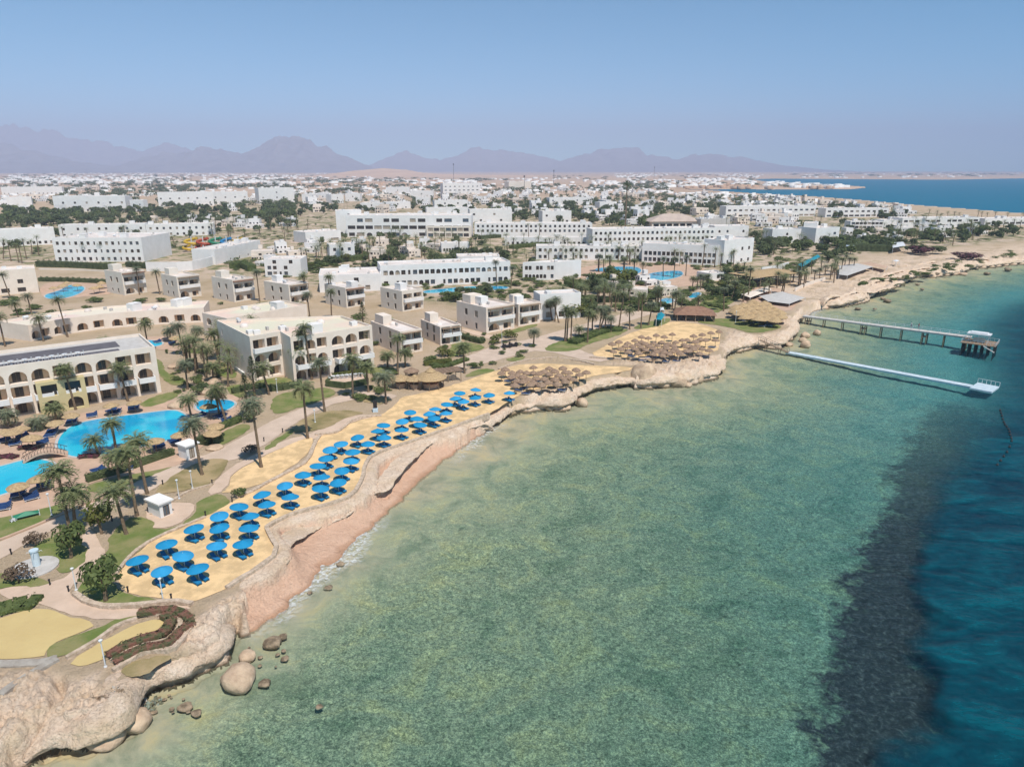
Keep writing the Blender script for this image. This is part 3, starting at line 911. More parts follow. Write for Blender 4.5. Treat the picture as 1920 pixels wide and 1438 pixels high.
# flat sheets
for k, (nm, m, lay, px, it) in enumerate(SHEETS):
    P = smooth_poly(W(px), it)
    if nm != 'pavement':
        rag, q_ = (.5 if 'lawn' in nm else .22), []
        for i in range(len(P)):
            a, b = P[i], P[(i + 1) % len(P)]
            m_ = max(1, min(40, int((b - a).length / .6)))
            q_ += [a.lerp(b, t / m_) for t in range(m_)]
        XY = np.array([(p.x, p.y) for p in q_])
        dx, dy = (fbm(XY[:, 0] * .8, XY[:, 1] * .8, 3, 7) - .5) * 2 * rag, (fbm(XY[:, 0] * .8, XY[:, 1] * .8, 3, 8) - .5) * 2 * rag
        P = [Vector((p.x + u, p.y + v, p.z)) for p, u, v in zip(q_, dx, dy)]
    z = LAND + .012 * lay + .0006 * k
    P = [Vector((p.x, p.y, z)) for p in P]
    mb = MB()
    mb.add(P, [t if (P[t[1]] - P[t[0]]).cross(P[t[2]] - P[t[0]]).z > 0 else t[::-1] for t in geometry.tessellate_polygon([P])])
    tag(mb.build(nm, M[m]), kind='structure')
# pools: a raised rim, tiled floor and water just below the rim
for nm, lb, px in POOLS:
    P = smooth_poly(W(px), 2)
    o = thing(nm, lb, 'pool', loc=P[0])
    n_ = len(P)
    c = sum(P, Vector()) / n_
    L = [p - P[0] for p in P]
    nrm = []
    area = sum(L[i].x * L[(i + 1) % n_].y - L[(i + 1) % n_].x * L[i].y for i in range(n_))
    sg = 1 if area > 0 else -1
    for i in range(n_):
        t = (L[(i + 1) % n_] - L[i - 1]).normalized()
        nrm.append(Vector((t.y, -t.x, 0)) * sg)
    tri = geometry.tessellate_polygon([L])
    fix = lambda t: t if (L[t[1]] - L[t[0]]).cross(L[t[2]] - L[t[0]]).z > 0 else t[::-1]
    for part, z, m in (('basin', .09, 'tileblue'), ('water', .115, 'poolwater')):
        mb = MB()
        mb.add([p + Vector((0, 0, z)) for p in L], [fix(t) for t in tri])
        mb.build(part, M[m], o)
    mb = MB()
    wd_ = .45
    for i in range(n_):
        j = (i + 1) % n_
        a, b_ = L[i], L[j]
        c_, d_ = b_ + nrm[j] * wd_, a + nrm[i] * wd_
        zz = Vector((0, 0, .15))
        mb.quad(a + zz, b_ + zz, c_ + zz, d_ + zz)
        mb.quad(d_ + zz, c_ + zz, c_, d_)
        mb.quad(b_ + zz, a + zz, a, b_)
    mb.build('rim', M['concrete'], o)

# ------------------------------------------------------------------ mountains and the sand hill
def ridge(name, prof, dist, depth, m, seed, amp):
    pr = np.array(prof, float)
    n = 260
    px = np.linspace(pr[0, 0], pr[-1, 0], n)
    py = np.interp(px, pr[:, 0], pr[:, 1])
    hh = (318.0 - py) / FPX * dist * 1.045
    xx = (px - CX) / FPX * dist
    T = np.linspace(-1, 1, 61)
    XX, TT = np.meshgrid(xx, T)
    HH = np.broadcast_to(hh, XX.shape)
    YY = dist + TT * depth
    rn = 1 - np.abs(fbm(XX / (depth * .30), YY / (depth * .30), 6, seed) * 2 - 1)
    env = np.clip(1 - np.abs(TT), 0, 1) ** .9
    fineh = (fbm(XX / 190, YY / 190, 4, seed + 9) - .5)
    Z_ = HH * env * (1 + amp * 1.5 * (rn - .8)) + fineh * HH * .3 * np.minimum(env * 3, 1)
    if amp > .1: Z_ = Z_ + (np.abs(fbm(XX / 520, YY / 520, 5, seed + 3) * 2 - 1) - .25) * HH * .35 * np.minimum(env * 2, 1)
    Z_ = np.where(np.abs(TT) > .99, -5, Z_)
    V = np.stack([XX, YY, Z_ + 2], -1).reshape(-1, 3)
    tag(link(name, np_mesh(name, V, grid_faces(*XX.shape), [m])), kind='structure')


M['mount'] = mat('mountain_rock', (.19, .18, .20), .95, (.12, .115, .13), .006, .7, bump=.6, bscale=.02)
M['dune'] = mat('desert_sand', (.60, .40, .27), .95, (.50, .33, .22), .006, .6)
ridge('mountain', [(225, 316), (255, 309), (300, 297), (340, 290), (380, 290), (424, 275), (446, 283), (482, 286), (520, 276), (556, 262), (580, 260), (596, 266), (606, 266), (640, 284), (690, 304), (722, 316)], 11500, 1500, M['mount'], 5, .35)
ridge('mountain', [(-80, 268), (0, 264), (60, 276), (110, 284), (160, 296), (230, 307), (290, 316)], 10500, 1500, M['mount'], 15, .4)
ridge('mountain', [(-80, 234), (0, 243), (80, 252), (150, 257), (230, 275), (300, 288), (345, 272), (400, 283), (470, 300), (540, 316)], 16000, 2000, M['mount'], 25, .2)
ridge('mountain', [(690, 316), (730, 300), (772, 285), (830, 301), (862, 291), (902, 278), (940, 282), (1000, 290), (1040, 300), (1100, 312), (1130, 316)], 16500, 2000, M['mount'], 35, .2)
ridge('mountain', [(1000, 316), (1040, 303), (1100, 288), (1142, 281), (1180, 284), (1212, 292), (1260, 299), (1300, 287), (1320, 289), (1345, 287), (1385, 297), (1450, 308), (1530, 316)], 15500, 1900, M['mount'], 45, .25)
ridge('hill', [(600, 320), (640, 313), (680, 308), (730, 305), (770, 307), (800, 312), (840, 315), (900, 316), (1000, 317), (1100, 319)], 5200, 700, M['dune'], 55, .05)

# ------------------------------------------------------------------ buildings
MESHC = {}
FOOT = []


def cached(key, fn):
    if key not in MESHC: MESHC[key] = fn()
    return MESHC[key]


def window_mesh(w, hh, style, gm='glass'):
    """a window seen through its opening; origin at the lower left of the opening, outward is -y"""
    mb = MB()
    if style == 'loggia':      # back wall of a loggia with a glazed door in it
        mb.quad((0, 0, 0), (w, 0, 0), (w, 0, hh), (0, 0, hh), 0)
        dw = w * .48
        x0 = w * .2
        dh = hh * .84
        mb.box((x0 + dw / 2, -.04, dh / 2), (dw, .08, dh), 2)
    else:
        mb.quad((0, 0, 0), (w, 0, 0), (w, 0, hh), (0, 0, hh), 1)
        fw = .07
        for x in (fw / 2, w / 2, w - fw / 2): mb.box((x, -.03, hh / 2), (fw, .06, hh), 2)
        for z in (fw / 2, hh - fw / 2): mb.box((w / 2, -.033, z), (w, .06, fw), 2)
    return mb.mesh('window', [M['recess'], M[gm], M['frame']])


def door_mesh(w, hh):
    mb = MB()
    dw, x0, dh = w * .48, w * .2, hh * .84
    for i in range(2): mb.box((x0 + dw * (.26 + .48 * i), -.09, dh / 2), (dw * .42, .03, dh * .9), 0)
    return mb.mesh('glass_door', M['glass'])


def rail_mesh(w, d, style):
    mb = MB()
    mb.box((w / 2, -d / 2, -.1), (w, d, .2), 0)
    if style == 'wall':
        mb.box((w / 2, -d + .08, .45), (w, .16, .9), 0)
        for x in (.08, w - .08): mb.box((x, -d / 2 + .08, .45), (.16, d - .16, .9), 0)
    else:
        for i in range(int(w / .35) + 1): mb.box((.05 + i * (w - .1) / max(1, int(w / .35)), -d + .05, .45), (.05, .05, .9), 1)
        mb.box((w / 2, -d + .05, .93), (w, .08, .06), 1)
    return mb.mesh('balcony', [M['white'], M['wood']])


def c_box(nm, sx, sy, sz, m):
    def f():
        mb = MB()
        mb.box((0, 0, sz / 2), (sx, sy, sz))
        mb.box((sx * .1, 0, sz + .04), (sx * .8, sy * 1.06, .09))
        return mb.mesh(nm, M[m])
    return lambda: (nm, cached(('c', nm, sx), f))


def c_dome():
    mb = MB()
    mb.lathe([(1.0, 0), (1.0, .2), (.85, .55), (.5, .85), (.01, .95)], 12)
    return mb.mesh('roof_dome', M['roof_white'])


def c_tank():
    mb = MB()
    mb.tube([(-.7, 0, .75), (.7, 0, .75)], .42, 10)
    for x in (-.45, .45): mb.box((x, 0, .2), (.1, .7, .4))
    return mb.mesh('water_tank', M['metal'])


CLUT = [c_box('air_conditioner', .9, .5, .75, 'concrete'), c_box('roof_hatch', 1.6, 1.4, .9, 'white'), c_box('stair_head', 3.2, 2.6, 2.2, 'white'), lambda: ('roof_dome', cached('dome', c_dome)), lambda: ('roof_dome', cached('dome', c_dome)), lambda: ('water_tank', cached('tank', c_tank))]


def facade(mb, A, d, z0, z1, L, opens, m=0):
    """wall from A along d with rectangular or arched openings and their reveals"""
    n = Vector((d.y, -d.x, 0))
    up = Vector((0, 0, 1))
    P = lambda x, z, y=0.0: A + d * x + up * (z - A.z) - n * y
    xs = sorted({0.0, L} | {q for o in opens for q in (o[0], o[1])})
    zs = sorted({z0, z1} | {q for o in opens for q in (o[2], o[3])})
    for i in range(len(xs) - 1):
        for j in range(len(zs) - 1):
            xa, xb, za, zb = xs[i], xs[i + 1], zs[j], zs[j + 1]
            xm, zm = (xa + xb) / 2, (za + zb) / 2
            if xb - xa < 1e-5 or zb - za < 1e-5: continue
            if any(o[0] < xm < o[1] and o[2] < zm < o[3] for o in opens): continue
            mb.quad(P(xa, za), P(xb, za), P(xb, zb), P(xa, zb), m)
    for (xa, xb, za, zb, arch, dep) in opens:
        prof = [(xa, za), (xb, za)]
        if arch:
            r = (xb - xa) / 2
            hgt = min(r * arch, (zb - za) * .7)
            zc = zb - hgt
            arc = [(xa + r - r * math.cos(t * math.pi / 8), zc + hgt * math.sin(t * math.pi / 8)) for t in range(9)]
            prof += arc[::-1]
            for i in range(8):
                (x1, y1), (x2, y2) = arc[i], arc[i + 1]
                mb.quad(P(x1, y1), P(x2, y2), P(x2, zb), P(x1, zb), m)
        else:
            prof += [(xb, zb), (xa, zb)]
        for i in range(len(prof)):
            a, b = prof[i], prof[(i + 1) % len(prof)]
            mb.quad(P(*b), P(*a), P(a[0], a[1], dep), P(b[0], b[1], dep), m)
    return P


def bays(L, floors, pats, fh=3.0, w=1.6, oh=1.9, sill=.5, z=.0, margin=.8, dep=.35, arch=.9, style='window', skip=()):
    """openings on a grid: one pattern string per floor (a arch, r rectangle, n none, d door, w wide)"""
    out = []
    for f in range(floors):
        pat = pats[f % len(pats)]
        n = len(pat)
        step = (L - 2 * margin) / n
        for i, ch in enumerate(pat):
            if ch == 'n' or (f, i) in skip: continue
            ww = min(w * (1.45 if ch == 'w' else 1), step * .86)
            if ch == 't': ww = w * .55
            xc = margin + step * (i + .5)
            zb = z + f * fh + (.12 if ch in 'da' and style == 'loggia' else sill)
            hh = oh if ch != 'd' else 2.2
            out.append((xc - ww / 2, xc + ww / 2, zb, zb + hh, arch if ch == 'a' else 0, dep, style))
    return out


def building(name, label, cat, outline, hgt, edges=None, z=LAND, wall='white', roof='roof_white', group=None, par=.55, thick=.3, balc=None, clutter=True):
    """outline counter-clockwise from above; edges: {index: openings with heights above the base}"""
    edges = edges or {}
    o = thing(name, label, cat, loc=Vector((outline[0].x, outline[0].y, z)), group=group)
    O = o.location
    P = [Vector((p.x - O.x, p.y - O.y, 0)) for p in outline]
    n = len(P)
    FOOT.append([(p.x, p.y) for p in outline])
    mb = MB()
    wl_ = []
    for i in range(n):
        a, b = P[i], P[(i + 1) % n]
        L = (b - a).length
        d = (b - a) / L
        op = [q for q in edges.get(i, []) if q[0] > .05 and q[1] < L - .05 and q[3] < hgt - .15]
        facade(mb, a, d, -.4, hgt, L, [q[:6] for q in op])
        wl_.append((a, d, op))
    mb.build('wall', M[wall], o)
    inn = []
    for i in range(n):
        d1 = (P[i] - P[i - 1]).normalized()
        d2 = (P[(i + 1) % n] - P[i]).normalized()
        n1, n2 = Vector((-d1.y, d1.x, 0)), Vector((-d2.y, d2.x, 0))
        k = max(.35, 1 + n1.dot(n2))
        inn.append(P[i] + (n1 + n2) * (thick / k))
    rb = MB()
    zt, zr = Vector((0, 0, hgt)), Vector((0, 0, hgt - par))
    for i in range(n):
        j = (i + 1) % n
        rb.quad(P[i] + zt, P[j] + zt, inn[j] + zt, inn[i] + zt, 1)
        rb.quad(inn[i] + zt, inn[j] + zt, inn[j] + zr, inn[i] + zr, 1)
    I = [p + zr for p in inn]
    rb.add(I, [t if (I[t[1]] - I[t[0]]).cross(I[t[2]] - I[t[0]]).z > 0 else t[::-1] for t in geometry.tessellate_polygon([I])], 0)
    rb.build('roof', [M[roof], M[wall]], o)
    cnt = 0
    for (a, d, op) in wl_:
        nn = Vector((d.y, -d.x, 0))
        for q in op:
            if cnt >= 100: break
            gm = random.choice(('glass', 'glass', 'glass', 'glass_b', 'curtain'))
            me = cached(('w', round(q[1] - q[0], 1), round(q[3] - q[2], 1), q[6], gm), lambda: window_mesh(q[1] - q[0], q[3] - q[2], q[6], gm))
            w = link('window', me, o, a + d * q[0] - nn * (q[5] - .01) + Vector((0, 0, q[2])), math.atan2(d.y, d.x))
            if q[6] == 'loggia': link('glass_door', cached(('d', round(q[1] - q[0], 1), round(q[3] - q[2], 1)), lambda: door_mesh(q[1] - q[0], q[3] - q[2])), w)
            cnt += 1
    for (ei, x0, x1, zb, dp, sty) in balc or []:
        a, d, op = wl_[ei]
        nn = Vector((d.y, -d.x, 0))
        me = cached(('b', round(x1 - x0, 1), dp, sty), lambda: rail_mesh(x1 - x0, dp, sty))
        link('balcony', me, o, a + d * x0 + nn * .004 + Vector((0, 0, zb)), math.atan2(d.y, d.x))
    A_ = abs(sum(P[i].x * P[(i + 1) % n].y - P[(i + 1) % n].x * P[i].y for i in range(n)) / 2)
    XS, YS = [p.x for p in P], [p.y for p in P]
    IP = np.array([(p.x, p.y) for p in inn])
    rz_ = math.atan2((P[1] - P[0]).y, (P[1] - P[0]).x)
    k = t_ = 0
    want = min(14, int(A_ / 38)) if clutter else 0
    while k < want and t_ < 80:
        t_ += 1
        x, y = random.uniform(min(XS), max(XS)), random.uniform(min(YS), max(YS))
        if not inside(np.array([x]), np.array([y]), IP)[0] or float(seg_dist(np.array([x]), np.array([y]), IP)[0]) < 1.0: continue
        nm, me = random.choice(CLUT)()
        link(nm, me, o, (x, y, hgt - par), rz_)
        k += 1
    return o


def rect_from(L, C, R, z=LAND):
    """left, corner, right base pixels of a box seen on its corner"""
    l, c, r = G(*L), G(*C), G(*R)
    s = (c - l).normalized()
    f = Vector((-s.y, s.x, 0))
    w = (r - c).length
    return [l, c, c + f * w, l + f * w]


def front_rect(L, R, depth):
    l, r = G(*L), G(*R)
    d = (r - l).normalized()
    f = Vector((-d.y, d.x, 0))
    return [l, r, r + f * depth, l + f * depth]


def strip(pts, depth):
    P = W(pts)
    B = []
    for i in range(len(P)):
        d = (P[min(i + 1, len(P) - 1)] - P[max(i - 1, 0)]).normalized()
        B.append(P[i] + Vector((-d.y, d.x, 0)) * depth)
    return P + B[::-1]


def ht(px, py, top):
    return top_z(G(px, py), top) - LAND


def addon(parent, name, x, y, z, sx, sy, sz, m='white', rz=0.0):
    mb = MB()
    mb.box((0, 0, sz / 2), (sx, sy, sz))
    return mb.build(name, M[m], parent, loc=(x, y, z), rz=rz)


# --- the three-storey arched hotel by the pool
ol = front_rect((-70, 799), (303, 735.5), 15)
L = (ol[1] - ol[0]).length
FH = 3.05
pats = ['aaaaaarar', 'rrrrrrrra', 'aaaaraarr']
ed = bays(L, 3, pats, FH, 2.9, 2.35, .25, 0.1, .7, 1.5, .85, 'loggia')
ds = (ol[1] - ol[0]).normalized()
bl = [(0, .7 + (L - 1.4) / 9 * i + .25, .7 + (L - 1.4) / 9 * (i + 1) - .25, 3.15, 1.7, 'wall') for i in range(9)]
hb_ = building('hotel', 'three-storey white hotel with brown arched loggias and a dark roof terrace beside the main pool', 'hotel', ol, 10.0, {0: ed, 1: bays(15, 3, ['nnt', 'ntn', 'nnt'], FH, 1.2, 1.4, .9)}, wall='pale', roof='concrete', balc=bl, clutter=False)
nrm = Vector((-ds.y, ds.x, 0))
rz0 = math.atan2(ds.y, ds.x)


def on_roof(fx, fy):
    p = ds * (L * fx) + nrm * (15 * fy)
    return p.x, p.y


x, y = on_roof(.45, .62)
addon(hb_, 'terrace_floor', x, y, 9.46, L * .78, 5.6, .06, 'roof_dark', rz0)
x, y = on_roof(.52, .22)
addon(hb_, 'terrace_floor', x, y, 9.46, L * .6, 2.6, .05, 'roof_dark', rz0)
# ochre bay at the left of the facade
p = ds * (L * .36) - nrm * .9
yb = MB()
ml = MB()
facade(ml, Vector((0, 0, 0)), Vector((1, 0, 0)), 0, 6.3, 8.0, [(.7, 3.3, .3, 2.6, .8, .9), (4.6, 7.2, .3, 2.6, .8, .9), (.7, 3.3, 3.4, 5.7, 0, .9), (4.6, 7.2, 3.4, 5.7, 0, .9)])
for a, b in (((8, 0, 0), (8, 1.75, 0)), ((0, 1.75, 0), (0, 0, 0))):
    ml.quad(a, b, (b[0], b[1], 6.3), (a[0], a[1], 6.3))
ml.quad((0, 0, 6.3), (8, 0, 6.3), (8, 1.75, 6.3), (0, 1.75, 6.3))
ml.quad((0.02, .88, 0.1), (7.98, .88, .1), (7.98, .88, 6.2), (0.02, .88, 6.2), 1)
bay = ml.build('bay', [M['ochre'], M['glass']], hb_, loc=p - nrm * .9 + Vector((0, 0, 0)), rz=rz0)

# --- curved two-storey building behind it
pts = [(58, 640), (100, 631), (138, 624.5), (205, 615.5), (290, 609), (385, 604)]
ol = strip(pts, 13)
e2 = {}
for i in range(5):
    L2 = (ol[i + 1] - ol[i]).length
    nb = max(2, round(L2 / 4.2))
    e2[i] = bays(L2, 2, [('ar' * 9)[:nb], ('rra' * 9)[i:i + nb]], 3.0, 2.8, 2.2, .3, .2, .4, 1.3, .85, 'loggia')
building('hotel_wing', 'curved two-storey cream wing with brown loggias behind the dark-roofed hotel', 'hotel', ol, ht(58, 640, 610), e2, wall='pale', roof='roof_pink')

# --- the three-storey terraced block
pl = W([(415, 677), (477, 715.5), (533, 703), (552, 717), (622, 705), (702, 689)])
d_ = (pl[5] - pl[4]).normalized()
pl.append(pl[5] + Vector((-d_.y, d_.x, 0)) * 15)
hh = ht(477, 715.5, 631)
e3 = {}
for i, (pt, fl) in {1: (['rr', 'aa', 'ww'], 3), 3: (['arr', 'ara', 'war'], 3), 4: (['aaa', 'rra', 'aar'], 3)}.items():
    L3 = (pl[i + 1] - pl[i]).length
    e3[i] = bays(L3, fl, pt, hh / 3.12, 2.9, 2.25, .3, .1, .4, 1.4, .85, 'loggia')
e3[0] = bays((pl[1] - pl[0]).length, 3, ['nnnt', 'tnnn', 'tnnn'], 3.1, 1.3, 1.5, .8, .1)
L4 = (pl[4] - pl[3]).length
L5 = (pl[5] - pl[4]).length
building('terraced_block', 'three-storey cream holiday block with coloured flat roof and stepped facade of loggias', 'apartments', pl, hh, e3, wall='pale', roof='roof_mix', balc=[(4, 1, L5 - 1, hh / 3.12, 2.2, 'wall'), (3, .6, L4 - .4, hh / 3.12, 1.8, 'wall'), (1, .4, (pl[2] - pl[1]).length - .4, hh / 3.12 * 2, 1.0, 'wall')])
# the low wing that joins it to the curved building
building('roof_wing', 'low pale wing with green and yellow patched roof behind the stepped block', 'hotel', front_rect((384, 628), (430, 640), 26), 6.4, {0: bays(12, 2, ['rr', 'ar'], 3, 2.6, 2, .3, .1, .5, 1.2, .85, 'loggia')}, wall='pale', roof='roof_mix')


# --- villas
def villa(L, C, R, top, label, tower=True, wall='pale', perg=True, cat='villa', orange=False, group=None):
    ol = rect_from(L, C, R)
    h_ = ht(C[0], C[1], top)
    ls, lf = (ol[1] - ol[0]).length, (ol[2] - ol[1]).length
    fh = h_ / 2.14
    eds = {0: [(ls * .28, ls * .28 + 1.4, fh + .5, fh + 2.4, 0, .3, 'window'), (ls * .62, ls * .62 + 1.5, fh + .5, fh + 2.4, 0, .3, 'window'), (ls * .30, ls * .30 + 1.0, .9, 2.1, 0, .25, 'window'), (ls * .63, ls * .63 + 1.1, .5, 2.3, 0, .25, 'window')],
           1: [(lf * .08, lf * .46, .25, 2.45, .85, 1.3, 'loggia'), (lf * .6, lf * .88, .4, 2.2, 0, .5, 'loggia'), (lf * .07, lf * .47, fh + .9, fh + 2.5, 0, 1.5, 'loggia'), (lf * .55, lf * .93, fh + .9, fh + 2.5, 0, 1.5, 'loggia')]}
    o = building('villa', label, cat, ol, h_, eds, wall=wall, group=group, balc=[(1, lf * .05, lf * .95, fh + .05, 1.0, 'wall')])
    s = (ol[1] - ol[0]).normalized()
    f = Vector((-s.y, s.x, 0))
    rz = math.atan2(s.y, s.x)
    if tower:
        p = s * (ls * .2) + f * (lf * .35)
        t = addon(o, 'stair_tower', p.x, p.y, h_ - .55, ls * .28, lf * .4, 2.6, wall, rz)
    if perg:
        p = s * (ls + .55) + f * (lf * .5)
        mb = MB()
        mb.box((0, 0, 0), (1.1, lf * .9, .12), 0)
        for k in (-1, 0, 1): mb.box((.45, k * lf * .42, -.85), (.14, .14, 1.6), 0)
        if not orange: mb.build('pergola', M['wood'], o, loc=(p.x, p.y, h_ - .5), rz=rz)
        else: addon(o, 'awning_roof', p.x, p.y, h_ - .75, 1.2, lf * .96, .3, 'brownroof', rz)
    return o


villa((697, 642), (752, 665), (796, 660), 622, 'pale villa beside the stepped block, with brown doorway on its roof terrace')
villa((790, 632), (826, 648), (861, 641), 613, 'pale villa between two others, arched doorway and palm in front')
villa((857, 610), (912, 625), (945, 612), 577, 'pale villa with two tall dark windows in its shaded wall and a roof tower', wall='pale')
villa((947, 605), (972, 612), (1006, 604), 571, 'pale villa next to the big bushy palms, tower on its roof')
building('villa', 'white villa with stepped roof behind the big bushy palms', 'villa', rect_from((1000, 592), (1012, 600), (1066, 589)), ht(1012, 600, 552), {1: bays(10, 2, ['rr', 'rn'], 3, 1.8, 1.8, .6)}, wall='white')
villa((202, 548), (234, 554), (282, 551.5), 511, 'cream villa at the left of the back row, tall tower, beside the blue pool', wall='cream', orange=True)
villa((307, 553.5), (336, 560.5), (382, 556), 519, 'cream villa of the back row with plain grey side wall, second from the left', wall='cream')
villa((401, 559), (440, 567), (486, 564.5), 525, 'cream villa of the back row with orange-tiled eave, third from the left', wall='cream', orange=True)
villa((498, 563), (544, 571.5), (588, 568), 534, 'cream villa of the back row, fourth from the left, dark roof tank', wall='cream', tower=False)
villa((611, 569), (650, 578), (691, 575), 540, 'cream villa of the back row with orange eave behind the conifer', wall='cream', tower=False, orange=True)
villa((715, 576), (755, 585), (797, 579), 546, 'cream villa at the right end of the back row', wall='cream', tower=False, perg=False)
building('villa', 'wide white villa with square windows at the left edge, beside the blue pool', 'villa', front_rect((-40, 557), (74, 548), 12), ht(60, 548, 503), {0: bays(22, 2, ['wwwn', 'rnrr'], 3.1, 1.8, 1.6, .7)}, wall='pale')


# --- white hotel blocks of the middle distance
def block(label, L, R, top, depth, pats, name='hotel_block', cat='hotel', wall='white', roof='roof_white', w=1.5, oh=1.7, dep=.35, corner=None, style='window', sill=.6, floors=None, group=None, z=LAND):
    ol = front_rect(L, R, depth)
    if corner:
        c = G(*corner)
        ol = [ol[0], ol[1], c, c + (ol[0] - ol[1])]
    h_ = ht(L[0], L[1], top)
    fl = len(pats)
    ln = (ol[1] - ol[0]).length
    return building(name, label, cat, ol, h_, {0: bays(ln, fl, pats, h_ / (fl + .12), min(w, ln / len(pats[0]) * .7), min(oh, h_ / fl * .62), sill, .1, .8, dep, .9, style)}, wall=wall, roof=roof, group=group, z=z)


P_ = lambda s, n: (s * 40)[:n]
block('three-storey pale blue-white block with blank right wall before the water slides', (105, 491.5), (271, 491), 446, 14, [P_('rrtr', 14), P_('arrt', 14), P_('rrtr', 14)], corner=(323, 478))
block('long low white arcade at the left edge behind tall palms', (-60, 466), (106, 458), 433, 10, [P_('r', 14), P_('n', 14)])
block('white two-storey row with a small dome behind the blue-white block', (113, 446), (275, 443), 422, 10, [P_('ar', 12), P_('rnr', 12)])
block('white row with a line of little windows behind the water slides', (276, 444), (402, 441), 421, 10, [P_('ar', 10), P_('r', 10)])
block('long white building among dark trees, left of the picture', (103, 398), (238, 397), 368, 16, [P_('r', 12), P_('nr', 12)], w=2.2, oh=2.2)
block('small white house right of the long building among dark trees', (246, 397), (271, 397), 375, 10, ['rr', 'rr'], 'white_house', 'house')
block('white apartment row before a dark grove with a strip of dark windows', (298, 388), (402, 386), 361, 14, [P_('r', 12), P_('rn', 12)], w=2)
block('blank white house between palms at the far left', (15, 392), (62, 391), 370, 12, ['nnrn'], 'white_house', 'house')
block('low white hotel row at the far left under the grove', (4, 365), (118, 364), 351, 14, [P_('r', 14)], w=2.2)
block('square-fronted white block with three-windowed facade and bluish shaded side', (498, 519.5), (566, 519), 486, 12, ['wrtrnn', 'rrnrnn', 'nrnnrn'], w=1.6)
block('small blue-white wing behind a clump of palms and hedge', (619, 488), (666, 486), 459, 10, ['rrr', 'rrr'], dep=.5)
block('white building with rounded corner beside a hedge, in front of the water slides', (405, 497), (490, 476), 468, 12, ['nrrrr', 'nnnnn'], w=1.2, oh=1.0)
block('long white arcade building with arches above the thin turquoise pool', (715, 540), (957, 530), 498, 14, [P_('rntrraar', 22), P_('raartrrr', 22)], corner=None, w=1.8, oh=1.8)
building('hotel_wing', 'white wing with large bare roof curving behind the back row of villas', 'hotel', strip([(600, 549), (655, 547), (716, 545)], 20), 6.6, {1: bays(10, 2, ['rr', 'rn'], 3, 1.8, 1.7, .6)}, wall='white')
block('upper white terrace row set back over the arcade building', (857, 506), (937, 505), 481, 12, [P_('r', 8), P_('rn', 8)])
block('white block with blank right gable near the long hotel pool', (980, 525.5), (1042, 525), 492, 12, ['raaaranr', 'rrnrrnrr'], corner=(1089, 520), w=1.4)
block('long back facade of the white hotel, uppermost tier of windows', (890, 446), (1110, 446), 419, 14, [P_('n', 24), P_('r', 24), P_('ra', 24)])
block('middle tier of the white hotel with hedge at its left', (946, 461), (1110, 461), 445, 8, [P_('arrr', 18)])
block('white hotel front with rows of arches, right of the long back facade', (1110, 466), (1340, 462), 430, 14, [P_('rn', 26), P_('r', 26), P_('raar', 26)])
block('lower tier of the white hotel behind the pool palms', (1005, 487), (1203, 488), 461, 10, [P_('rrnr', 20), P_('ra', 20)])
block('pale blue-white hotel front with tall windows behind the pool palms', (1203, 492), (1345, 498), 456, 12, [P_('r', 16), P_('rr', 16), P_('n', 16)], corner=None, w=1.8, oh=2.0)
block('white house with three arched windows at the end of the hotel front', (1338, 452), (1402, 451), 424, 12, ['rnrn', 'aana'], 'white_house', 'house')
block('white angular building with stepped end right of the pool palms', (1355, 498), (1410, 491), 451, 12, ['rnrr', 'nnrr'], w=1.6)
block('white villa with arched window among trees right of the hotel', (1446, 457), (1502, 456), 430, 12, ['rrn', 'nan'], 'white_house', 'house')
block('white modern house with dark square windows near the rocky point', (1527, 459), (1571, 456), 428, 14, ['nrr', 'nnr'], 'white_house', 'house', w=2.4, oh=1.6)
block('white house between the arched villa and the modern house', (1503, 456), (1528, 457), 418, 16, ['nrn', 'nnn'], 'white_house', 'house')
block('central white hotel building with large glazed upper hall', (650, 445), (884, 445), 404, 22, [P_('rwan', 14), P_('w', 14), P_('nrw', 14)], w=4, oh=2.4)
block('square white tower block rising left of the glazed hall', (632, 442), (680, 441), 395, 14, ['rnn', 'nrn', 'nnr', 'nrn'])
block('upper glazed hall with brown fascia on the central hotel building', (744, 432), (860, 431), 402, 18, [P_('n', 8), P_('w', 8)], w=5, oh=2.4, wall='cream')
block('long dark-windowed veranda at the right end of the central hotel', (800, 446), (882, 446), 424, 12, [P_('w', 7), P_('w', 7)], w=4, oh=2.2, wall='cream')
block('low white colonnade on the sandy terrace under the central hotel', (828, 474), (880, 473), 456, 8, [P_('a', 9)])
block('white annex with dark veranda below the square tower block', (574, 457), (640, 452), 436, 16, ['nnw', 'nnn'], w=4)
block('white house row in the dark grove left of centre', (400, 384), (466, 383), 360, 14, ['rrrrrrr', 'rnrnrnr'], w=2)
block('white stepped apartment house with tower in the grove left of centre', (487, 383), (553, 381), 353, 14, ['nrnrr', 'rnrrn', 'nnrnn'], w=2)
block('white hotel with a strip of windows below the tall left mast', (831, 366), (900, 365), 344, 16, [P_('n', 8), P_('w', 8), P_('r', 8)], w=3)
block('cream blank-walled building between the two far masts', (954, 356), (996, 355), 341, 16, ['nnnn', 'nnnn'], wall='cream')
block('white villa row with terraces in trees above the central hotel', (815, 392), (878, 391), 376, 12, ['rnrnr', 'nrnrn'], w=2)
block('plain white low roofs above the glazed hall', (800, 404), (878, 403), 390, 14, ['nrnrn'])
block('white low block among palms behind the long hotel facade', (881, 417), (960, 416), 393, 14, ['nrnnrn', 'rnnrnn'], w=2)
block('white house with pointed canopy behind the long hotel facade', (1017, 419), (1071, 418), 396, 12, ['nrnr', 'rnnn'], w=2)
block('white flat house row above the pointed-canopy house', (1030, 386), (1100, 385), 371, 12, ['rrrrrr', 'rnrnrn'], w=2)
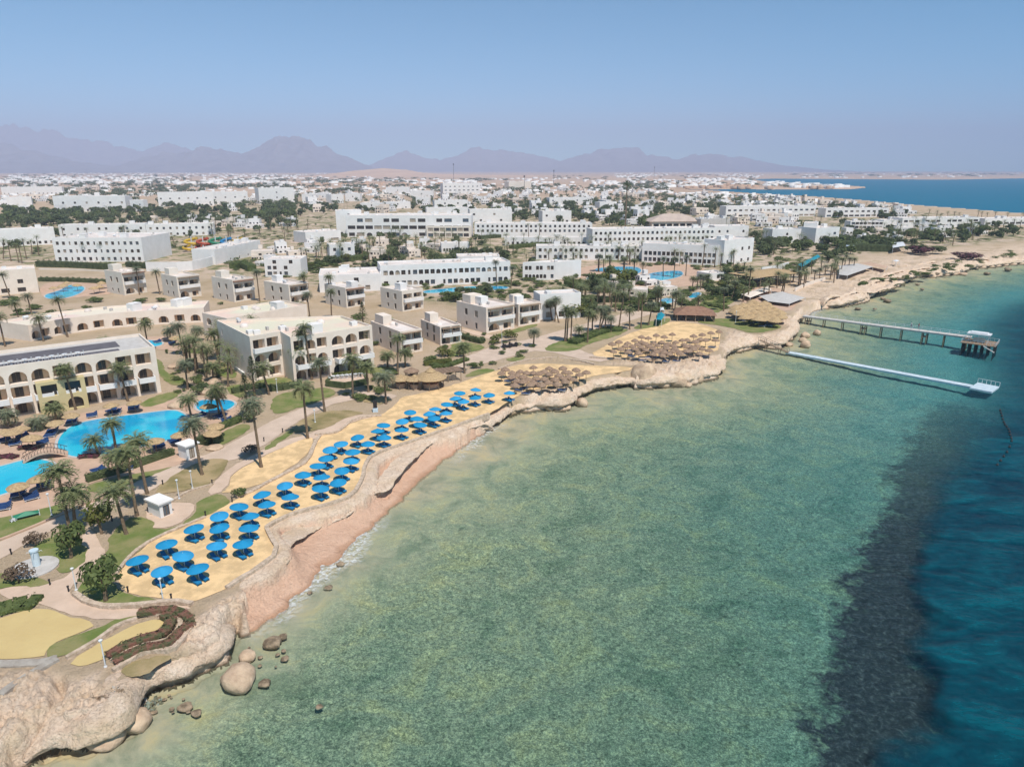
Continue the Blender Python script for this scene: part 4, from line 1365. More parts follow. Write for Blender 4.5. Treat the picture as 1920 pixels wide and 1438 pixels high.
block('small white cubic house left of the tall palm mast', (1124, 394), (1156, 393), 379, 10, ['rnr', 'nrn'], 'white_house', 'house')
block('long white terraced row with bluish fronts behind the hotel on the point', (1360, 408), (1528, 406), 387, 14, [P_('w', 16), P_('r', 16)], w=3.2)
block('white terraced row with sloping balconies, right of the bluish row', (1547, 408), (1665, 407), 391, 14, [P_('w', 11), P_('r', 11)], w=3.2)
block('lower bluish glazed row in front of the terraced rows', (1593, 430), (1656, 430), 415, 10, [P_('w', 8), P_('w', 8)], w=3.2)
block('long white row with dark recesses facing the palms on the point', (1690, 428), (1834, 426), 409, 14, [P_('wnrw', 14), P_('rwrn', 14)], w=3.4)
block('white-topped row at the right edge behind dark palms', (1845, 423), (1960, 421), 410, 14, [P_('w', 10), P_('n', 10)], w=3.4)
block('dark timber-clad cube between the long white rows', (1655, 428), (1690, 427), 413, 12, ['www'], 'timber_block', 'building', wall='white')
block('white flat-roofed low block beside the pavilion near the rocks', (1330, 527), (1362, 524), 513, 8, ['nrn'], 'white_house', 'house')
for i, (a, b, t) in enumerate([((567, 381), (590, 381), 364), ((596, 379), (616, 379), 362), ((622, 382), (645, 381), 365), ((648, 378), (676, 378), 363), ((676, 394), (718, 394), 381), ((722, 392), (770, 391), 379), ((724, 366), (768, 366), 351), ((770, 372), (812, 372), 358), ((780, 384), (806, 384), 370)]):
    block('white house ' + ['with two dark windows, left end of the sand-hill row', 'second of the row in front of the sand hill', 'third of the row in front of the sand hill', 'fourth of the row in front of the sand hill', 'wide and low, behind the square tower block', 'long low roof right of the wide low house', 'flat-roofed under the sand hill slope', 'right of the flat-roofed one under the sand hill', 'between palms below the flat-roofed pair'][i], a, b, t, 12, ['rnr', 'nrn'], 'white_house', 'house')


def hip_roof(name, label, cat, L, R, eave, top, depth, roofm, wallm, open_=False):
    ol = front_rect(L, R, depth)
    he, ht_ = ht(L[0], L[1], eave), 0
    o = thing(name, label, cat, loc=ol[0])
    FOOT.append([(p.x, p.y) for p in ol])
    P = [p - ol[0] for p in ol]
    c = sum(P, Vector()) / 4
    mid = (ol[0] + ol[1]) / 2
    hr = top_z(Vector((mid.x, (ol[0].y + ol[2].y) / 2, 0)), top) - LAND
    mb = MB()
    if open_:
        for i in range(4):
            for t in (0.02, .25, .5, .75):
                p = P[i].lerp(P[(i + 1) % 4], t)
                mb.box((p.x, p.y, he / 2), (.25, .25, he))
        mb.build('posts', M[wallm], o)
        cc = MB()
        cc.box((c.x, c.y, .5), ((P[1] - P[0]).length * .5, depth * .4, 1.0), 0, math.atan2(P[1].y, P[1].x))
        cc.build('counter', M['wood'], o)
    else:
        for i in range(4):
            a, b = P[i], P[(i + 1) % 4]
            facade(mb, a, (b - a).normalized(), -.3, he, (b - a).length, [(q[0], q[1], q[2], q[3], q[4], q[5]) for q in bays((b - a).length, 1, ['w' * max(2, int((b - a).length / 5))], he, 3, he * .6, .4)] if i == 0 else [])
        mb.build('wall', M[wallm], o)
    rb = MB()
    E = [c + (p - c) * 1.12 + Vector((0, 0, he)) for p in P]
    ax = (P[1] - P[0])
    r1, r2 = c - ax * .2 + Vector((0, 0, hr)), c + ax * .2 + Vector((0, 0, hr))
    rb.add(E + [r1, r2], [(0, 1, 5, 4), (1, 2, 5), (2, 3, 4, 5), (3, 0, 4), (3, 2, 1, 0)])
    rb.build('roof', M[roofm], o)
    return o


hip_roof('pavilion', 'large grey-roofed pavilion with blue-grey walls between the hotel and the point', 'pavilion', (1222, 429), (1312, 428), 416, 401, 18, 'tan_roof', 'pale')
block('low grey-blue flat-roofed annex joined to the pavilion', (1313, 429), (1368, 427), 411, 16, ['wrw'], wall='concrete', roof='concrete', w=3)
hip_roof('beach_restaurant', 'open hut with brown hipped roof at the end of the upper sand', 'restaurant', (1268, 602), (1339, 604), 590, 574, 9, 'brownroof', 'wood', True)
hip_roof('covered_terrace', 'big flat straw-coloured canopy beside the promenade near the rocks', 'canopy', (1423, 540), (1500, 530), 520, 507, 14, 'straw2', 'wood', True)


# --- white huts along the promenade
def hut(L, C, R, top, label):
    ol = rect_from(L, C, R)
    h_ = ht(C[0], C[1], top)
    o = building('service_hut', label, 'hut', ol, h_ - .22, {1: [(.45, 1.35, .1, min(2.0, h_ - .6), 0, .08, 'window')]}, wall='white', par=.05, thick=.1, clutter=False)
    c = sum(ol, Vector()) / 4 - ol[0]
    s = (ol[1] - ol[0])
    addon(o, 'roof_slab', c.x, c.y, h_ - .215, s.length + .5, (ol[2] - ol[1]).length + .5, .2, 'white', math.atan2(s.y, s.x))


hut((279, 962), (302, 972), (325, 963), 944, 'small white flat-roofed hut among lawns near the blue umbrellas')
hut((336, 857), (352, 863), (373, 855), 836, 'small white flat-roofed hut at the corner of the main pool')

# ------------------------------------------------------------------ plants
def palm_crown_mesh(name, nf, R, seed, mats, droop=1.0, leaf=9):
    r = random.Random(seed)
    mb = MB()
    for k in range(nf):
        az = 2.399 * k + r.uniform(-.25, .25)
        el = math.radians(78 - 105 * (k / nf) ** .9 + r.uniform(-8, 8))
        Lf = R * r.uniform(.85, 1.12)
        ca, sa = math.cos(az), math.sin(az)
        pts = []
        x = zz = 0
        e = el
        ns = 7
        for i in range(ns + 1):
            pts.append((x, zz))
            x += math.cos(e) * Lf / ns
            zz += math.sin(e) * Lf / ns
            e -= math.radians(11) * droop * (1 + .25 * i)
        P = lambda x, y, z: (x * ca - y * sa, x * sa + y * ca, z)
        m = 1 if k > nf * .86 else 0
        for i in range(ns):      # rachis
            (x1, z1), (x2, z2) = pts[i], pts[i + 1]
            w = .05 * (1 - i / ns) + .012
            mb.quad(P(x1, -w, z1), P(x2, -w, z2), P(x2, w, z2), P(x1, w, z1), m)
        for j in range(leaf):
            t = .14 + .86 * j / leaf
            f = t * ns
            i = min(int(f), ns - 1)
            q = f - i
            xa = pts[i][0] * (1 - q) + pts[i + 1][0] * q
            za = pts[i][1] * (1 - q) + pts[i + 1][1] * q
            ll = R * (.26 * math.sin(math.pi * min(1, .18 + t * .8)) + .05)
            wd = R * .05
            for s in (-1, 1):
                dx = ll * .65 + r.uniform(-.05, .05)
                dy = ll * .72 * s
                dz = ll * r.uniform(-.28, .18)
                mb.add([P(xa - wd, 0, za), P(xa + wd, 0, za), P(xa + dx, dy, za + dz)], [(0, 1, 2)], m)
    for k in range(10):      # dry skirt
        az = r.uniform(0, 6.28)
        ca, sa = math.cos(az), math.sin(az)
        l = R * r.uniform(.25, .45)
        mb.add([(.12 * ca - .08 * sa, .12 * sa + .08 * ca, 0), (.12 * ca + .08 * sa, .12 * sa - .08 * ca, 0), (l * .45 * ca, l * .45 * sa, -l)], [(0, 1, 2)], 1)
    return mb.mesh(name, mats)


def palm_trunk_mesh(seed, bend):
    r = random.Random(seed)
    mb = MB()
    pts, rad = [], []
    a = r.uniform(0, 6.28)
    for i in range(9):
        t = i / 8
        o = bend * math.sin(t * math.pi * .5) ** 2
        pts.append((math.cos(a) * o, math.sin(a) * o, t))
        rad.append((.30 - .10 * t + .09 * max(0, .12 - t) * 8 + (.07 if i == 8 else 0)) * (1 + r.uniform(-.06, .06)))
    vs = []
    n = 7
    for p, q in zip(pts, rad):
        for k in range(n):
            t = 2 * math.pi * k / n
            vs.append((p[0] + q * math.cos(t), p[1] + q * math.sin(t), p[2]))
    fs = [(i * n + k, i * n + (k + 1) % n, (i + 1) * n + (k + 1) % n, (i + 1) * n + k) for i in range(8) for k in range(n)]
    mb.add(vs, fs)
    mb.add(vs[-n:], [tuple(range(n))])
    return mb.mesh('trunk', M['trunk'], True), pts[-1]


CROWNS = [palm_crown_mesh('palm_crown', 46, 2.6, s, [M['frond'] if s % 2 else M['frond2'], M['drypalm']], d) for s, d in ((1, 1.0), (2, 1.15), (3, .85), (4, 1.25), (5, .95))]
FARC = [palm_crown_mesh('palm_crown', 24, 2.9, s, [M['frond'], M['drypalm']], 1.0, 5) for s in (11, 12, 13)]
TRUNKS = [palm_trunk_mesh(s, b) for s, b in ((1, .1), (2, .35), (3, .2), (4, .5))]
PALMS = {}


def palm(zone, px, py, cy, sc=1.0, far=False, cx=None):
    """base pixel, height of the crown's heart in the photo"""
    b = G(px, py)
    H = max(1.2, top_z(b, cy) - LAND)
    rz = random.uniform(0, 6.28)
    o = link('date_palm', None, None, b)
    tm, tp = random.choice(TRUNKS)
    k = sc * random.uniform(.92, 1.1)
    th = .8 if not far else .9
    lean = Vector((0, 0))
    if cx is not None: lean = Vector(((cx - px) / FPX * b.y, 0))
    t = link('trunk', tm, o, (0, 0, -.2), rz, (th, th, H + .2))
    c = link('crown', random.choice(FARC if far else CROWNS), o, (0, 0, 0), rz * 1.7, k)
    e = Matrix.Rotation(rz, 3, 'Z') @ Vector((tp[0] * th, tp[1] * th, 0))
    c.location = (e.x, e.y, H)
    if abs(lean.x) > .3: o.rotation_euler = (0, math.atan2(lean.x, H), 0)
    PALMS.setdefault(zone, []).append((px, py, o))
    return o


def pz(zone, f, lst, sc=1.0, far=False):
    for (bx, by, cx, cy) in lst:
        (b0, b1), (c0, c1) = f([(bx, by)])[0], f([(cx, cy)])[0]
        palm(zone, b0, b1, c1, sc, far, c0)


ID = lambda p: p
pz('around the main pool', ID, [(220, 853, 215, 797), (184, 852, 179, 827), (240, 752, 235, 692), (142, 768, 137, 694), (360, 790, 360, 750), (379, 890, 370, 798), (107, 788, 105, 768), (70, 805, 70, 792), (424, 790, 412, 730), (412, 780, 408, 742), (20, 800, 18, 778)])
pz('along the promenade lawns', ID, [(132, 995, 122, 888), (141, 990, 150, 925), (276, 925, 270, 830), (257, 966, 252, 853), (237, 1001, 226, 925), (225, 905, 225, 857)])
pz('between the pool and the stepped block', ID, [(490, 876, 485, 760), (577, 822, 575, 728), (609, 772, 604, 680), (505, 740, 500, 690), (662, 747, 661, 675), (724, 757, 725, 708), (691, 735, 692, 690), (472, 702, 470, 668)], 1.05)
pz('in front of the stepped block', ID, [(585, 712, 575, 615), (575, 712, 570, 626), (564, 712, 562, 660), (685, 687, 682, 627), (746, 702, 745, 635), (727, 637, 725, 602), (760, 688, 760, 662), (871, 700, 871, 652), (727, 690, 727, 668), (352, 730, 355, 683), (400, 715, 398, 690)], .95)
pz('behind the dark-roofed hotel', ID, [(82, 640, 80, 597), (10, 650, 7, 595), (127, 632, 122, 562), (279, 660, 277, 608), (345, 668, 340, 612), (410, 677, 405, 627), (60, 590, 57, 555), (20, 560, 14, 515), (36, 600, 33, 570), (200, 660, 198, 640), (320, 640, 322, 620), (365, 640, 370, 618), (390, 690, 392, 660)])
pz('before the back row of villas', ID, [(502, 598, 502, 572), (565, 603, 562, 572), (582, 603, 580, 552), (622, 598, 621, 548), (300, 552, 298, 510), (262, 553, 261, 505), (575, 566, 572, 518), (620, 570, 618, 520), (487, 566, 486, 510)], .9)
pz('along the upper promenade', R6, [(800, 490, 810, 330), (830, 500, 790, 340), (780, 480, 760, 350), (875, 640, 870, 400), (890, 640, 890, 430), (920, 650, 915, 430), (1045, 650, 1045, 430), (1130, 580, 1140, 400), (1140, 540, 1200, 390), (1280, 550, 1290, 290), (1360, 550, 1365, 410), (1445, 540, 1450, 300), (1500, 520, 1520, 370), (1575, 380, 1580, 265), (1690, 460, 1700, 280), (1030, 330, 1030, 195), (640, 680, 640, 570), (980, 600, 980, 550), (1080, 560, 1085, 450), (1220, 570, 1215, 470), (1180, 540, 1170, 440)], .9)
pz('between the villas and the long hotel pool', R6, [(470, 240, 480, 90), (365, 230, 370, 45), (1130, 350, 1120, 240), (1210, 350, 1205, 220), (1270, 350, 1280, 230), (1340, 340, 1350, 230), (1160, 330, 1170, 190), (1300, 300, 1300, 200), (1240, 320, 1240, 180), (1385, 190, 1385, 40), (1310, 180, 1310, 20), (1210, 150, 1205, 10), (1130, 120, 1130, 0), (1450, 180, 1450, 60), (1610, 150, 1610, 20), (1690, 160, 1690, 20), (1780, 150, 1780, 10), (1830, 260, 1830, 170), (1890, 250, 1890, 150)], .85)
pz('on the slope above the cove', R7, [(300, 130, 300, 60), (366, 245, 370, 75), (330, 160, 335, 70), (230, 310, 230, 190), (255, 230, 255, 175), (110, 180, 110, 120), (140, 180, 140, 115), (80, 190, 80, 130), (215, 180, 215, 110), (270, 250, 290, 150), (290, 200, 262, 120), (650, 170, 650, 95), (690, 160, 690, 95), (740, 150, 740, 85), (770, 130, 770, 75), (800, 110, 800, 60), (570, 170, 570, 110), (530, 180, 530, 100), (620, 150, 620, 85), (850, 90, 850, 25), (890, 100, 890, 20), (930, 80, 930, 15), (960, 80, 960, 20), (870, 60, 870, 10), (910, 60, 910, 0), (840, 110, 840, 50)], .8)
ZA = lambda p: Z(0, 300, 4.7925, p)
ZB = lambda p: Z(400, 300, 4.7925, p)
ZC = lambda p: Z(800, 300, 4.7925, p)
ZD = lambda p: Z(1200, 300, 4.7925, p)
ZE = lambda p: Z(1520, 300, 4.7925, p)
pz('before the blue-white block at the left', ZA, [(30, 890, 60, 720), (100, 910, 100, 740), (170, 920, 165, 760), (240, 890, 240, 720), (200, 930, 205, 770), (290, 850, 300, 730), (350, 860, 360, 690), (640, 910, 630, 710), (770, 915, 770, 770), (925, 915, 920, 760), (585, 760, 580, 610), (790, 700, 790, 620), (1100, 690, 1100, 610), (1240, 680, 1240, 595), (1420, 640, 1420, 540), (1580, 790, 1560, 690), (1700, 620, 1700, 520), (1600, 600, 1600, 510)], .9, True)
pz('in the garden left of the central hotel', ZB, [(810, 960, 800, 800), (850, 950, 845, 810), (930, 900, 925, 800), (980, 880, 970, 760), (1020, 900, 1030, 770), (1060, 860, 1080, 750), (1120, 880, 1130, 760), (1175, 840, 1180, 720), (1290, 840, 1290, 710), (1340, 870, 1340, 730), (1450, 860, 1450, 740), (1500, 830, 1500, 680), (830, 1190, 825, 1020), (1055, 1250, 1050, 1050), (650, 790, 650, 610), (170, 770, 165, 640), (290, 740, 290, 650), (145, 720, 145, 620), (520, 640, 520, 510), (620, 650, 620, 520), (700, 620, 700, 500), (850, 620, 850, 540), (750, 620, 750, 510), (1740, 850, 1740, 700), (1870, 880, 1870, 760)], .9, True)
pz('before the white hotel fronts', ZC, [(920, 760, 915, 580), (1010, 760, 1010, 580), (290, 840, 290, 690), (405, 830, 405, 740), (640, 680, 640, 610), (1120, 860, 1120, 760), (1310, 880, 1305, 765), (1465, 880, 1470, 740), (1625, 860, 1630, 680), (1550, 880, 1550, 770), (1700, 890, 1700, 790), (1770, 1100, 1770, 890), (1860, 1050, 1860, 850), (1640, 1010, 1640, 900), (1590, 1010, 1590, 900), (1540, 1000, 1540, 900)], .85, True)
pz('beside the long hotel pool', ZD, [(10, 900, 5, 740), (160, 910, 155, 770), (235, 890, 235, 730), (305, 900, 305, 740), (425, 910, 420, 760), (560, 960, 560, 770), (670, 960, 670, 800), (840, 960, 840, 820), (720, 970, 715, 850), (1115, 720, 1115, 580), (860, 1060, 870, 930), (980, 1080, 985, 960), (930, 1050, 935, 930)], .85, True)
pz('on the far point', ZE, [(855, 720, 855, 640), (900, 720, 900, 640), (950, 720, 950, 640), (1110, 720, 1110, 630), (1170, 710, 1170, 620), (1210, 720, 1210, 640), (1270, 710, 1270, 640), (1450, 720, 1440, 590), (1430, 700, 1420, 560), (1650, 540, 1650, 470), (1760, 540, 1760, 480), (1530, 560, 1530, 470), (1490, 550, 1490, 460), (1580, 550, 1580, 480), (1290, 520, 1290, 470), (1230, 520, 1225, 470), (1330, 530, 1330, 480), (1130, 510, 1130, 460), (1060, 500, 1060, 450), (220, 420, 220, 345), (1470, 660, 1470, 610), (1820, 600, 1820, 540), (1880, 610, 1880, 550), (1910, 540, 1900, 480)], .95, True)


def clump_mesh(name, n, rad, seed, mats, size=.28, lumps=6, flat=.8):
    """a crown of many small leaf faces gathered in uneven clumps"""
    r = random.Random(seed)
    cs = []
    for i in range(lumps):
        a, q = r.uniform(0, 6.28), r.uniform(.25, .75)
        cs.append((math.cos(a) * q, math.sin(a) * q, r.uniform(-.35, .75) * flat, r.uniform(.35, .6)))
    cs.append((0, 0, .1, .7))
    mb = MB()
    for i in range(n):
        c = r.choice(cs)
        while True:
            d = Vector((r.uniform(-1, 1), r.uniform(-1, 1), r.uniform(-1, 1)))
            if .05 < d.length < 1: break
        d = d.normalized() * d.length ** .35
        p = Vector((c[0] + d.x * c[3], c[1] + d.y * c[3], c[2] + d.z * c[3] * flat)) * rad
        nn = (d + Vector((r.uniform(-.6, .6), r.uniform(-.6, .6), r.uniform(-.2, .9)))).normalized()
        t = nn.orthogonal().normalized()
        t.rotate(Matrix.Rotation(r.uniform(0, 6.28), 3, nn))
        b = nn.cross(t)
        s = size * r.uniform(.6, 1.4)
        mb.add([p - t * s, p + b * s * .55, p + t * s, p - b * s * .55], [(0, 1, 2, 3)], 0)
    return mb.mesh(name, mats)


def limb_mesh(seed):
    r = random.Random(seed)
    mb = MB()
    mb.tube([(0, 0, -.1), (.05, .03, .35), (0.02, .05, .7)], [.11, .085, .07], 6)
    for k in range(4):
        a = k * 1.6 + r.uniform(-.4, .4)
        mb.tube([(.02, .05, .62), (.25 * math.cos(a), .25 * math.sin(a), .9), (.45 * math.cos(a), .45 * math.sin(a), 1.25)], [.06, .04, .015], 5)
    return mb.mesh('trunk', M['trunk'])


TREES = [clump_mesh('tree_crown', 520, 1.0, s, [M[m]], .15, 7) for s, m in ((1, 'leaf'), (2, 'leafd'), (3, 'leaf'), (4, 'leafy'), (5, 'leafd'))]
FTREES = [clump_mesh('tree_crown', 200, 1.0, s, [M[m]], .26, 6) for s, m in ((21, 'leaf'), (22, 'leafd'), (23, 'leafd'), (24, 'leaf'), (25, 'leafd'))]
BUSHES = [clump_mesh('foliage', 420, 1.0, s, [M[m]], .14, 5, .7) for s, m in ((31, 'leaf'), (32, 'leafy'), (33, 'leafd'), (34, 'bougain'), (35, 'dryleaf'))]
LIMB = limb_mesh(3)


def tree(name, label, px, py, r, hh, mesh, group=None, cat='tree'):
    b = G(px, py)
    o = thing(name, label, cat, b, random.uniform(0, 6), group)
    link('trunk', LIMB, o, None, 0, (hh * .5, hh * .5, hh * .55))
    link('crown', mesh, o, (0, 0, hh * .58), 0, (r, r, hh * .52))
    return o


def bush(label, px, py, r, hh, k=0, name='bush', group=None):
    b = G(px, py)
    o = thing(name, label, 'bush', b, random.uniform(0, 6), group)
    link('foliage', BUSHES[k], o, (0, 0, hh * .45), 0, (r, r, hh * .6))
    mb = MB()
    mb.tube([(0, 0, -.1), (.1, 0, hh * .4)], [.1, .05], 5)
    mb.build('stem', M['trunk'], o)
    return o


tree('small_tree', 'leafy small tree on the round lawn beside the pale shower disc', 133, 1046, 1.9, 4.4, TREES[0])
tree('small_tree', 'leafy small tree on a narrow bed between two paths near the white hut', 191, 1000, 1.9, 4.2, TREES[3])
tree('small_tree', 'dense round tree on the lawn at the lower corner of the yellow terrace', 198, 1126, 2.0, 5.0, TREES[2])
bush('bare brownish bush at the edge of the lawn left of the shower disc', 36, 1092, 1.5, 2.2, 4)
bush('thin dry shrub beside the road near the round lawn', 68, 1022, 1.2, 1.8, 4)
bush('dark bush leaning at the foot of the pale rock by the small pool', 372, 738, 2.4, 2.2, 2)
bush('green shrub at the inland edge of the terrace near the first umbrellas', 448, 932, 1.1, 1.6, 0)
bush('dark round shrub beneath the conifer by the big palm', 465, 790, 1.9, 1.8, 2)
bush('small round green bush on the verge in front of the arched villa', 806, 680, 1.6, 2.0, 0)
bush('yellowish shrub on the verge in front of the villas', 835, 668, 2.2, 2.4, 1)
bush('yellow-green shrub left of the parked dark cart', 928, 644, 2.2, 2.4, 1)
bush('second yellow-green shrub next to the parked dark cart', 957, 633, 2.0, 2.2, 1)
bush('green low shrub on the sand path below the villas', 893, 690, 1.5, 1.6, 0)
bush('dark bush below the villas at the roadside', 862, 668, 1.6, 1.8, 2)
bush('dry twiggy shrub standing in the sand strip near the big palm', 470, 848, 1.3, 1.5, 4)
bush('large red-flowered shrub on the rocky ground of the far point', 1725, 478, 7, 5, 3)
bush('wide dark purple shrub at the edge of the far point', 1810, 487, 8, 4, 3)
bush('big dark green thicket left of the purple shrubs on the far point', 1712, 474, 7, 5.5, 2)
bush('dark green thicket right of the red-flowered shrub', 1748, 476, 6, 5, 2)
# conifers
def conifer(label, px, py, top, r):
    b = G(px, py)
    H = top_z(b, top) - LAND
    o = thing('conifer', label, 'conifer', b)
    mb = MB()
    mb.tube([(0, 0, -.2), (0, 0, H * .95)], [.28, .04], 6)
    mb.build('trunk', M['trunk'], o)
    rr = random.Random(int(px))
    mb = MB()
    for i in range(900):
        t = rr.random() ** .8
        z = H * (.1 + .9 * t)
        q = r * (1 - t) ** .8 * rr.uniform(.35, 1.05) * (1 + .25 * math.sin(z * 4))
        a = rr.uniform(0, 6.28)
        p = Vector((q * math.cos(a), q * math.sin(a), z - q * .25))
        d = Vector((math.cos(a), math.sin(a), rr.uniform(-.4, .5))).normalized()
        s = Vector((-math.sin(a), math.cos(a), 0))
        l = rr.uniform(.25, .5)
        mb.add([p - s * .12, p + s * .12, p + d * l], [(0, 1, 2)])
    mb.build('crown', M['leafd'], o)


conifer('tall dark conifer behind the big palm by the small pool', 478, 745, 668, 2.2)
conifer('second dark conifer, in front of the taller one beside the small pool', 466, 785, 700, 2.4)
conifer('pointed conifer between the back villas and the stepped block', 681, 610, 566, 2.2)


def scatter_trees(zone, poly, n, r, hs, group, label, far=True, names='broadleaf_tree'):
    """individual trees of one grove that nothing tells apart"""
    xs, ys = [p[0] for p in poly], [p[1] for p in poly]
    PX = np.array([(x, y) for x, y in poly])
    k = 0
    tries = 0
    while k < n and tries < n * 40:
        tries += 1
        x, y = random.uniform(min(xs), max(xs)), random.uniform(min(ys), max(ys))
        if not inside(np.array([x]), np.array([y]), PX)[0]: continue
        b = G(x, y)
        if any(inside(np.array([b.x]), np.array([b.y]), f)[0] for f in FOOT): continue
        q = random.uniform(.7, 1.25)
        TREEQ.append((names, label, x, y, r * q, hs * random.uniform(.75, 1.2), random.choice(FTREES if far else TREES), group))
        k += 1


SC = scatter_trees
TREEQ = []
SC('a', ZA([(0, 610), (480, 590), (660, 560), (1160, 520), (1900, 520), (1900, 420), (1450, 440), (1150, 450), (680, 450), (500, 430), (0, 420)]), 90, 4.2, 7, 'trees of the dark grove at the left', 'dark green tree in the long dense grove behind the white arcade at the left')
SC('b', ZA([(560, 320), (1080, 330), (1620, 270), (1900, 260), (1900, 220), (1100, 210), (600, 250)]), 36, 5, 7.5, 'trees behind the long white building', 'dark tree in the belt behind the long white building at the left')
SC('c', ZB([(0, 520), (500, 540), (900, 500), (1100, 500), (1100, 440), (640, 420), (0, 390)]), 50, 4.2, 7, 'trees of the grove left of the central hotel', 'dark green tree in the grove left of the white tower block')
SC('d', ZB([(620, 360), (1900, 400), (1900, 220), (1400, 210), (700, 240), (600, 220)]), 44, 4.6, 7, 'trees among the small white houses', 'green tree among the small white houses below the sand hill')
SC('e', ZC([(0, 480), (350, 540), (1000, 560), (1900, 620), (1900, 330), (1400, 260), (700, 260), (0, 340)]), 90, 4, 7, 'trees behind the long hotel facade', 'green tree among the white houses behind the long hotel facade')
SC('f', ZD([(0, 620), (170, 620), (200, 500), (60, 440), (640, 400), (900, 430), (1500, 400), (1500, 340), (700, 330), (0, 320)]), 60, 3.8, 6.5, 'trees of the gardens towards the point', 'green tree among white houses between the pavilion and the far bay')
SC('g', ZD([(960, 750), (1330, 760), (1500, 790), (1900, 740), (1900, 900), (1700, 950), (1550, 880), (1000, 800)]), 26, 3.4, 5, 'trees by the pale terrace near the point', 'green tree around the sloping pale terrace near the point')
SC('h', ZE([(250, 820), (700, 830), (720, 720), (1500, 730), (1900, 680), (1900, 600), (1500, 620), (700, 640), (300, 700)]), 34, 4, 5.5, 'trees on the far point', 'dark tree between the white rows on the far point')
SC('i', R6([(1080, 330), (1370, 330), (1370, 230), (1240, 190), (1100, 220)]), 10, 3.4, 6, 'trees before the long hotel pool', 'bushy green tree in the clump before the long hotel pool', False)
SC('j', R7([(60, 330), (230, 290), (420, 160), (300, 100), (180, 180)]), 12, 3, 4, 'trees on the slope above the cove', 'green tree on the grassy slope above the straw umbrellas', False)
SC('k', ZB([(760, 1040), (880, 1010), (1060, 970), (1250, 920), (1240, 890), (1050, 900), (860, 930)]), 9, 2.6, 3.6, 'bushy trees along the hedge', 'bushy tree along the hedge behind the white square block', False)
SC('l', ZB([(1560, 880), (1880, 900), (1880, 760), (1600, 760), (1260, 800), (1260, 860)]), 12, 2.6, 3.6, 'garden trees below the central hotel', 'garden tree below the central hotel veranda', False)
SC('m', R6([(0, 330), (70, 440), (180, 300), (330, 330), (330, 260), (0, 290)]), 10, 2.4, 3.2, 'garden trees behind the paired villas', 'green garden tree behind the villa with tall dark windows', False)
SC('n', R6([(900, 480), (1060, 500), (1060, 380), (940, 350)]), 4, 3, 5, 'big bushy trees right of the villas', 'big yellowish green tree right of the bushy palms', False)


def hedge(label, px, w, hh, m='leafd', name='hedge', size=.16, dens=26, z=LAND, cat='hedge'):
    P = W(px, z)
    mb = MB()
    r = random.Random(len(px) * 7 + int(px[0][0]))
    ln = sum((P[i + 1] - P[i]).length for i in range(len(P) - 1))
    sz = max(size, ln * w / 4000)
    O = P[0]
    for i in range(len(P) - 1):
        a, b = P[i] - O, P[i + 1] - O
        L = (b - a).length
        d = (b - a) / max(L, 1e-6)
        n = Vector((-d.y, d.x, 0))
        for (h0, w0) in ((hh * .42, w * .40),):      # dense core
            mb.box(((a.x + b.x) / 2, (a.y + b.y) / 2, h0), (L, w0 * 2, hh * .84), 0, math.atan2(d.y, d.x))
        cnt = min(2500, int(L * (w + 2 * hh) * dens * (.16 / sz) ** 1.5))
        for k in range(cnt):
            t = r.uniform(-.15, L + .15)
            s = r.uniform(-1, 1)
            u = r.random()
            lump = 1 + .25 * math.sin(t * 2.1 + s * 3) * r.random()
            p = a + d * t + n * (s * w * .5 * lump) + Vector((0, 0, hh * lump * (1 - .25 * abs(s) ** 3) * (u ** .35)))
            nn = (n * s * .9 + Vector((r.uniform(-.5, .5), r.uniform(-.5, .5), r.uniform(.1, 1)))).normalized()
            tt = nn.orthogonal().normalized()
            tt.rotate(Matrix.Rotation(r.uniform(0, 6.28), 3, nn))
            bb = nn.cross(tt)
            q = sz * r.uniform(.6, 1.3)
            mb.add([p - tt * q, p + bb * q * .6, p + tt * q, p - bb * q * .6], [(0, 1, 2, 3)])
    o = mb.build(name, M[m], loc=O)
    return tag(o, label, cat)


hedge('clipped dark hedge along the seaward side of the main pool deck', [(163, 904), (190, 896), (226, 886), (260, 874), (325, 852)], 1.1, 1.3)
hedge('dark rounded hedge at the corner beyond the small white pool hut', [(375, 830), (396, 833), (414, 826)], 2.0, 1.5)
hedge('low hedge beside the small pool lawn', [(400, 812), (425, 800), (450, 790)], 1.4, 1.2, 'leaf')
hedge('dark clipped hedge on the lawn before the stepped block', [(500, 733), (530, 731), (565, 724)], 1.4, 1.4)
hedge('low dark hedge at the back of the lawn beside the conifers', [(436, 738), (470, 729), (500, 726)], 1.2, 1.2)
hedge('red flower bed along the outer wall of the small yellow sand area', R4([(1040, 290), (1130, 275), (1290, 265), (1370, 290), (1420, 330), (1430, 370), (1350, 430), (1290, 500), (1230, 530), (1060, 560), (860, 655)]), 1.1, .6, 'redbloom', 'flower_bed', .13, 30, 3.2, 'flower bed')
hedge('inner red and green flower bed curling round the small yellow sand area', R4([(1230, 300), (1290, 330), (1260, 400), (1200, 450), (1050, 490), (930, 540), (820, 610)]), 1.3, .55, 'redbloom', 'flower_bed', .13, 30, 3.2, 'flower bed')
hedge('grey-green planted bed at the left edge near the lower sand area', R3([(0, 1140), (100, 1110), (200, 1085), (280, 1085)]), 3.0, .5, 'leaf', 'flower_bed', .16, 20, LAND, 'flower bed')
hedge('dark red planted bed on the pool edge under the small palm', R1([(590, 1195), (650, 1185), (740, 1185)]), 1.6, .5, 'bougain', 'flower_bed', cat='flower bed')
hedge('dark red planted bed at the bridge end', R1([(140, 1130), (200, 1120), (290, 1125)]), 1.5, .6, 'bougain', 'flower_bed', cat='flower bed')
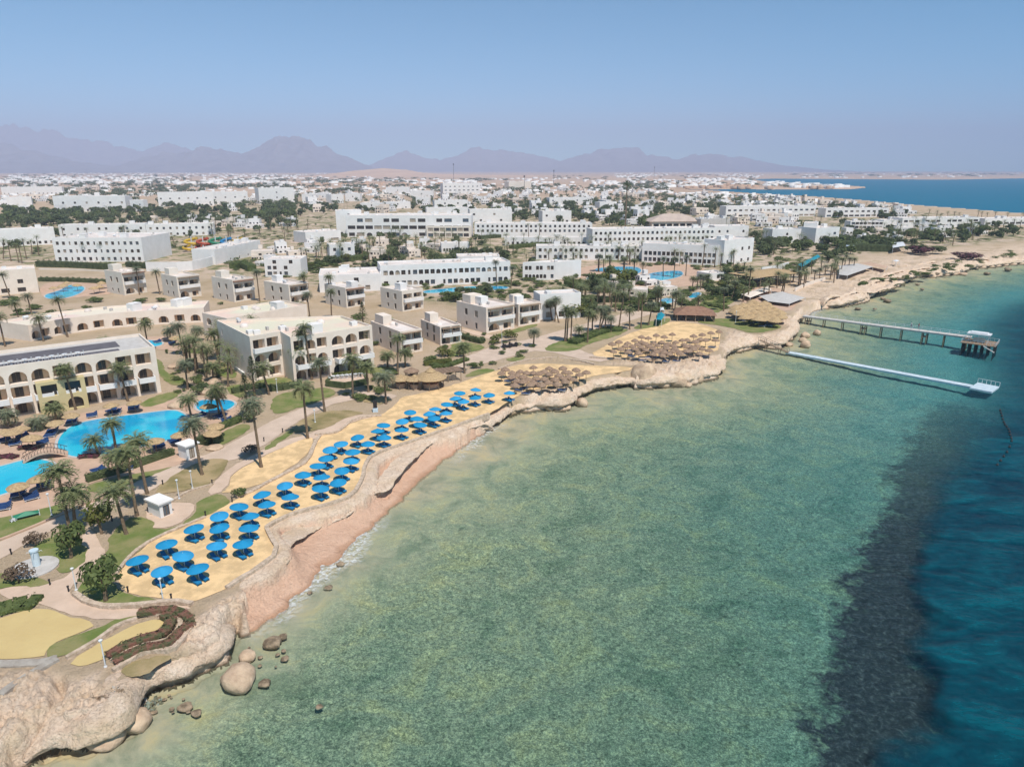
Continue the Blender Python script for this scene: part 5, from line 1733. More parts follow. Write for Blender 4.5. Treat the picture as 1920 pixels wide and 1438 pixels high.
hedge('reddish bed at the left edge beside the second pool', R1([(0, 1195), (60, 1185), (120, 1195)]), 1.6, .5, 'bougain', 'flower_bed', cat='flower bed')
hedge('tall dark clipped hedge in front of the blue-white block', ZA([(340, 960), (600, 965), (980, 985), (1040, 985)]), 3, 3.2, cat='hedge')
hedge('row of dark clipped shrubs behind the cream back villas', ZA([(1150, 960), (1300, 975), (1480, 985), (1680, 985)]), 3, 2.8)
hedge('dark hedge line before the dry field at the left', ZA([(360, 1090), (650, 1095), (960, 1110)]), 2.5, 1.8)
hedge('green hedge below the sloping white wall', ZB([(180, 980), (260, 960), (350, 1000)]), 5, 3.2, 'leaf')
hedge('long clipped hedge curving over the hotel garden', ZB([(1070, 930), (1250, 905), (1450, 880), (1560, 870)]), 4, 2.8, 'leaf')
hedge('hedge line on the terrace right of the central hotel', ZC([(480, 715), (620, 700), (780, 690)]), 5, 2.6, 'leafd')
hedge('hedge line under the middle hotel tier', ZC([(760, 800), (880, 785), (1080, 770)]), 5, 2.4, 'leaf')
hedge('dark hedge behind the pale sloping terrace near the point', ZE([(320, 815), (500, 820), (720, 825)]), 6, 4.5)
hedge('dark hedge behind the white houses left of the point', ZD([(1100, 755), (1200, 765), (1340, 770)]), 6, 4)
hedge('green ground cover beside the wall right of the villas', R6([(900, 220), (960, 240), (1080, 260)]), 5, 2.5, 'leaf')
hedge('dark hedge behind the long grassy bank', R6([(930, 330), (1150, 345), (1400, 345)]), 3, 2)
hedge('green shrubs on the strip of lawn among promenade palms', R6([(930, 660), (1000, 630), (1100, 590), (1200, 560), (1300, 560)]), 3.5, 1.2, 'leaf')
hedge('dark roadside hedge in front of the lower villas', R6([(90, 610), (190, 640), (260, 655)]), 2, 1.4)
hedge('yellow-green verge shrubs in front of the lower villas', R2([(1580, 500), (1680, 490), (1780, 480)]), 2, 1.2, 'leafy')
hedge('green planted bank beside the terraced white-furniture platform', R2([(900, 590), (980, 575), (1130, 555)]), 1.5, 1.0, 'leafy')
hedge('sparse scrub along the promenade bank below the villas', R2([(1640, 500), (1720, 520), (1900, 460)]), 2, .8, 'leaf')

# ------------------------------------------------------------------ beach umbrellas and loungers
def canopy_mesh():
    mb = MB()
    n = 20
    R = 1.2
    prof = [(R, -.06), (R * 1.0, 0), (R * .72, .17), (R * .4, .33), (R * .12, .46), (0.02, .5)]
    mb.lathe(prof, n)
    mb.lathe([(0.03, .40), (R * .4, .26), (R * .72, .10), (R * .99, -.055)], n)
    return mb.mesh('canopy', M['blue'])


def rib_pole_mesh(H):
    mb = MB()
    mb.tube([(0, 0, -.1), (0, 0, H + .45)], .035, 8)
    mb.lathe([(.26, 0), (.26, .08), (.06, .12)], 10)
    return mb.mesh('pole', M['metal'])


def lounger_meshes(mc, mf):
    f = MB()
    for s in (-1, 1):
        f.box((0, s * .3, .28), (1.9, .05, .06))
    for x in (-.85, 0, .85): f.box((x, 0, .275), (.05, .58, .05))
    for x in (-.8, .75):
        for s in (-1, 1): f.box((x, s * .28, .125), (.06, .06, .26))
    fm = f.mesh('frame', M[mf])
    c = MB()
    c.box((-.3, 0, .37), (1.25, .6, .11))
    vs = [(.33, -.3, .32), (.33, .3, .32), (.95, .3, .66), (.95, -.3, .66), (.28, -.3, .42), (.28, .3, .42), (.9, .3, .76), (.9, -.3, .76)]
    c.add(vs, [(4, 7, 6, 5), (0, 1, 2, 3), (0, 3, 7, 4), (1, 5, 6, 2), (3, 2, 6, 7), (0, 4, 5, 1)])
    return fm, c.mesh('cushion', M[mc])


UC = canopy_mesh()
UCF = UC.copy()
UCF.materials[0] = M['blue_faded']
UH = 1.62
UP = rib_pole_mesh(UH)
LFB, LCB = lounger_meshes('bluec', 'bluec')
LFW, LCN = lounger_meshes('navy', 'metal')


def put_lounger(label, group, x, y, rz, kind='b', z=LAND, name='sun_lounger'):
    o = thing(name, label, 'sun lounger', (x, y, z + .036), rz, group)
    k_ = .86 if kind == 'b' else 1
    link('frame', LFB if kind == 'b' else LFW, o, sc=k_)
    link('cushion', LCB if kind == 'b' else LCN, o, sc=k_)
    return o


UMB = [(257, 1048), (303, 1069), (370, 1064), (343, 1040), (312, 1018), (363, 989), (411, 988), (411, 966), (448, 948), (469, 966), (466, 988), (455, 1018), (406, 1021), (491, 926), (500, 944), (534, 909), (544, 930), (568, 889), (603, 893), (601, 914), (634, 903), (596, 872), (641, 881), (658, 863), (611, 858), (619, 842), (661, 846), (639, 831), (690, 831), (670, 819), (720, 819), (708, 807), (719, 796), (753, 805), (754, 789), (788, 795), (782, 784), (814, 783), (769, 772), (805, 775), (816, 766), (838, 757), (836, 774), (862, 736), (854, 746), (869, 752), (892, 730), (891, 745), (917, 740), (955, 736)]
pts = []
for (px, py) in UMB:
    p = G(px, py, LAND + UH + .18)
    pts.append((p.x, p.y, px))
# rows by distance from the sea wall
wall_line = W(TERR_SEA)
arr = []
for (x, y, px) in pts:
    d = float(seg_dist(np.array([x]), np.array([y]), wall_line, False)[0])
    arr.append((d, y, x))
ds_ = sorted(a[0] for a in arr)
c1, c2 = ds_[len(ds_) // 3], ds_[2 * len(ds_) // 3]
rows = {0: [], 1: [], 2: []}
for a in arr: rows[0 if a[0] <= c1 else 1 if a[0] <= c2 else 2].append(a)
RN = ['nearest the sea wall', 'along the terrace middle', 'farthest from the wall']
gi = 0
for r_, lst in rows.items():
    lst.sort(key=lambda a: a[1])
    for i, (d, y, x) in enumerate(lst):
        lab = 'blue beach umbrella, %s from the near end, row %s' % (ORD[i], RN[r_])
        o = thing('beach_umbrella', lab, 'beach umbrella', (x, y, LAND + .036), random.uniform(0, 1), 'blue umbrellas on the yellow beach terrace')
        link('pole', UP, o)
        cn = link('canopy', UC if random.random() < .75 else UCF, o, (0, 0, UH), 0, (random.uniform(.94, 1.05), random.uniform(.94, 1.05), random.uniform(.8, 1.2)))
        cn.rotation_euler = (random.uniform(-.1, .1), random.uniform(-.1, .1), random.uniform(0, 1))
        a0 = math.radians(-32) + random.uniform(-.12, .12)
        ca, sa = math.cos(a0 + math.pi), math.sin(a0 + math.pi)
        for s in (-1, 1):
            ox = .12 * math.cos(a0) + s * .46 * -math.sin(a0)
            oy = .12 * math.sin(a0) + s * .46 * math.cos(a0)
            put_lounger('blue lounger, %s side, under the %s umbrella, row %s' % ('inland' if s > 0 else 'near', ORD[i], RN[r_]), 'blue loungers under the blue umbrellas', x + ox, y + oy, a0 + math.pi + random.uniform(-.08, .08))

# ------------------------------------------------------------------ thatched umbrellas
def thatch_mesh(mn, R, Hc, seed):
    random.seed(seed)
    mb = MB()
    mb.lathe([(R * 1.0, -.16), (R * 1.02, -.04), (R * .75, Hc * .33), (R * .4, Hc * .68), (R * .1, Hc * .97), (.01, Hc)], 18, jit=.05)
    mb.lathe([(0.02, Hc * .8), (R * .5, Hc * .45), (R * .97, -.12)], 12)
    return mb.mesh('thatch', M[mn])


TH = [thatch_mesh('straw', 1.0, .6, s) for s in (1, 2, 3)]
TH2 = [thatch_mesh('straw2', 1.6, .8, s) for s in (4, 5, 6)]
TH3 = [thatch_mesh('straw2', 1.5, .6, s) for s in (7, 8)]
random.seed(99)
_m = MB()
_m.tube([(0, 0, -.1), (0, 0, 2.2)], .06, 6)
TP = _m.mesh('post', M['wood'])


def thatch_group(px, group, where, meshes, H=2.0, lounge=None, sc=1.0, z=LAND + .03):
    P = [(G(x, y, z + H + .2), x, y) for x, y in px]
    P.sort(key=lambda a: (a[1]))
    for i, (p, x, y) in enumerate(P):
        o = thing('thatched_umbrella', 'thatched straw umbrella, %s from the left %s' % (ORD[i] if i < len(ORD) else str(i + 1) + 'th', where), 'straw umbrella', (p.x, p.y, z), random.uniform(0, 6), group)
        link('post', TP, o, None, 0, (1, 1, H / 2.0))
        t = link('thatch', random.choice(meshes), o, (0, 0, H), random.uniform(0, 6), sc * random.uniform(.92, 1.08))
        t.rotation_euler = (random.uniform(-.07, .07), random.uniform(-.07, .07), 0)
        if lounge and random.random() < lounge:
            s = random.choice((-1, 1))
            put_lounger('dark lounger by straw umbrella %s from left %s' % (ORD[i] if i < len(ORD) else str(i + 1) + 'th', where), 'loungers among the straw umbrellas', p.x + s * .9, p.y - .5, random.uniform(-.6, -.3), 'n', z - .03)


thatch_group(R6([(430, 845), (540, 862), (640, 830), (760, 838), (860, 835), (960, 848), (1035, 868), (475, 900), (560, 900), (680, 875), (760, 880), (830, 888), (900, 900), (985, 885), (520, 930), (600, 920), (660, 912), (720, 915), (800, 920), (880, 935), (940, 920), (500, 962), (615, 958), (700, 960), (820, 955), (590, 870), (480, 870), (640, 870), (720, 862), (800, 858), (880, 866), (560, 935), (640, 945), (750, 945), (860, 910), (520, 890), (400, 872), (905, 868)]),
             'straw umbrellas past the last blue ones', 'in the group beyond the blue umbrellas', TH, 2.0, .35)
thatch_group(R6([(1230, 655), (1280, 640), (1345, 650), (1400, 630), (1450, 603), (1500, 612), (1560, 590), (1620, 603), (1680, 583), (1240, 712), (1295, 693), (1350, 715), (1400, 690), (1430, 722), (1480, 655), (1540, 650), (1600, 643), (1650, 655), (1705, 643), (1480, 700), (1540, 690), (1590, 700), (1640, 688), (1700, 690), (1535, 732), (1605, 738), (1660, 730), (1740, 725), (1770, 660), (1785, 708), (1840, 695), (1850, 640), (1890, 622), (1420, 660), (1380, 672), (1755, 628), (1330, 672), (1450, 640), (1510, 672), (1570, 668), (1630, 672), (1690, 668), (1560, 712), (1620, 715), (1680, 712), (1720, 708), (1450, 680), (1810, 670), (1870, 672)]) + R7([(62, 448), (110, 440), (160, 430), (205, 422), (75, 478), (130, 470), (185, 470), (60, 512), (110, 520), (150, 528), (25, 470), (20, 505), (35, 530), (95, 545)]),
             'straw umbrellas on the upper sand', 'on the upper sand area', TH, 2.0, .25)
thatch_group(R7([(300, 290), (340, 280), (380, 275), (420, 270), (460, 268), (330, 305), (370, 300), (410, 292), (450, 290), (490, 288), (320, 325), (360, 322), (400, 315), (440, 312), (480, 308), (520, 302), (350, 345), (390, 340), (430, 335), (470, 330), (510, 325), (545, 318), (430, 355), (470, 352), (505, 345), (550, 340), (300, 310), (395, 258), (520, 360)]),
             'golden straw umbrellas above the pier', 'in the golden straw group by the pier', TH2, 2.1, .3, 1.35)
thatch_group(R1([(530, 868), (830, 793), (1003, 773), (410, 925), (150, 968), (90, 1000), (235, 1035), (1340, 1012), (1160, 1058), (970, 1090), (290, 1338), (130, 1398), (1610, 950), (1250, 245), (1310, 290), (1560, 800), (1590, 1000), (30, 990)]),
             'flat straw umbrellas on the pool decks', 'around the pools', TH3, 2.0, 0, 1.0)
thatch_group(ZA([(600, 1105), (690, 1125), (910, 1105), (890, 1140), (840, 1150), (480, 1150), (560, 1130)]), 'straw umbrellas at the villa pool', 'at the pool by the left back villa', TH2, 2.1, 0, 1.1)
# dark-blue pool loungers in little groups
k = 0
grp = []
for (x, y) in R1([(30, 1070), (115, 1090), (170, 1042), (235, 978), (320, 1085), (395, 1005), (380, 1030), (540, 932), (690, 882), (845, 852), (1005, 832), (1190, 1118), (740, 1300), (1310, 1078), (1500, 885), (1650, 890), (1700, 920), (140, 1470), (235, 1495), (30, 1570), (330, 1405), (950, 1275), (1180, 330), (1290, 340), (1000, 820), (870, 860)]):
    p = G(0 + 0, 0) if False else G(x, y)
    grp.append((x, p))
grp.sort(key=lambda a: a[0])
for i, (x, p) in enumerate(grp):
    a0 = random.uniform(.3, 1.0)
    for s in (-1, 0, 1):
        q = Vector((-math.sin(a0), math.cos(a0), 0)) * s * .8
        put_lounger('dark pool lounger, %s of its trio, %s trio from the left round the pools' % (('near', 'middle', 'far')[s + 1], ORD[i]), 'dark blue loungers round the pools', p.x + q.x, p.y + q.y, a0 + random.uniform(-.1, .1), 'n')

# ------------------------------------------------------------------ rocks
def rock_mesh(seed, sub=3, amp=.28, m='boulder'):
    import bmesh
    bm = bmesh.new()
    bmesh.ops.create_icosphere(bm, subdivisions=sub, radius=1)
    V = np.array([v.co[:] for v in bm.verts])
    a = fbm(V[:, 0] * 1.1 + V[:, 2] * .7 + seed * 13, V[:, 1] * 1.1 - V[:, 2] * .6 + 50, 4, seed) - .5
    b = fbm(V[:, 0] * 3.1 - V[:, 2] * 2.3 + seed * 7, V[:, 1] * 3.1 + V[:, 2] * 2.6 + 20, 3, seed + 5) - .5
    k = 1 + a * amp * 2.4 + b * amp * .5
    for v, q in zip(bm.verts, k): v.co *= q
    me = bpy.data.meshes.new('boulder')
    bm.to_mesh(me)
    bm.free()
    me.materials.append(M[m])
    me.polygons.foreach_set('use_smooth', [True] * len(me.polygons))
    return me


ROCKS = [rock_mesh(s) for s in range(5)]
DROCK = [rock_mesh(s + 10, 2, .4, 'reefrock') for s in range(3)]


def rock(label, px, py, rpx, fl=.8, dark=False, z=0.0, asp=1.0):
    p = G(px, py, z)
    r = rpx / FPX * (p.y * CP + (CAM_Z - z) * SP)
    o = link('boulder', random.choice(DROCK if dark else ROCKS), None, p + Vector((0, r * .4, r * fl * .3)), random.uniform(0, 6), (r * asp, r, r * fl))
    return tag(o, label, 'boulder')


rock('largest pale boulder in the shallow water off the near headland', 441, 1287, 34, .75)
rock('pale boulder touching the back of the largest one off the headland', 463, 1238, 17, .8)
rock('dark-topped rock in the shallows right behind the two pale boulders', 508, 1213, 18, .6, True)
rock('small round dark rock beside the dark-topped one', 530, 1196, 8, .7, True)
rock('small tan rock in the water in front of the largest boulder', 494, 1286, 12, .5, True)
rock('little tan rock in the shallows right of the dark-topped rock', 533, 1238, 8, .5, True)
rock('round tan boulder against the foot of the headland', 246, 1366, 27, .8, asp=1.1)
rock('second tan boulder at the headland foot, lower and wider', 198, 1392, 30, .7, asp=1.2)
rock('tan rock with a flat top between the debris and the sea', 345, 1330, 14, .4, True)
rock('small tan rock in the weed off the debris shore', 367, 1340, 10, .5, True)
rock('dark crescent-shaped rock at the waterline of the pink beach', 637, 1060, 8, .5, True)
rock('flat pale stone awash off the pink beach', 616, 1104, 9, .25, True, -.1)
rock('small stone awash nearer the pink beach', 580, 1113, 5, .4, True)
rock('lone small stone in the shallows below the beach', 598, 1328, 8, .3, True, -.1)
rock('huge round pale boulder leaning on the cliff', 1210, 722, 27, 1.1)
rock('round pale boulder right of the huge one', 1272, 723, 17, 1.0)
rock('smaller pale boulder between the two round ones', 1245, 724, 13, .8)
rock('pale block of rock right of the round boulders', 1305, 715, 15, .9)
rock('wide pale boulder below the upper sand at the cliff end', 1330, 706, 21, .8, asp=1.2)
rock('small boulder at the water in front of the wide one', 1291, 725, 7, .8)
rock('pale boulder fallen in the water under the cliff bend', 1091, 760, 12, .9)
rock('low rock lump at the cliff foot left of the fallen boulder', 1058, 766, 12, .6)
rock('low rock lump at the cliff foot, further left', 1030, 768, 10, .6)
rock('tan rock standing in the water beside the floating walkway, front of three', 1512, 650, 10, .8)
rock('tan rock standing in the water, middle of three by the walkway', 1506, 640, 8, .7)
rock('tan rock standing in the water, rear of three by the walkway', 1512, 632, 8, .8)
rock('separate tan rock in the water right of the three by the walkway', 1534, 627, 7, .9)
rock('low tan rock next to the small rusty gangway', 1480, 648, 8, .6)
rock('dark rock in the water off the cove, larger of the pair', 1665, 566, 7, .6, True)
rock('dark rock in the water off the cove, smaller of the pair', 1656, 561, 5, .6, True)
rock('dark flat rock in the water near the cove beach', 1610, 580, 6, .4, True)
rock('tiny dark rock right of the flat one near the cove', 1641, 580, 4, .4, True)
rock('dark rock off the far point, first from the left of the scattered ones', 1730, 543, 4, .5, True)
rock('dark rock off the far point, second of the scattered ones', 1721, 534, 4, .5, True)
rock('dark rock off the far point under the purple shrubs', 1852, 514, 6, .5, True)
rock('tan rock at the shore of the far point', 1748, 520, 6, .6)
rock('tan rock at the shore of the far point near the right edge', 1808, 516, 7, .5)
rock('dark rock at the shore of the far point, right edge', 1892, 507, 7, .5, True)
rock('big pale smooth rock on the lawn beside the small pool', 330, 765, 17, .5, z=LAND)
rock('ochre rockery stone above the small pool', 388, 738, 14, .7, z=LAND)
rock('second ochre rockery stone nearer the palm above the small pool', 400, 720, 12, .6, z=LAND)
rock('ochre rockery mound behind the dark-roofed hotel lawn', 325, 690, 14, .4, z=LAND)
rock('pale low rock on the lawn at the corner beyond the pool hut', 400, 842, 15, .3, z=LAND)
rr = random.Random(5)
for i, (cx_, cy_, n_, wx, wy) in enumerate([(310, 1322, 16, 45, 18), (500, 1235, 8, 34, 22)]):
    for k in range(n_):
        rock('small brown stone in the weedy shallows ' + ('at the foot of the near headland' if i == 0 else 'around the dark-topped rock'), cx_ + rr.uniform(-wx, wx), cy_ + rr.uniform(-wy, wy), rr.uniform(2.5, 6), .5, True, -.05)['group'] = 'brown stones in the shallows' if i == 0 else 'stones round the dark-topped rock'


# ------------------------------------------------------------------ low walls
def low_wall(name, label, px, hh, w, m='stone', z=LAND, cat='wall', jit=.12):
    P = [G(x, y, z) for x, y in px]
    P = smooth_poly(P, 1, False)
    O = P[0]
    Q_ = []
    r = random.Random(int(px[0][0] * 3))
    for i in range(len(P) - 1):      # split long runs
        k = max(1, int((P[i + 1] - P[i]).length / 1.2))
        Q_ += [P[i].lerp(P[i + 1], t / k) for t in range(k)]
    Q_.append(P[-1])
    vs, fs = [], []
    for i, p in enumerate(Q_):
        d = (Q_[min(i + 1, len(Q_) - 1)] - Q_[max(i - 1, 0)]).normalized()
        n = Vector((-d.y, d.x, 0))
        q = 1 + r.uniform(-jit, jit)
        h_ = hh * (1 + r.uniform(-jit, jit))
        a = p - O
        vs += [a - n * w / 2 * q + Vector((0, 0, -.9)), a - n * w / 2 * q + Vector((0, 0, h_)), a + n * w / 2 * q + Vector((0, 0, h_)), a + n * w / 2 * q + Vector((0, 0, -.9))]
    for i in range(len(Q_) - 1):
        b = i * 4
        for j in range(3): fs.append((b + j, b + 4 + j, b + 5 + j, b + 1 + j))
    fs += [(0, 1, 2, 3), (len(vs) - 1, len(vs) - 2, len(vs) - 3, len(vs) - 4)]
    mb = MB()
    mb.add(vs, [f[::-1] for f in fs])
    return tag(mb.build(name, M[m], loc=O), label, cat)


low_wall('sea_wall', 'low rough stone wall along the seaward edge of the blue umbrella terrace', TERR_SEA, .35, .55)
low_wall('stone_kerb', 'stone kerb between the inner sand patch and the umbrella terrace', [(444, 934), (478, 920), (505, 904), (545, 884), (578, 866), (590, 832), (600, 818)], .3, .6)
low_wall('stone_kerb', 'pale stone kerb round the round-ended sand beside the promenade bend', R2([(1260, 880), (1060, 895), (960, 985), (900, 1015), (760, 1020)]), .3, .5)
low_wall('stone_kerb', 'stone kerb around the lawn at the lower end of the yellow terrace', R3([(1440, 1095), (1300, 1075), (1000, 1110), (800, 1120), (660, 1085), (560, 1020)]), .4, .6)
low_wall('stone_kerb', 'stone kerb curving along the inland edge of the near umbrellas', R3([(880, 860), (940, 770), (1060, 655), (1280, 545), (1540, 440)]), .25, .45)
low_wall('garden_wall', 'outer pale stone wall of the red flower beds', R4([(1050, 300), (1150, 290), (1270, 300), (1360, 345), (1350, 400), (1280, 480), (1210, 505), (1060, 535), (930, 590), (840, 650)]), .35, .45)
low_wall('garden_wall', 'inner pale wall edging the small yellow sand area', R4([(1030, 325), (900, 365), (770, 460), (610, 560), (500, 620)]), .3, .45)
low_wall('garden_wall', 'lower pale wall below the red flower beds on the rock', R4([(850, 720), (960, 650), (1060, 585), (1160, 565), (1290, 570), (1360, 500), (1430, 400)]), .4, .5)
low_wall('retaining_wall', 'grey stone retaining wall below the lower left sand area', R4([(-60, 660), (60, 660), (200, 655), (330, 650), (430, 620)]), .15, 1.1, 'greystone')
low_wall('retaining_wall', 'grey sloping stone wall running down the left edge of the headland', R4([(430, 625), (330, 680), (200, 760), (90, 830), (0, 900)]), .25, .8, 'greystone')
low_wall('stone_kerb', 'long stone kerb along the sea side of the promenade near the white hut', R3([(1600, 190), (1400, 245), (1290, 320), (1130, 420)]), .2, .35)
low_wall('stone_kerb', 'terracotta kerb along the inland side of the road at the left', R3([(0, 610), (250, 510), (480, 410), (640, 340), (860, 265)]), .2, .4, 'deck')
low_wall('stone_kerb', 'rock edging around the upper sand umbrellas', R6([(1060, 760), (1240, 775), (1500, 775), (1750, 765), (1917, 740)]), .35, .8)
low_wall('stone_kerb', 'rock edging inland of the first straw umbrella group', R6([(380, 850), (500, 800), (600, 780), (800, 760), (1000, 790), (1100, 815)]), .3, .6)
low_wall('boundary_wall', 'white boundary wall curving beside the hotel road below the water slides', ZA([(1320, 1000), (1690, 1000), (1850, 965), (1960, 930)]), 4.2, .6, 'white', jit=.01)
low_wall('boundary_wall', 'long low white wall in front of the white hotel near the cove', ZD([(1090, 1010), (1250, 985), (1330, 960)]), 2.2, .5, 'white', jit=.01)
low_wall('boundary_wall', 'pale wall climbing from the cove toward the rocks', ZD([(1390, 1180), (1500, 1130), (1660, 1080)]), 1.2, .4, 'pale', jit=.02)
low_wall('boundary_wall', 'cream retaining wall behind the dry field at the left', ZA([(350, 985), (650, 990), (960, 1005)]), .6, .4, 'cream', jit=.01)
low_wall('ramp_wall', 'white ramp wall beside the stepped block', R2([(60, 440), (130, 500), (230, 580)]), .9, .4, 'white', jit=.01)

# ------------------------------------------------------------------ pier, floating walkway, gangway, buoys
def span(label, name, cat, A, B, w, zt, parts):
    a, b = A, B
    o = thing(name, label, cat, Vector((a.x, a.y, 0)), math.atan2(b.y - a.y, b.x - a.x))
    parts(o, (b - a).length)
    return o


zd = 2.3
A_, B_ = G(1507, 592, zd), G(1822, 632, zd)


def pier_parts(o, L):
    mb = MB()
    n = int(L / 2.2)
    for i in range(n):
        mb.box((L * (i + .5) / n, 0, zd), (L / n - .06, 2.6, .16), 0)
    for s in (-1, 1): mb.box((L / 2, s * 1.1, zd - .24), (L, .2, .3), 0)
    mb.build('deck', M['concrete'], o)
    mb = MB()
    for s in (-1, 1):
        mb.box((L / 2, s * 1.27, zd + 1.0), (L, .06, .06))
        for i in range(int(L / 2.4)): mb.box((i * 2.4 + .5, s * 1.27, zd + .54), (.07, .07, .92))
    mb.build('railing', M['metal'], o)
    k = int(L / 5.5)
    for i in range(k + 1):
        x = 1.0 + i * (L - 2) / k
        mb = MB()
        for s in (-1, 1):
            mb.tube([(x, s * 1.0, -4), (x, s * 1.0, zd - .3)], .16, 7)
            if i % 3 == 0:
                mb.tube([(x + 1.2, s * 1.0, -4), (x + 1.2, s * 1.0, zd - .3)], .16, 7)
        mb.box((x, 0, zd - .5), (.24, 2.5, .2))
        if i % 3 == 0:
            mb.box((x + .6, 0, .7), (1.5, 2.1, .14))
        mb.build('piles', M['wood'], o)


span('long wooden pier on piles running out from the cove beach', 'pier', 'pier', A_, B_, 2.6, zd, pier_parts)
hd = [G(1808, 640, zd), G(1868, 642, zd)]
c = (hd[0] + hd[1]) / 2
PR = math.atan2((B_ - A_).y, (B_ - A_).x)
o = thing('pier_platform', 'dark platform with white canopy at the seaward end of the long pier', 'platform', Vector((c.x, c.y, 0)), PR, sc=(.66, .62, .92))
mb = MB()
for i in range(12): mb.box((-6.0 + i * 1.05 + .1, 0, zd), (1.0, 11.5, .18))
mb.build('deck', M['wood'], o)
mb = MB()
for x in np.linspace(-5.6, 5.6, 6):
    for y in np.linspace(-5.2, 5.2, 5): mb.tube([(x, y, -5), (x, y, zd - .1)], .17, 6)
mb.box((0, -5.3, .9), (11, .16, .16))
mb.box((0, 5.3, .9), (11, .16, .16))
mb.build('piles', M['dark'], o)
mb = MB()
for s in (-1, 1):
    mb.box((0, s * 5.7, zd + 1.0), (12, .07, .07))
    mb.box((s * 6.1, 0, zd + 1.0), (.07, 11.4, .07))
    for t in np.linspace(-5.8, 5.8, 9):
        mb.box((t, s * 5.7, zd + .5), (.07, .07, 1))
        mb.box((s * 6.1, t * .97, zd + .5), (.07, .07, 1))
mb.build('railing', M['metal'], o)
mb = MB()
mb.tube([(2, -5.8, zd - .1), (6.3, -7.2, .9)], .1, 5)
mb.tube([(2, -6.8, zd - .1), (6.3, -8.2, .9)], .1, 5)
for t in np.linspace(0.05, .95, 9): mb.box((2 + 4.3 * t, -6.3 - 1.4 * t, zd - .1 - 1.3 * t), (.3, 1.1, .06))
mb.build('stairs', M['concrete'], o)
mb = MB()
for x in (-3.4, 0, 3.4):
    for y in (-1.6, 2.4): mb.box((x - .8, y, zd + 1.3), (.16, .16, 2.5))
mb.box((-.8, .4, zd + 2.6), (8.4, 5.4, .3))
mb.box((-.8, .4, zd + 2.9), (6.2, 3.8, .3))
mb.build('canopy', M['metal'], o)
mb = MB()
mb.box((-.6, .8, zd + .7), (4.2, 1.2, 1.1))
mb.build('counter', M['pale'], o)

zp = .35
A_, B_ = G(1476, 660, zp), G(1822, 724, zp)


def pont_parts(o, L):
    n = int(L / 1.0)
    r = random.Random(4)
    mb = MB()
    for i in range(n):
        for s in (-1, 1): mb.box((L * (i + .5) / n, s * .5, zp - .18 + r.uniform(-.03, .03)), (L / n - .05, .95, .4), 0)
    mb.build('floats', M['pontoon'], o)
    mb = MB()
    for s in (-1, 1): mb.tube([(x, s * .98 , zp + .06 + r.uniform(0, .03)) for x in np.linspace(0, L, 60)], .05, 5)
    mb.build('rope', M['metal'], o)


span('long pale blue floating walkway of plastic cubes stretching over the reef', 'floating_walkway', 'walkway', A_, B_, 2, zp, pont_parts)
q = [G(1818, 727, zp), G(1860, 735, zp), G(1874, 725, zp), G(1833, 717, zp)]
o = thing('floating_platform', 'square pale blue floating platform at the end of the floating walkway', 'platform', Vector((q[0].x, q[0].y, 0)))
mb = MB()
for i in range(12):
    for j in range(9):
        p = q[0].lerp(q[1], (i + .5) / 12).lerp(q[3].lerp(q[2], (i + .5) / 12), (j + .5) / 9) - q[0]
        mb.box((p.x, p.y, zp - .18), ((q[1] - q[0]).length / 12 - .05, (q[3] - q[0]).length / 9 - .05, .4), 0, math.atan2(q[1].y - q[0].y, q[1].x - q[0].x))
mb.build('floats', M['pontoon'], o)
mb = MB()
for i in range(6):
    p = q[3].lerp(q[2], i / 5) - q[0]
    mb.box((p.x, p.y, zp + .5), (.06, .06, 1))
a, b = q[3] - q[0], q[2] - q[0]
mb.tube([(a.x, a.y, zp + 1), (b.x, b.y, zp + 1)], .04, 5)
mb.build('railing', M['metal'], o)
A_, B_ = G(1424, 640, 2.2), G(1477, 661, .5)


def gang(o, L):
    mb = MB()
    z0, z1 = 2.6, .55
    for i in range(14):
        t = (i + .5) / 14
        mb.box((L * t, 0, z0 + (z1 - z0) * t), (L / 14 - .04, 1.3, .12))
    mb.build('deck', M['wood'], o)
    mb = MB()
    for s in (-1, 1):
        mb.tube([(0, s * .66, z0 + 1), (L, s * .66, z1 + 1)], .045, 5)
        for i in range(6):
            t = i / 5
            mb.tube([(L * t, s * .66, z0 + (z1 - z0) * t - .2), (L * t, s * .66, z0 + (z1 - z0) * t + 1)], .035, 5)
    mb.build('railing', M['dark'], o)
    mb = MB()
    for t in (.25, .7):
        for s in (-1, 1): mb.tube([(L * t, s * .6, -2), (L * t, s * .6, z0 + (z1 - z0) * t - .1)], .09, 6)
    mb.build('piles', M['wood'], o)


span('small sloping wooden gangway from the rocks to the floating walkway', 'gangway', 'gangway', A_, B_, 1.3, 1, gang)
BU = R7([(1786, 870), (1790, 885), (1795, 900), (1800, 918), (1806, 935), (1812, 948), (1822, 960), (1832, 975), (1838, 990), (1842, 1008), (1848, 1025), (1850, 1042)]) + [(1893, 838), (1888, 848), (1882, 856), (1876, 864), (1870, 872)]
_m = MB()
_m.lathe([(0.01, -.25), (.18, -.12), (.22, .05), (.15, .2), (.05, .3), (.05, .42), (0.01, .43)], 10)
BM_ = _m.mesh('buoy', M['dark'])
for i, (x, y) in enumerate(BU):
    tag(link('buoy', BM_, None, G(x, y, 0.05)), 'small dark buoy, %s from the far end of the bent float line' % ORD[i], 'buoy', 'buoys of the float line')

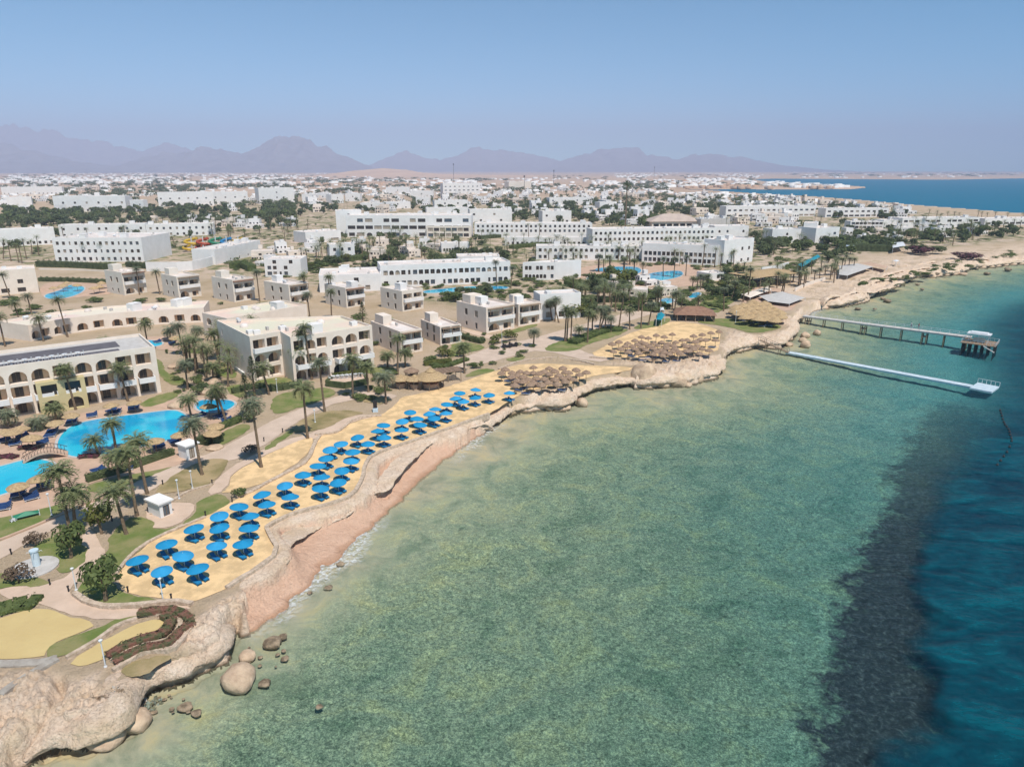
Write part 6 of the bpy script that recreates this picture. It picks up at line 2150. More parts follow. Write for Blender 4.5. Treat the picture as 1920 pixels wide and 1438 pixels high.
# ------------------------------------------------------------------ small things on the land
def lamp_post(label, px, py, top):
    b = G(px, py)
    H = max(2.2, top_z(b, top) - LAND)
    o = thing('lamp_post', label, 'lamp post', b)
    mb = MB()
    mb.tube([(0, 0, -.1), (0, 0, H)], [.07, .05], 7)
    mb.lathe([(.16, 0), (.16, .1), (.08, .14)], 8)
    mb.build('pole', M['metal'], o)
    mb = MB()
    mb.lathe([(.05, 0), (.15, .05), (.17, .18), (.2, .2), (.04, .3), (.01, .31)], 8, c=(0, 0, H))
    mb.build('lantern', M['metal'], o)


for lb, x, y, t in [('beside the path fork left of the round lawn tree', 143, 1106, 1068), ('in front of the nearest blue umbrellas at the terrace corner', 306, 1126, 1087), ('on the lawn between pool loungers and the road', 97, 966, 928), ('on the dry lawn right of the white hut', 361, 915, 885), ('right beside the small white hut', 336, 935, 902), ('standing on the rock at the end of the small yellow sand', 198, 1250, 1203), ('on the verge near the promenade bend', 591, 792, 770), ('tall, beside the parked dark cart', 941, 650, 618), ('on the lawn behind the stepped block terrace', 520, 736, 712), ('by the grassy slope above the cove', 1379, 605, 585)]:
    lamp_post('white lamp post ' + lb, x, y, t)
_m = MB()
_m.tube([(0, 0, -.1), (0, 0, .62)], .09, 7)
_m.lathe([(.12, .62), (.13, .75), (.02, .8)], 8)
BOL = _m.mesh('bollard_light', M['dark'])
for lb, (x, y) in zip(['at the roadside by the left edge', 'below the round lawn on the path edge', 'at the foot of the path-fork lamp post', 'at the lawn edge near the nearest umbrellas', 'at the corner of the yellow terrace near the kerb', 'at the inland kerb beside the second umbrella row', 'beside the shrub at the inland terrace edge', 'on the roadside below the pool hedge', 'on the dry lawn near the yellow inner sand', 'at the narrow planted bed', 'on the verge beside the big palm', 'on the verge further along past the big palm', 'on the far left verge of the promenade', 'near the white hut lamp'],
                      R3([(85, 715), (375, 945), (515, 995), (960, 1000), (1285, 1055), (1540, 430), (1740, 325), (1220, 195), (1590, 192), (840, 465)]) + R2([(380, 1068), (520, 1000), (245, 1150)]) + R3([(1110, 400)])):
    tag(link('bollard', BOL, None, G(x, y)), 'low dark bollard light ' + lb, 'bollard')
# beach shower on its disc
b = G(65, 1064)
o = thing('beach_shower', 'blue-grey shower column on a round pale concrete disc', 'shower', b)
mb = MB()
mb.lathe([(2.5, -.2), (2.5, .12), (2.35, .16), (0.01, .16)], 28)
mb.build('basin', M['concrete'], o)
mb = MB()
mb.lathe([(.42, .16), (.42, 2.0), (.5, 2.02), (.5, 2.2), (.01, 2.2)], 14, c=(.1, .3, 0))
mb.build('column', M['pontoon'], o)
mb = MB()
for k in range(4):
    a = k * math.pi / 2 + .4
    mb.tube([(.1 + .45 * math.cos(a), .3 + .45 * math.sin(a), 1.9), (.1 + .75 * math.cos(a), .3 + .75 * math.sin(a), 2.0), (.1 + .8 * math.cos(a), .3 + .8 * math.sin(a), 1.85)], .035, 5)
mb.build('shower_head', M['metal'], o)
# arched bridge between the pools
a, b = G(44, 866), G(128, 852)
o = thing('footbridge', 'small arched footbridge with dark railing between the two pools', 'bridge', a, math.atan2(b.y - a.y, b.x - a.x))
L = (b - a).length
mb, rb = MB(), MB()
n = 14
for i in range(n):
    t0, t1 = i / n, (i + 1) / n
    z0, z1 = .2 + 1.1 * math.sin(math.pi * t0), .2 + 1.1 * math.sin(math.pi * t1)
    vs = [(L * t, y, z + dz) for t, z in ((t0, z0), (t1, z1)) for y in (-1.1, 1.1) for dz in (-.22, 0)]
    mb.add(vs, [(1, 3, 7, 5), (0, 4, 6, 2), (0, 1, 5, 4), (2, 6, 7, 3)])
    for s in (-1, 1):
        rb.tube([(L * t0, s * 1.02, z0 + .9), (L * t1, s * 1.02, z1 + .9)], .05, 5)
        rb.tube([(L * t0, s * 1.02, z0), (L * t0, s * 1.02, z0 + .9)], .035, 5)
mb.build('deck', M['deck'], o)
rb.build('railing', M['dark'], o)
# terrace with white furniture, seen as a platform with a green wall
P = W(R2([(850, 655), (985, 672), (1155, 640), (1130, 590), (1000, 605), (880, 622)]))
o = thing('dining_platform', 'raised dining platform with clipped green sides and white furniture in front of the stepped block', 'platform', P[0])
O = P[0]
mb = MB()
Q_ = [p - O for p in P]
zz = Vector((0, 0, .9))
tri = geometry.tessellate_polygon([Q_])
mb.add([q + zz for q in Q_], [t if (Q_[t[1]] - Q_[t[0]]).cross(Q_[t[2]] - Q_[t[0]]).z > 0 else t[::-1] for t in tri])
mb.build('floor', M['path'], o)
mb = MB()
for i in range(len(Q_)):
    p, q = Q_[i], Q_[(i + 1) % len(Q_)]
    d = (q - p)
    mb.box(((p.x + q.x) / 2, (p.y + q.y) / 2, .65), (d.length, .6, 1.3), 0, math.atan2(d.y, d.x))
mb.build('planted_wall', M['leafd'], o)


def furniture_meshes():
    mb = MB()
    mb.lathe([(.01, .72), (.5, .72), (.5, .76), (.01, .76)], 12)
    mb.tube([(0, 0, 0), (0, 0, .72)], .05, 6)
    mb.lathe([(.28, 0), (.28, .04), (.05, .06)], 10)
    t = mb.mesh('table', M['metal'])
    mb = MB()
    mb.box((0, 0, .44), (.46, .46, .06))
    mb.box((0, .22, .72), (.46, .05, .5))
    for x in (-.2, .2):
        for y in (-.2, .2): mb.box((x, y, .21), (.04, .04, .42))
    return t, mb.mesh('chair', M['metal'])


TAB, CHR = furniture_meshes()


def dining(lb, group, P0, d, n, z, rz):
    for i in range(n):
        p = P0 + d * i
        tag(link('table', TAB, None, (p.x, p.y, z), rz), 'white round table, %s from the left %s' % (ORD[i], lb), 'table', group + ' tables')
        for s in (-1, 1):
            c_ = Vector((math.cos(rz), math.sin(rz), 0)) * .8 * s
            tag(link('chair', CHR, None, (p.x + c_.x, p.y + c_.y, z), rz + (math.pi / 2 if s < 0 else -math.pi / 2) ), 'white chair, %s side, at the %s table %s' % ('left' if s < 0 else 'right', ORD[i], lb), 'chair', group + ' chairs')


p0, p1 = P[5].lerp(P[0], .4), P[3].lerp(P[2], .4)
dining('on the green-sided dining platform', 'dining platform', p0.lerp(p1, .12), (p1 - p0) * .125, 7, LAND + .9, .4)
r0 = Vector((hb_.location.x, hb_.location.y, 0))
fx0 = on_roof(.42, .2)
dining('on the dark hotel roof terrace', 'roof terrace', r0 + Vector((fx0[0], fx0[1], 0)), ds * (L * 0 + 2.2), 9, LAND + 9.49, rz0)
for lb, fx, fy in (('left loudspeaker tower at the back of the hotel roof terrace', .62, .93), ('right loudspeaker tower near the end of the hotel roof', .9, .66)):
    x, y = on_roof(fx, fy)
    o = thing('loudspeaker_tower', 'tall dark ' + lb, 'loudspeaker', (r0.x + x, r0.y + y, LAND + 9.48), rz0)
    mb = MB()
    for k in range(4): mb.box((0, 0, 1.0 + k * .5), (.9, .7, .47))
    mb.build('cabinets', M['dark'], o)
    mb = MB()
    for s in (-1, 1):
        mb.box((s * .5, 0, .38), (.1, 1.2, .76))
        mb.tube([(s * .5, 0, 0), (s * .5, 0, 2.9)], .05, 5)
    mb.build('stand', M['dark'], o)
# thatched bar by the sand, its pergola and straw pavilions
def pavilion(label, px, py, R, H, Hc, m='straw'):
    b = G(px, py)
    o = thing('straw_pavilion', label, 'pavilion', b)
    mb = MB()
    mb.lathe([(R, -.2), (R * 1.03, -.05), (R * .55, Hc * .45), (R * .3, Hc * .62), (R * .34, Hc * .66), (R * .1, Hc), (.01, Hc * 1.05)], 22, jit=.03, c=(0, 0, H))
    mb.lathe([(.01, Hc * .6), (R * .97, -.18)], 16, c=(0, 0, H))
    mb.build('thatch', M[m], o)
    mb = MB()
    for k in range(8):
        a = k * math.pi / 4
        mb.tube([(R * .8 * math.cos(a), R * .8 * math.sin(a), -.1), (R * .8 * math.cos(a), R * .8 * math.sin(a), H + .15)], .09, 6)
    mb.build('posts', M['wood'], o)
    mb = MB()
    mb.lathe([(R * .5, 0), (R * .5, 1.0), (R * .56, 1.02), (R * .56, 1.1), (R * .3, 1.1), (R * .3, 0)], 18)
    mb.build('counter', M['deck'], o)


pavilion('round two-tiered straw bar pavilion beside the promenade and first sand', 808, 726, 3.4, 2.3, 2.0, 'straw2')
pavilion('small straw shelter left of the two-tiered straw pavilion', 778, 728, 2.0, 2.1, .9, 'straw2')
pavilion('broad low straw shelter at the left of the bar group', 752, 726, 2.3, 2.0, .8, 'straw2')
pavilion('little straw shelter between lawn and the bar group', 772, 712, 1.7, 2.1, .8)
a = G(836, 714)
o = thing('pergola', 'flat brushwood pergola on posts right of the straw bar pavilion', 'pergola', a, .45)
mb = MB()
for x in (-3, 0, 3):
    for y in (-1.6, 1.6): mb.tube([(x, y, -.1), (x, y, 2.4)], .08, 6)
mb.build('posts', M['wood'], o)
mb = MB()
for i in range(26): mb.box((-3.4 + i * .27, random.uniform(-.12, .12), 2.48 + random.uniform(-.03, .03)), (.2, 4.0, .08))
for y in (-1.6, 1.6): mb.box((0, y, 2.37), (7, .12, .14))
mb.build('roof', M['straw'], o)
a = G(704, 772)
o = thing('notice_board', 'dark upright notice board on a pale base at the edge of the sand', 'notice board', a, .2)
mb = MB()
mb.box((0, 0, 1.55), (.75, .16, 1.5))
mb.build('board', M['dark'], o)
mb = MB()
mb.box((0, 0, .35), (1.0, .7, .72))
mb.build('plinth', M['pontoon'], o)
# dark carts beside the promenade
def cart(label, px, py, rz):
    b = G(px, py)
    o = thing('service_cart', label, 'cart', b, rz)
    mb = MB()
    mb.box((0, 0, .5), (2.3, 1.15, .3))
    mb.box((-.55, 0, .78), (.7, 1.05, .3))
    mb.box((-.95, 0, 1.05), (.12, 1.05, .5))
    mb.box((.95, 0, .8), (.35, 1.1, .45))
    mb.build('body', M['dark'], o)
    mb = MB()
    for x in (-.9, .7):
        for s in (-.5, .5): mb.tube([(x, s, .7), (x, s, 1.9)], .03, 5)
    mb.box((-.1, 0, 1.93), (1.95, 1.2, .07))
    mb.build('roof', M['dark'], o)
    for x in (-.75, .75):
        for s in (-1, 1):
            mb = MB()
            mb.tube([(x, s * .5, .28), (x, s * .68, .28)], .28, 12)
            mb.build('wheel', M['dark'], o)


cart('dark golf cart parked at the promenade corner, left of its pair', 950, 652, .3)
cart('dark golf cart parked at the promenade corner, right of its pair', 962, 650, .35)


# shade sails and slides
def awning(label, px, z, m='teal_cloth', name='shade_sail', cat='shade sail', base=None):
    P = [G(x, y, LAND + z) for x, y in px]
    O = Vector((P[0].x, P[0].y, LAND))
    o = thing(name, label, cat, O)
    mb = MB()
    Q_ = [p - O for p in P]
    c_ = sum(Q_, Vector()) / len(Q_) + Vector((0, 0, .5))
    for i in range(len(Q_)): mb.add([Q_[i], Q_[(i + 1) % len(Q_)], c_], [(0, 1, 2)])
    mb.build('cloth', M[m], o)
    mb = MB()
    for q in Q_: mb.tube([(q.x, q.y, -.1), (q.x, q.y, q.z + .1)], .07, 6)
    mb.build('posts', M['metal'], o)


awning('teal shade cloth structure among trees at the corner of the upper sand', R6([(1570, 430), (1600, 420), (1625, 440), (1600, 480), (1560, 475)]), 2.2)
awning('small white kiosk canopy beside the teal shade cloth', R6([(1590, 385), (1615, 385), (1620, 405), (1590, 405)]), 2.8, 'metal')
awning('teal ramp awning sloping down beside the pale terrace near the point', ZD([(1420, 940), (1600, 850), (1620, 870), (1450, 965)]), 3.0)
awning('turquoise canopy roof among trees near the dark hedge on the point', ZE([(320, 740), (490, 735), (500, 765), (320, 775)]), 3.2, 'pontoon')
awning('white tent canopy left of the dark thicket on the point', ZE([(720, 745), (830, 735), (855, 770), (740, 790)]), 3.5, 'metal')
awning('grey slatted sun deck roof on the slope above the rocks', ZE([(260, 950), (420, 930), (560, 960), (330, 1040), (255, 1030)]), 2.0, 'concrete')
awning('long low orange-brown roof lying above the rocks of the point', ZE([(440, 930), (520, 915), (690, 955), (680, 975)]), 2.0, 'deck')
awning('pale slatted deck canopy on the slope beside the covered terrace', R7([(330, 215), (480, 170), (500, 190), (380, 235)]), 1.6, 'pale')
awning('lilac-grey sunbathing deck canopy stepping to the cove', R7([(430, 225), (560, 200), (690, 235), (600, 270), (480, 255)]), 1.2, 'concrete')
awning('white parasol standing on the rocks of the far point', ZE([(735, 905), (770, 900), (800, 905), (770, 915)]), 2.4, 'metal')
b = G(382, 472)
for lb, dx, m, R in (('yellow', -7, 'colour_y', 3.0), ('red', 0, 'colour_r', 2.6), ('green', 6, 'colour_g', 2.8), ('blue', 13, 'colour_b', 2.4), ('yellow and tall', 20, 'colour_y', 2.2)):
    o = thing('water_slide', lb + ' spiral water slide in the cluster beside the blank white wall', 'water slide', b + Vector((dx, random.uniform(-4, 4), 0)))
    mb = MB()
    pts_ = [(R * (1 + .03 * i) * math.cos(i * .5), R * (1 + .03 * i) * math.sin(i * .5), 7.5 - i * .27) for i in range(28)]
    mb.tube(pts_, .75, 7)
    mb.build('chute', M[m], o)
    mb = MB()
    mb.tube([(0, 0, 0), (0, 0, 8.5)], .3, 6)
    for i in (3, 10, 17, 24): mb.tube([(pts_[i][0], pts_[i][1], 0), pts_[i]], .12, 5)
    mb.build('tower', M['metal'], o)


# tall masts
def mast(label, px, py, top, palmlike=False):
    b = G(px, py)
    H = top_z(b, top) - LAND
    o = thing('mast', label, 'mast', b)
    mb = MB()
    mb.tube([(0, 0, -.2), (0, 0, H)], [.55, .4], 8)
    mb.build('pole', M['trunk'] if palmlike else M['dark'], o)
    mb = MB()
    if palmlike:
        for k in range(26):
            a, e = k * 2.4, -.5 + 1.9 * k / 26
            l = 4.6
            d = Vector((math.cos(a) * math.cos(e), math.sin(a) * math.cos(e), math.sin(e)))
            s = Vector((-math.sin(a), math.cos(a), 0)) * .42
            p = Vector((0, 0, H - .5))
            mb.add([p - s * .4, p + s * .4, p + d * l * .6 + s, p + d * l + Vector((0, 0, -.8)), p + d * l * .6 - s], [(0, 1, 2, 3, 4)])
        mb.build('crown', M['leafd'], o)
    else:
        for k in range(3): mb.box((0, 0, H - .8 - 1.7 * k), (3.4 - k * .4, 3.4 - k * .4, 1.1), 0, k * .5)
        mb.build('antennas', M['dark'], o)


mast('tall antenna mast disguised as a dark palm, highest on the skyline right of centre', 1172, 432, 345, True)
mast('thin dark lattice mast on the skyline, left one of two', 851, 346, 307)
mast('dark topped mast on the skyline, right one of two', 1038, 347, 319)
mast('slim bare mast between the two dark topped masts', 983, 356, 329)
mast('faint slim mast above the orange town by the bay', 1226, 338, 313)
# weeds, nets and driftwood on the debris shore
rr = random.Random(8)
mb = MB()
O = G(250, 1335, .6)
for i in range(420):
    t = rr.random()
    x, y = R4([(860 + 330 * t + rr.gauss(0, 24), 1075 - 200 * t + rr.gauss(0, 18))])[0]
    p = G(x, y, .5)
    p.z = hgt_at(p.x, p.y) + .05
    q = p - O
    a = rr.uniform(0, 6.28)
    d = Vector((math.cos(a), math.sin(a), rr.uniform(-.2, .5))) * rr.uniform(.06, .2)
    s = d.orthogonal() * rr.uniform(.3, .9)
    mb.add([q - d - s, q + d - s, q + d + s, q - d + s], [(0, 1, 2, 3)], rr.choice((0, 0, 0, 1, 2, 3)))
tag(mb.build('debris', [M['greystone'], M['reefrock'], M['reefrock'], M['wood']], loc=O), 'strip of washed-up litter, nets and rubble at the headland foot', 'debris', kind='stuff')
a = G(*R4([(780, 1065)])[0], 1.0)
a.z = hgt_at(a.x, a.y)
mb = MB()
mb.tube([(-1.2, 0, .2), (0, .1, .3), (1.5, 0, .25)], [.05, .08, .04], 6)
mb.tube([(-.9, 0, .2), (-1.1, .2, .9)], [.05, .02], 5)
mb.tube([(.6, .05, .3), (.8, .3, 1.0)], [.05, .02], 5)
mb.tube([(.1, .1, .3), (.3, -.6, .1)], [.05, .02], 5)
tag(mb.build('driftwood', M['wood'], loc=a, sc=.6), 'dark branching driftwood beside the litter on the headland', 'driftwood')
a = G(*R3([(95, 470)])[0])
tag(clump_mesh and link('towel_heap', clump_mesh('towel_heap', 40, .5, 77, [M['metal']], .2, 3, .4), None, a + Vector((0, 0, .2))), 'small white heap on the lawn at the left edge', 'heap')
awning('green netting spread low over the lawn at the left edge', R3([(90, 430), (290, 385), (295, 405), (110, 450)]), .4, 'colour_g', 'garden_net', 'net')

# ------------------------------------------------------------------ far houses, far trees, far town
def house_template(seed, wall='white'):
    r = random.Random(seed)
    mb = MB()

    def box(x, y, w, d, h_, z0=0, win=True):
        A = [Vector((x - w / 2, y - d / 2, z0)), Vector((x + w / 2, y - d / 2, z0)), Vector((x + w / 2, y + d / 2, z0)), Vector((x - w / 2, y + d / 2, z0))]
        for i in range(4):
            a, b_ = A[i], A[(i + 1) % 4]
            L_ = (b_ - a).length
            op = []
            if win:
                n_ = max(2, int(L_ / 2.6))
                for f in range(max(1, int(h_ / 3))):
                    for k in range(n_):
                        if r.random() < .75:
                            ww = r.choice((1.0, 1.4, 1.9)) * 1.15
                            xc = (k + .5) * L_ / n_
                            op.append((xc - ww / 2, xc + ww / 2, z0 + f * 3 + .7, z0 + f * 3 + 2.35, r.choice((0, 0, .9)), .4))
            d_ = (b_ - a).normalized()
            facade(mb, a, d_, z0 - .3, z0 + h_, L_, op, 0)
            nn = Vector((d_.y, -d_.x, 0))
            for q in op:
                p, s = a + d_ * q[0] - nn * .38, a + d_ * q[1] - nn * .38
                mb.quad((p.x, p.y, q[2]), (s.x, s.y, q[2]), (s.x, s.y, q[3]), (p.x, p.y, q[3]), 2)
        mb.box((x, y, z0 + h_ - .12), (w - .5, d - .5, .2), 1)
        for s in (-1, 1):
            mb.box((x, y + s * (d / 2 - .13), z0 + h_ + .12), (w + .02, .28, .3), 0)
            mb.box((x + s * (w / 2 - .13), y, z0 + h_ + .12), (.28, d - .56, .3), 0)
    w = r.uniform(9, 17)
    box(0, 0, w, r.uniform(8, 10), r.choice((3.6, 6.6, 6.6, 7)))
    box(r.uniform(-3, 3), 6.5, w * .7, 7, r.choice((6.8, 8.5)))
    box(-w / 2 + 2, -2.6, 3.6, 6.5, 3.7)
    if r.random() < .7: box(r.uniform(-3, 3), 6, 3, 3, 2.4, 8.3, False)
    return mb.mesh('small_house', [M[wall], M['roof_white'], M['glass']])


HT = [house_template(s, 'white' if s % 4 else 'pale') for s in range(8)]
HC = []


def houses(n, poly, group, label, sc=(.7, 1.1), jit=.7):
    PX = np.array(poly)
    k = t = 0
    while k < n and t < n * 60:
        t += 1
        x, y = random.uniform(PX[:, 0].min(), PX[:, 0].max()), random.uniform(PX[:, 1].min(), PX[:, 1].max())
        if not inside(np.array([x]), np.array([y]), PX)[0]: continue
        b = G(x, y)
        s = random.uniform(*sc)
        if any((b.x - q[0]) ** 2 + (b.y - q[1]) ** 2 < (9 * s + q[2]) ** 2 for q in HC): continue
        if any(inside(np.array([b.x + i]), np.array([b.y + j]), f)[0] for f in FOOT if abs(f[0][0] - b.x) < 150 and abs(f[0][1] - b.y) < 150 for i, j in ((0, 0), (8, 4), (-8, 4), (8, 14), (-8, 14), (0, -5))): continue
        HC.append((b.x, b.y, 9 * s))
        tag(link('small_house', random.choice(HT), None, b, random.uniform(-jit, jit), (s, s, s * random.uniform(.85, 1.1))), label, 'house', group)
        k += 1


houses(70, [(1275, 363), (1400, 369), (1520, 375), (1680, 389), (1740, 396), (1700, 410), (1540, 404), (1360, 395), (1250, 388)], 'white houses between the pavilion and the bay', 'small white house among palms between the pavilion and the blue bay', (.6, 1.0))
houses(60, [(800, 366), (1180, 362), (1260, 395), (1200, 425), (1100, 416), (1000, 412), (880, 398)], 'white houses behind the long facade', 'small white house among trees behind the long hotel facade')
houses(50, [(470, 362), (800, 350), (1100, 349), (1240, 358), (1200, 372), (800, 378), (570, 381), (470, 372)], 'white houses below the sand hill', 'small white house among trees below the distant sand hill')
houses(30, [(0, 352), (110, 360), (400, 352), (560, 355), (560, 348), (0, 345)], 'white houses at the far left', 'small far white house beyond the grove at the left', (.9, 1.4))
houses(12, [(1560, 436), (1900, 429), (1900, 440), (1700, 458), (1580, 458)], 'white houses on the far point', 'low white house under the palms of the far point', (.5, .8))
houses(7, [(440, 478), (600, 458), (600, 480), (480, 505)], 'white service houses left of the central hotel', 'white service house between hedge and palms left of the central hotel', (.5, .8))
houses(9, [(660, 465), (830, 458), (830, 478), (700, 492)], 'white garden houses', 'white garden house in front of the central hotel', (.45, .7))
houses(6, [(1090, 545), (1240, 530), (1290, 560), (1200, 565)], 'white pool houses', 'white pool house between the villas and the upper sand', (.4, .6))
houses(10, [(280, 415), (520, 412), (560, 428), (420, 432)], 'white houses before the grove', 'white house between the grove and the water slides', (.6, .9))
houses(14, [(560, 372), (900, 376), (900, 400), (600, 402)], 'white houses above the central hotel', 'white house among trees above the central hotel', (.8, 1.2))
houses(12, [(1260, 402), (1520, 408), (1520, 428), (1400, 424)], 'white houses right of the pavilion', 'white house among palms right of the pavilion', (.7, 1.0))
houses(22, [(0, 372), (480, 366), (480, 400), (0, 410)], 'white houses in the left grove', 'white house half hidden in the dark grove at the left', (.7, 1.1))

# one mass of far town houses
rg = np.random.default_rng(3)


def town(name, label, m, n, regions, size):
    V, F = [], []
    k = 0
    while k < n:
        poly, wgt = regions[rg.choice(len(regions), p=np.array([r_[1] for r_ in regions]) / sum(r_[1] for r_ in regions))]
        PX = np.array(poly)
        x, y = rg.uniform(PX[:, 0].min(), PX[:, 0].max()), rg.uniform(PX[:, 1].min(), PX[:, 1].max())
        if not inside(np.array([x]), np.array([y]), PX)[0]: continue
        if vnoise(np.array([x * .03]), np.array([y * .35]), 91)[0] < .38: continue
        b = G(x, y)
        w, d, hh_ = rg.uniform(.6, 1.8) * size, rg.uniform(.6, 1.2) * size, rg.uniform(.35, .75) * size * .8
        a = rg.uniform(-.6, .6)
        ca, sa = math.cos(a), math.sin(a)
        i0 = len(V)
        for z in (-1, hh_):
            for sx, sy in ((-1, -1), (1, -1), (1, 1), (-1, 1)):
                V.append((b.x + sx * w / 2 * ca - sy * d / 2 * sa, b.y + sx * w / 2 * sa + sy * d / 2 * ca, LAND + z))
        F += [(i0 + 4, i0 + 5, i0 + 6, i0 + 7), (i0, i0 + 1, i0 + 5, i0 + 4), (i0 + 1, i0 + 2, i0 + 6, i0 + 5), (i0 + 2, i0 + 3, i0 + 7, i0 + 6), (i0 + 3, i0, i0 + 4, i0 + 7)]
        k += 1
    tag(link(name, np_mesh(name, np.array(V), np.array(F), [m], smooth=False)), label, 'town', kind='stuff')


town('distant_town', 'far white town houses spread below the mountains', M['white'], 1500, [([(0, 333), (700, 335), (720, 342), (560, 346), (0, 345)], 5), ([(0, 324), (640, 326), (700, 333), (0, 333)], 3), ([(700, 338), (1240, 333), (1240, 346), (800, 349)], 2), ([(1150, 325), (1440, 324), (1420, 334), (1150, 334)], 2.5), ([(1230, 334), (1405, 336), (1420, 349), (1230, 353)], 2), ([(1440, 342), (1580, 350), (1600, 353), (1430, 353)], 1), ([(1450, 322), (1920, 322), (1920, 332), (1640, 334.5), (1500, 333.5)], 1.6)], 13)
town('distant_town', 'white house roofs packed among the trees below the mountains', M['white'], 420, [([(560, 347), (1240, 345), (1260, 364), (560, 368)], 3), ([(0, 347), (560, 347), (560, 368), (0, 372)], 2), ([(1250, 358), (1420, 366), (1560, 376), (1500, 388), (1260, 384)], 1.5)], 8)
town('distant_town', 'far tan and orange houses of the town beside the blue bay', mat('tan_render', (.55, .36, .24), .9), 260, [([(1200, 338), (1400, 342), (1425, 354), (1280, 353)], 3), ([(1430, 347), (1600, 353), (1440, 354.5)], 1), ([(560, 340), (1000, 338), (1000, 350), (560, 348)], 1)], 11)


# ------------------------------------------------------------------ two people on the pier
def person(label, P, rz, shirt, step=.16):
    """one continuous skinned figure about 1.72 m tall"""
    J = {'hip': (0, 0, .92, .135), 'waist': (0, 0, 1.08, .125), 'chest': (0, .01, 1.30, .15), 'neck': (0, .01, 1.47, .058), 'chin': (0, -.01, 1.54, .075), 'head': (0, 0, 1.63, .10), 'top': (0, .01, 1.70, .06)}
    E = [('hip', 'waist'), ('waist', 'chest'), ('chest', 'neck'), ('neck', 'chin'), ('chin', 'head'), ('head', 'top')]
    for s, t in ((-1, 'l'), (1, 'r')):
        f = step * s
        J['th' + t] = (s * .10, 0, .86, .095)
        J['kn' + t] = (s * .11, -f * .6 - .02, .48, .06)
        J['an' + t] = (s * .11, -f * .7 + .03, .09, .04)
        J['to' + t] = (s * .12, -f * .7 - .15, .035, .035)
        J['sh' + t] = (s * .19, .01, 1.38, .065)
        J['el' + t] = (s * .25, f * .35 + .02, 1.10, .042)
        J['wr' + t] = (s * .26, f * .7 - .05, .86, .03)
        J['fi' + t] = (s * .26, f * .8 - .07, .73, .028)
        E += [('hip', 'th' + t), ('th' + t, 'kn' + t), ('kn' + t, 'an' + t), ('an' + t, 'to' + t), ('chest', 'sh' + t), ('sh' + t, 'el' + t), ('el' + t, 'wr' + t), ('wr' + t, 'fi' + t)]
    nm = list(J)
    me = bpy.data.meshes.new('person')
    me.from_pydata([J[k][:3] for k in nm], [(nm.index(a), nm.index(b)) for a, b in E], [])
    me.materials.append(M['skin'])
    o = tag(link('person', me, None, P, rz), label, 'person')
    sk = o.modifiers.new('skin', 'SKIN')
    sk.use_smooth_shade = True
    for k, v in zip(nm, me.skin_vertices[0].data):
        v.radius = (J[k][3], J[k][3] * (.75 if k in ('chest', 'waist', 'hip') else 1))
        v.use_root = k == 'hip'
    sb = o.modifiers.new('smooth', 'SUBSURF')
    sb.levels = sb.render_levels = 1
    mb = MB()
    mb.lathe([(.17, 1.02), (.185, 1.15), (.20, 1.30), (.19, 1.40), (.09, 1.46)], 12)
    t = mb.build('shirt', M[shirt], o, True)
    t.scale = (1.05, .82, 1)
    mb = MB()
    mb.lathe([(.185, 1.04), (.18, .92), (.20, .80), (.19, .62)], 12)
    t = mb.build('shorts', M['navy'], o, True)
    t.scale = (1.05, .86, 1)
    mb = MB()
    mb.lathe([(.105, 1.61), (.112, 1.66), (.095, 1.72), (.05, 1.755), (.01, 1.765)], 12, c=(0, .012, 0))
    mb.build('hair', M['dark'], o, True)
    return o


M['skin'] = mat('skin', (.45, .28, .20), .6)
M['redshirt'] = mat('red_shirt', (.4, .06, .05), .8)
for lb, px, py, rz, sh in (('person in a white shirt and dark shorts walking along the long pier', 1708, 614.5, 1.2, 'metal'), ('person in a red shirt walking ahead on the long pier', 1722, 616.5, 1.4, 'redshirt')):
    p = G(px, py, zd + .08)
    person(lb, p, rz, sh)

# ------------------------------------------------------------------ trees: the 300 that show largest are things, the others one mass
def grow_trees():
    TREEQ.sort(key=lambda t: -t[4] / G(t[2], t[3]).y)
    for t in TREEQ[:292]:
        tree(*t)
    # far mass
    VV, FF, base = [], [], 0
    src = []
    for me in FTREES:
        v = np.zeros(len(me.vertices) * 3, np.float32)
        me.vertices.foreach_get('co', v)
        f = np.zeros(len(me.loops), np.int32)
        me.loops.foreach_get('vertex_index', f)
        v, f = v.reshape(-1, 3), f.reshape(-1, 4)
        src.append((v, f))
    lst = [(G(t[2], t[3]), t[4], t[5]) for t in TREEQ[292:]]
    for poly, n, r, hh_ in FARZ:
        PX = np.array(poly)
        k = tries = 0
        while k < n and tries < n * 30:
            tries += 1
            x, y = rg.uniform(PX[:, 0].min(), PX[:, 0].max()), rg.uniform(PX[:, 1].min(), PX[:, 1].max())
            if not inside(np.array([x]), np.array([y]), PX)[0]: continue
            if vnoise(np.array([x * .035]), np.array([y * .3]), 55)[0] < .4: continue
            lst.append((G(x, y), r * rg.uniform(.6, 1.3), hh_ * rg.uniform(.7, 1.3)))
            k += 1
    for b, r, hh_ in lst:
        v, f = src[rg.integers(len(src))]
        sel = f if b.y < 900 else f[::3]
        a = rg.uniform(0, 6.28)
        ca, sa = math.cos(a), math.sin(a)
        grow = 1 if b.y < 900 else 1.25
        x = b.x + r * (v[:, 0] * ca - v[:, 1] * sa) * grow
        y = b.y + r * (v[:, 0] * sa + v[:, 1] * ca) * grow
        z = LAND + hh_ * .5 + v[:, 2] * hh_ * .55
        VV.append(np.stack([x, y, z], 1))
        FF.append(sel + base)
        base += len(v)
    tag(link('distant_trees', np_mesh('distant_trees', np.concatenate(VV), np.concatenate(FF), [M['leafd']], smooth=False)), 'far dark trees scattered between the white town houses', 'trees', kind='stuff')


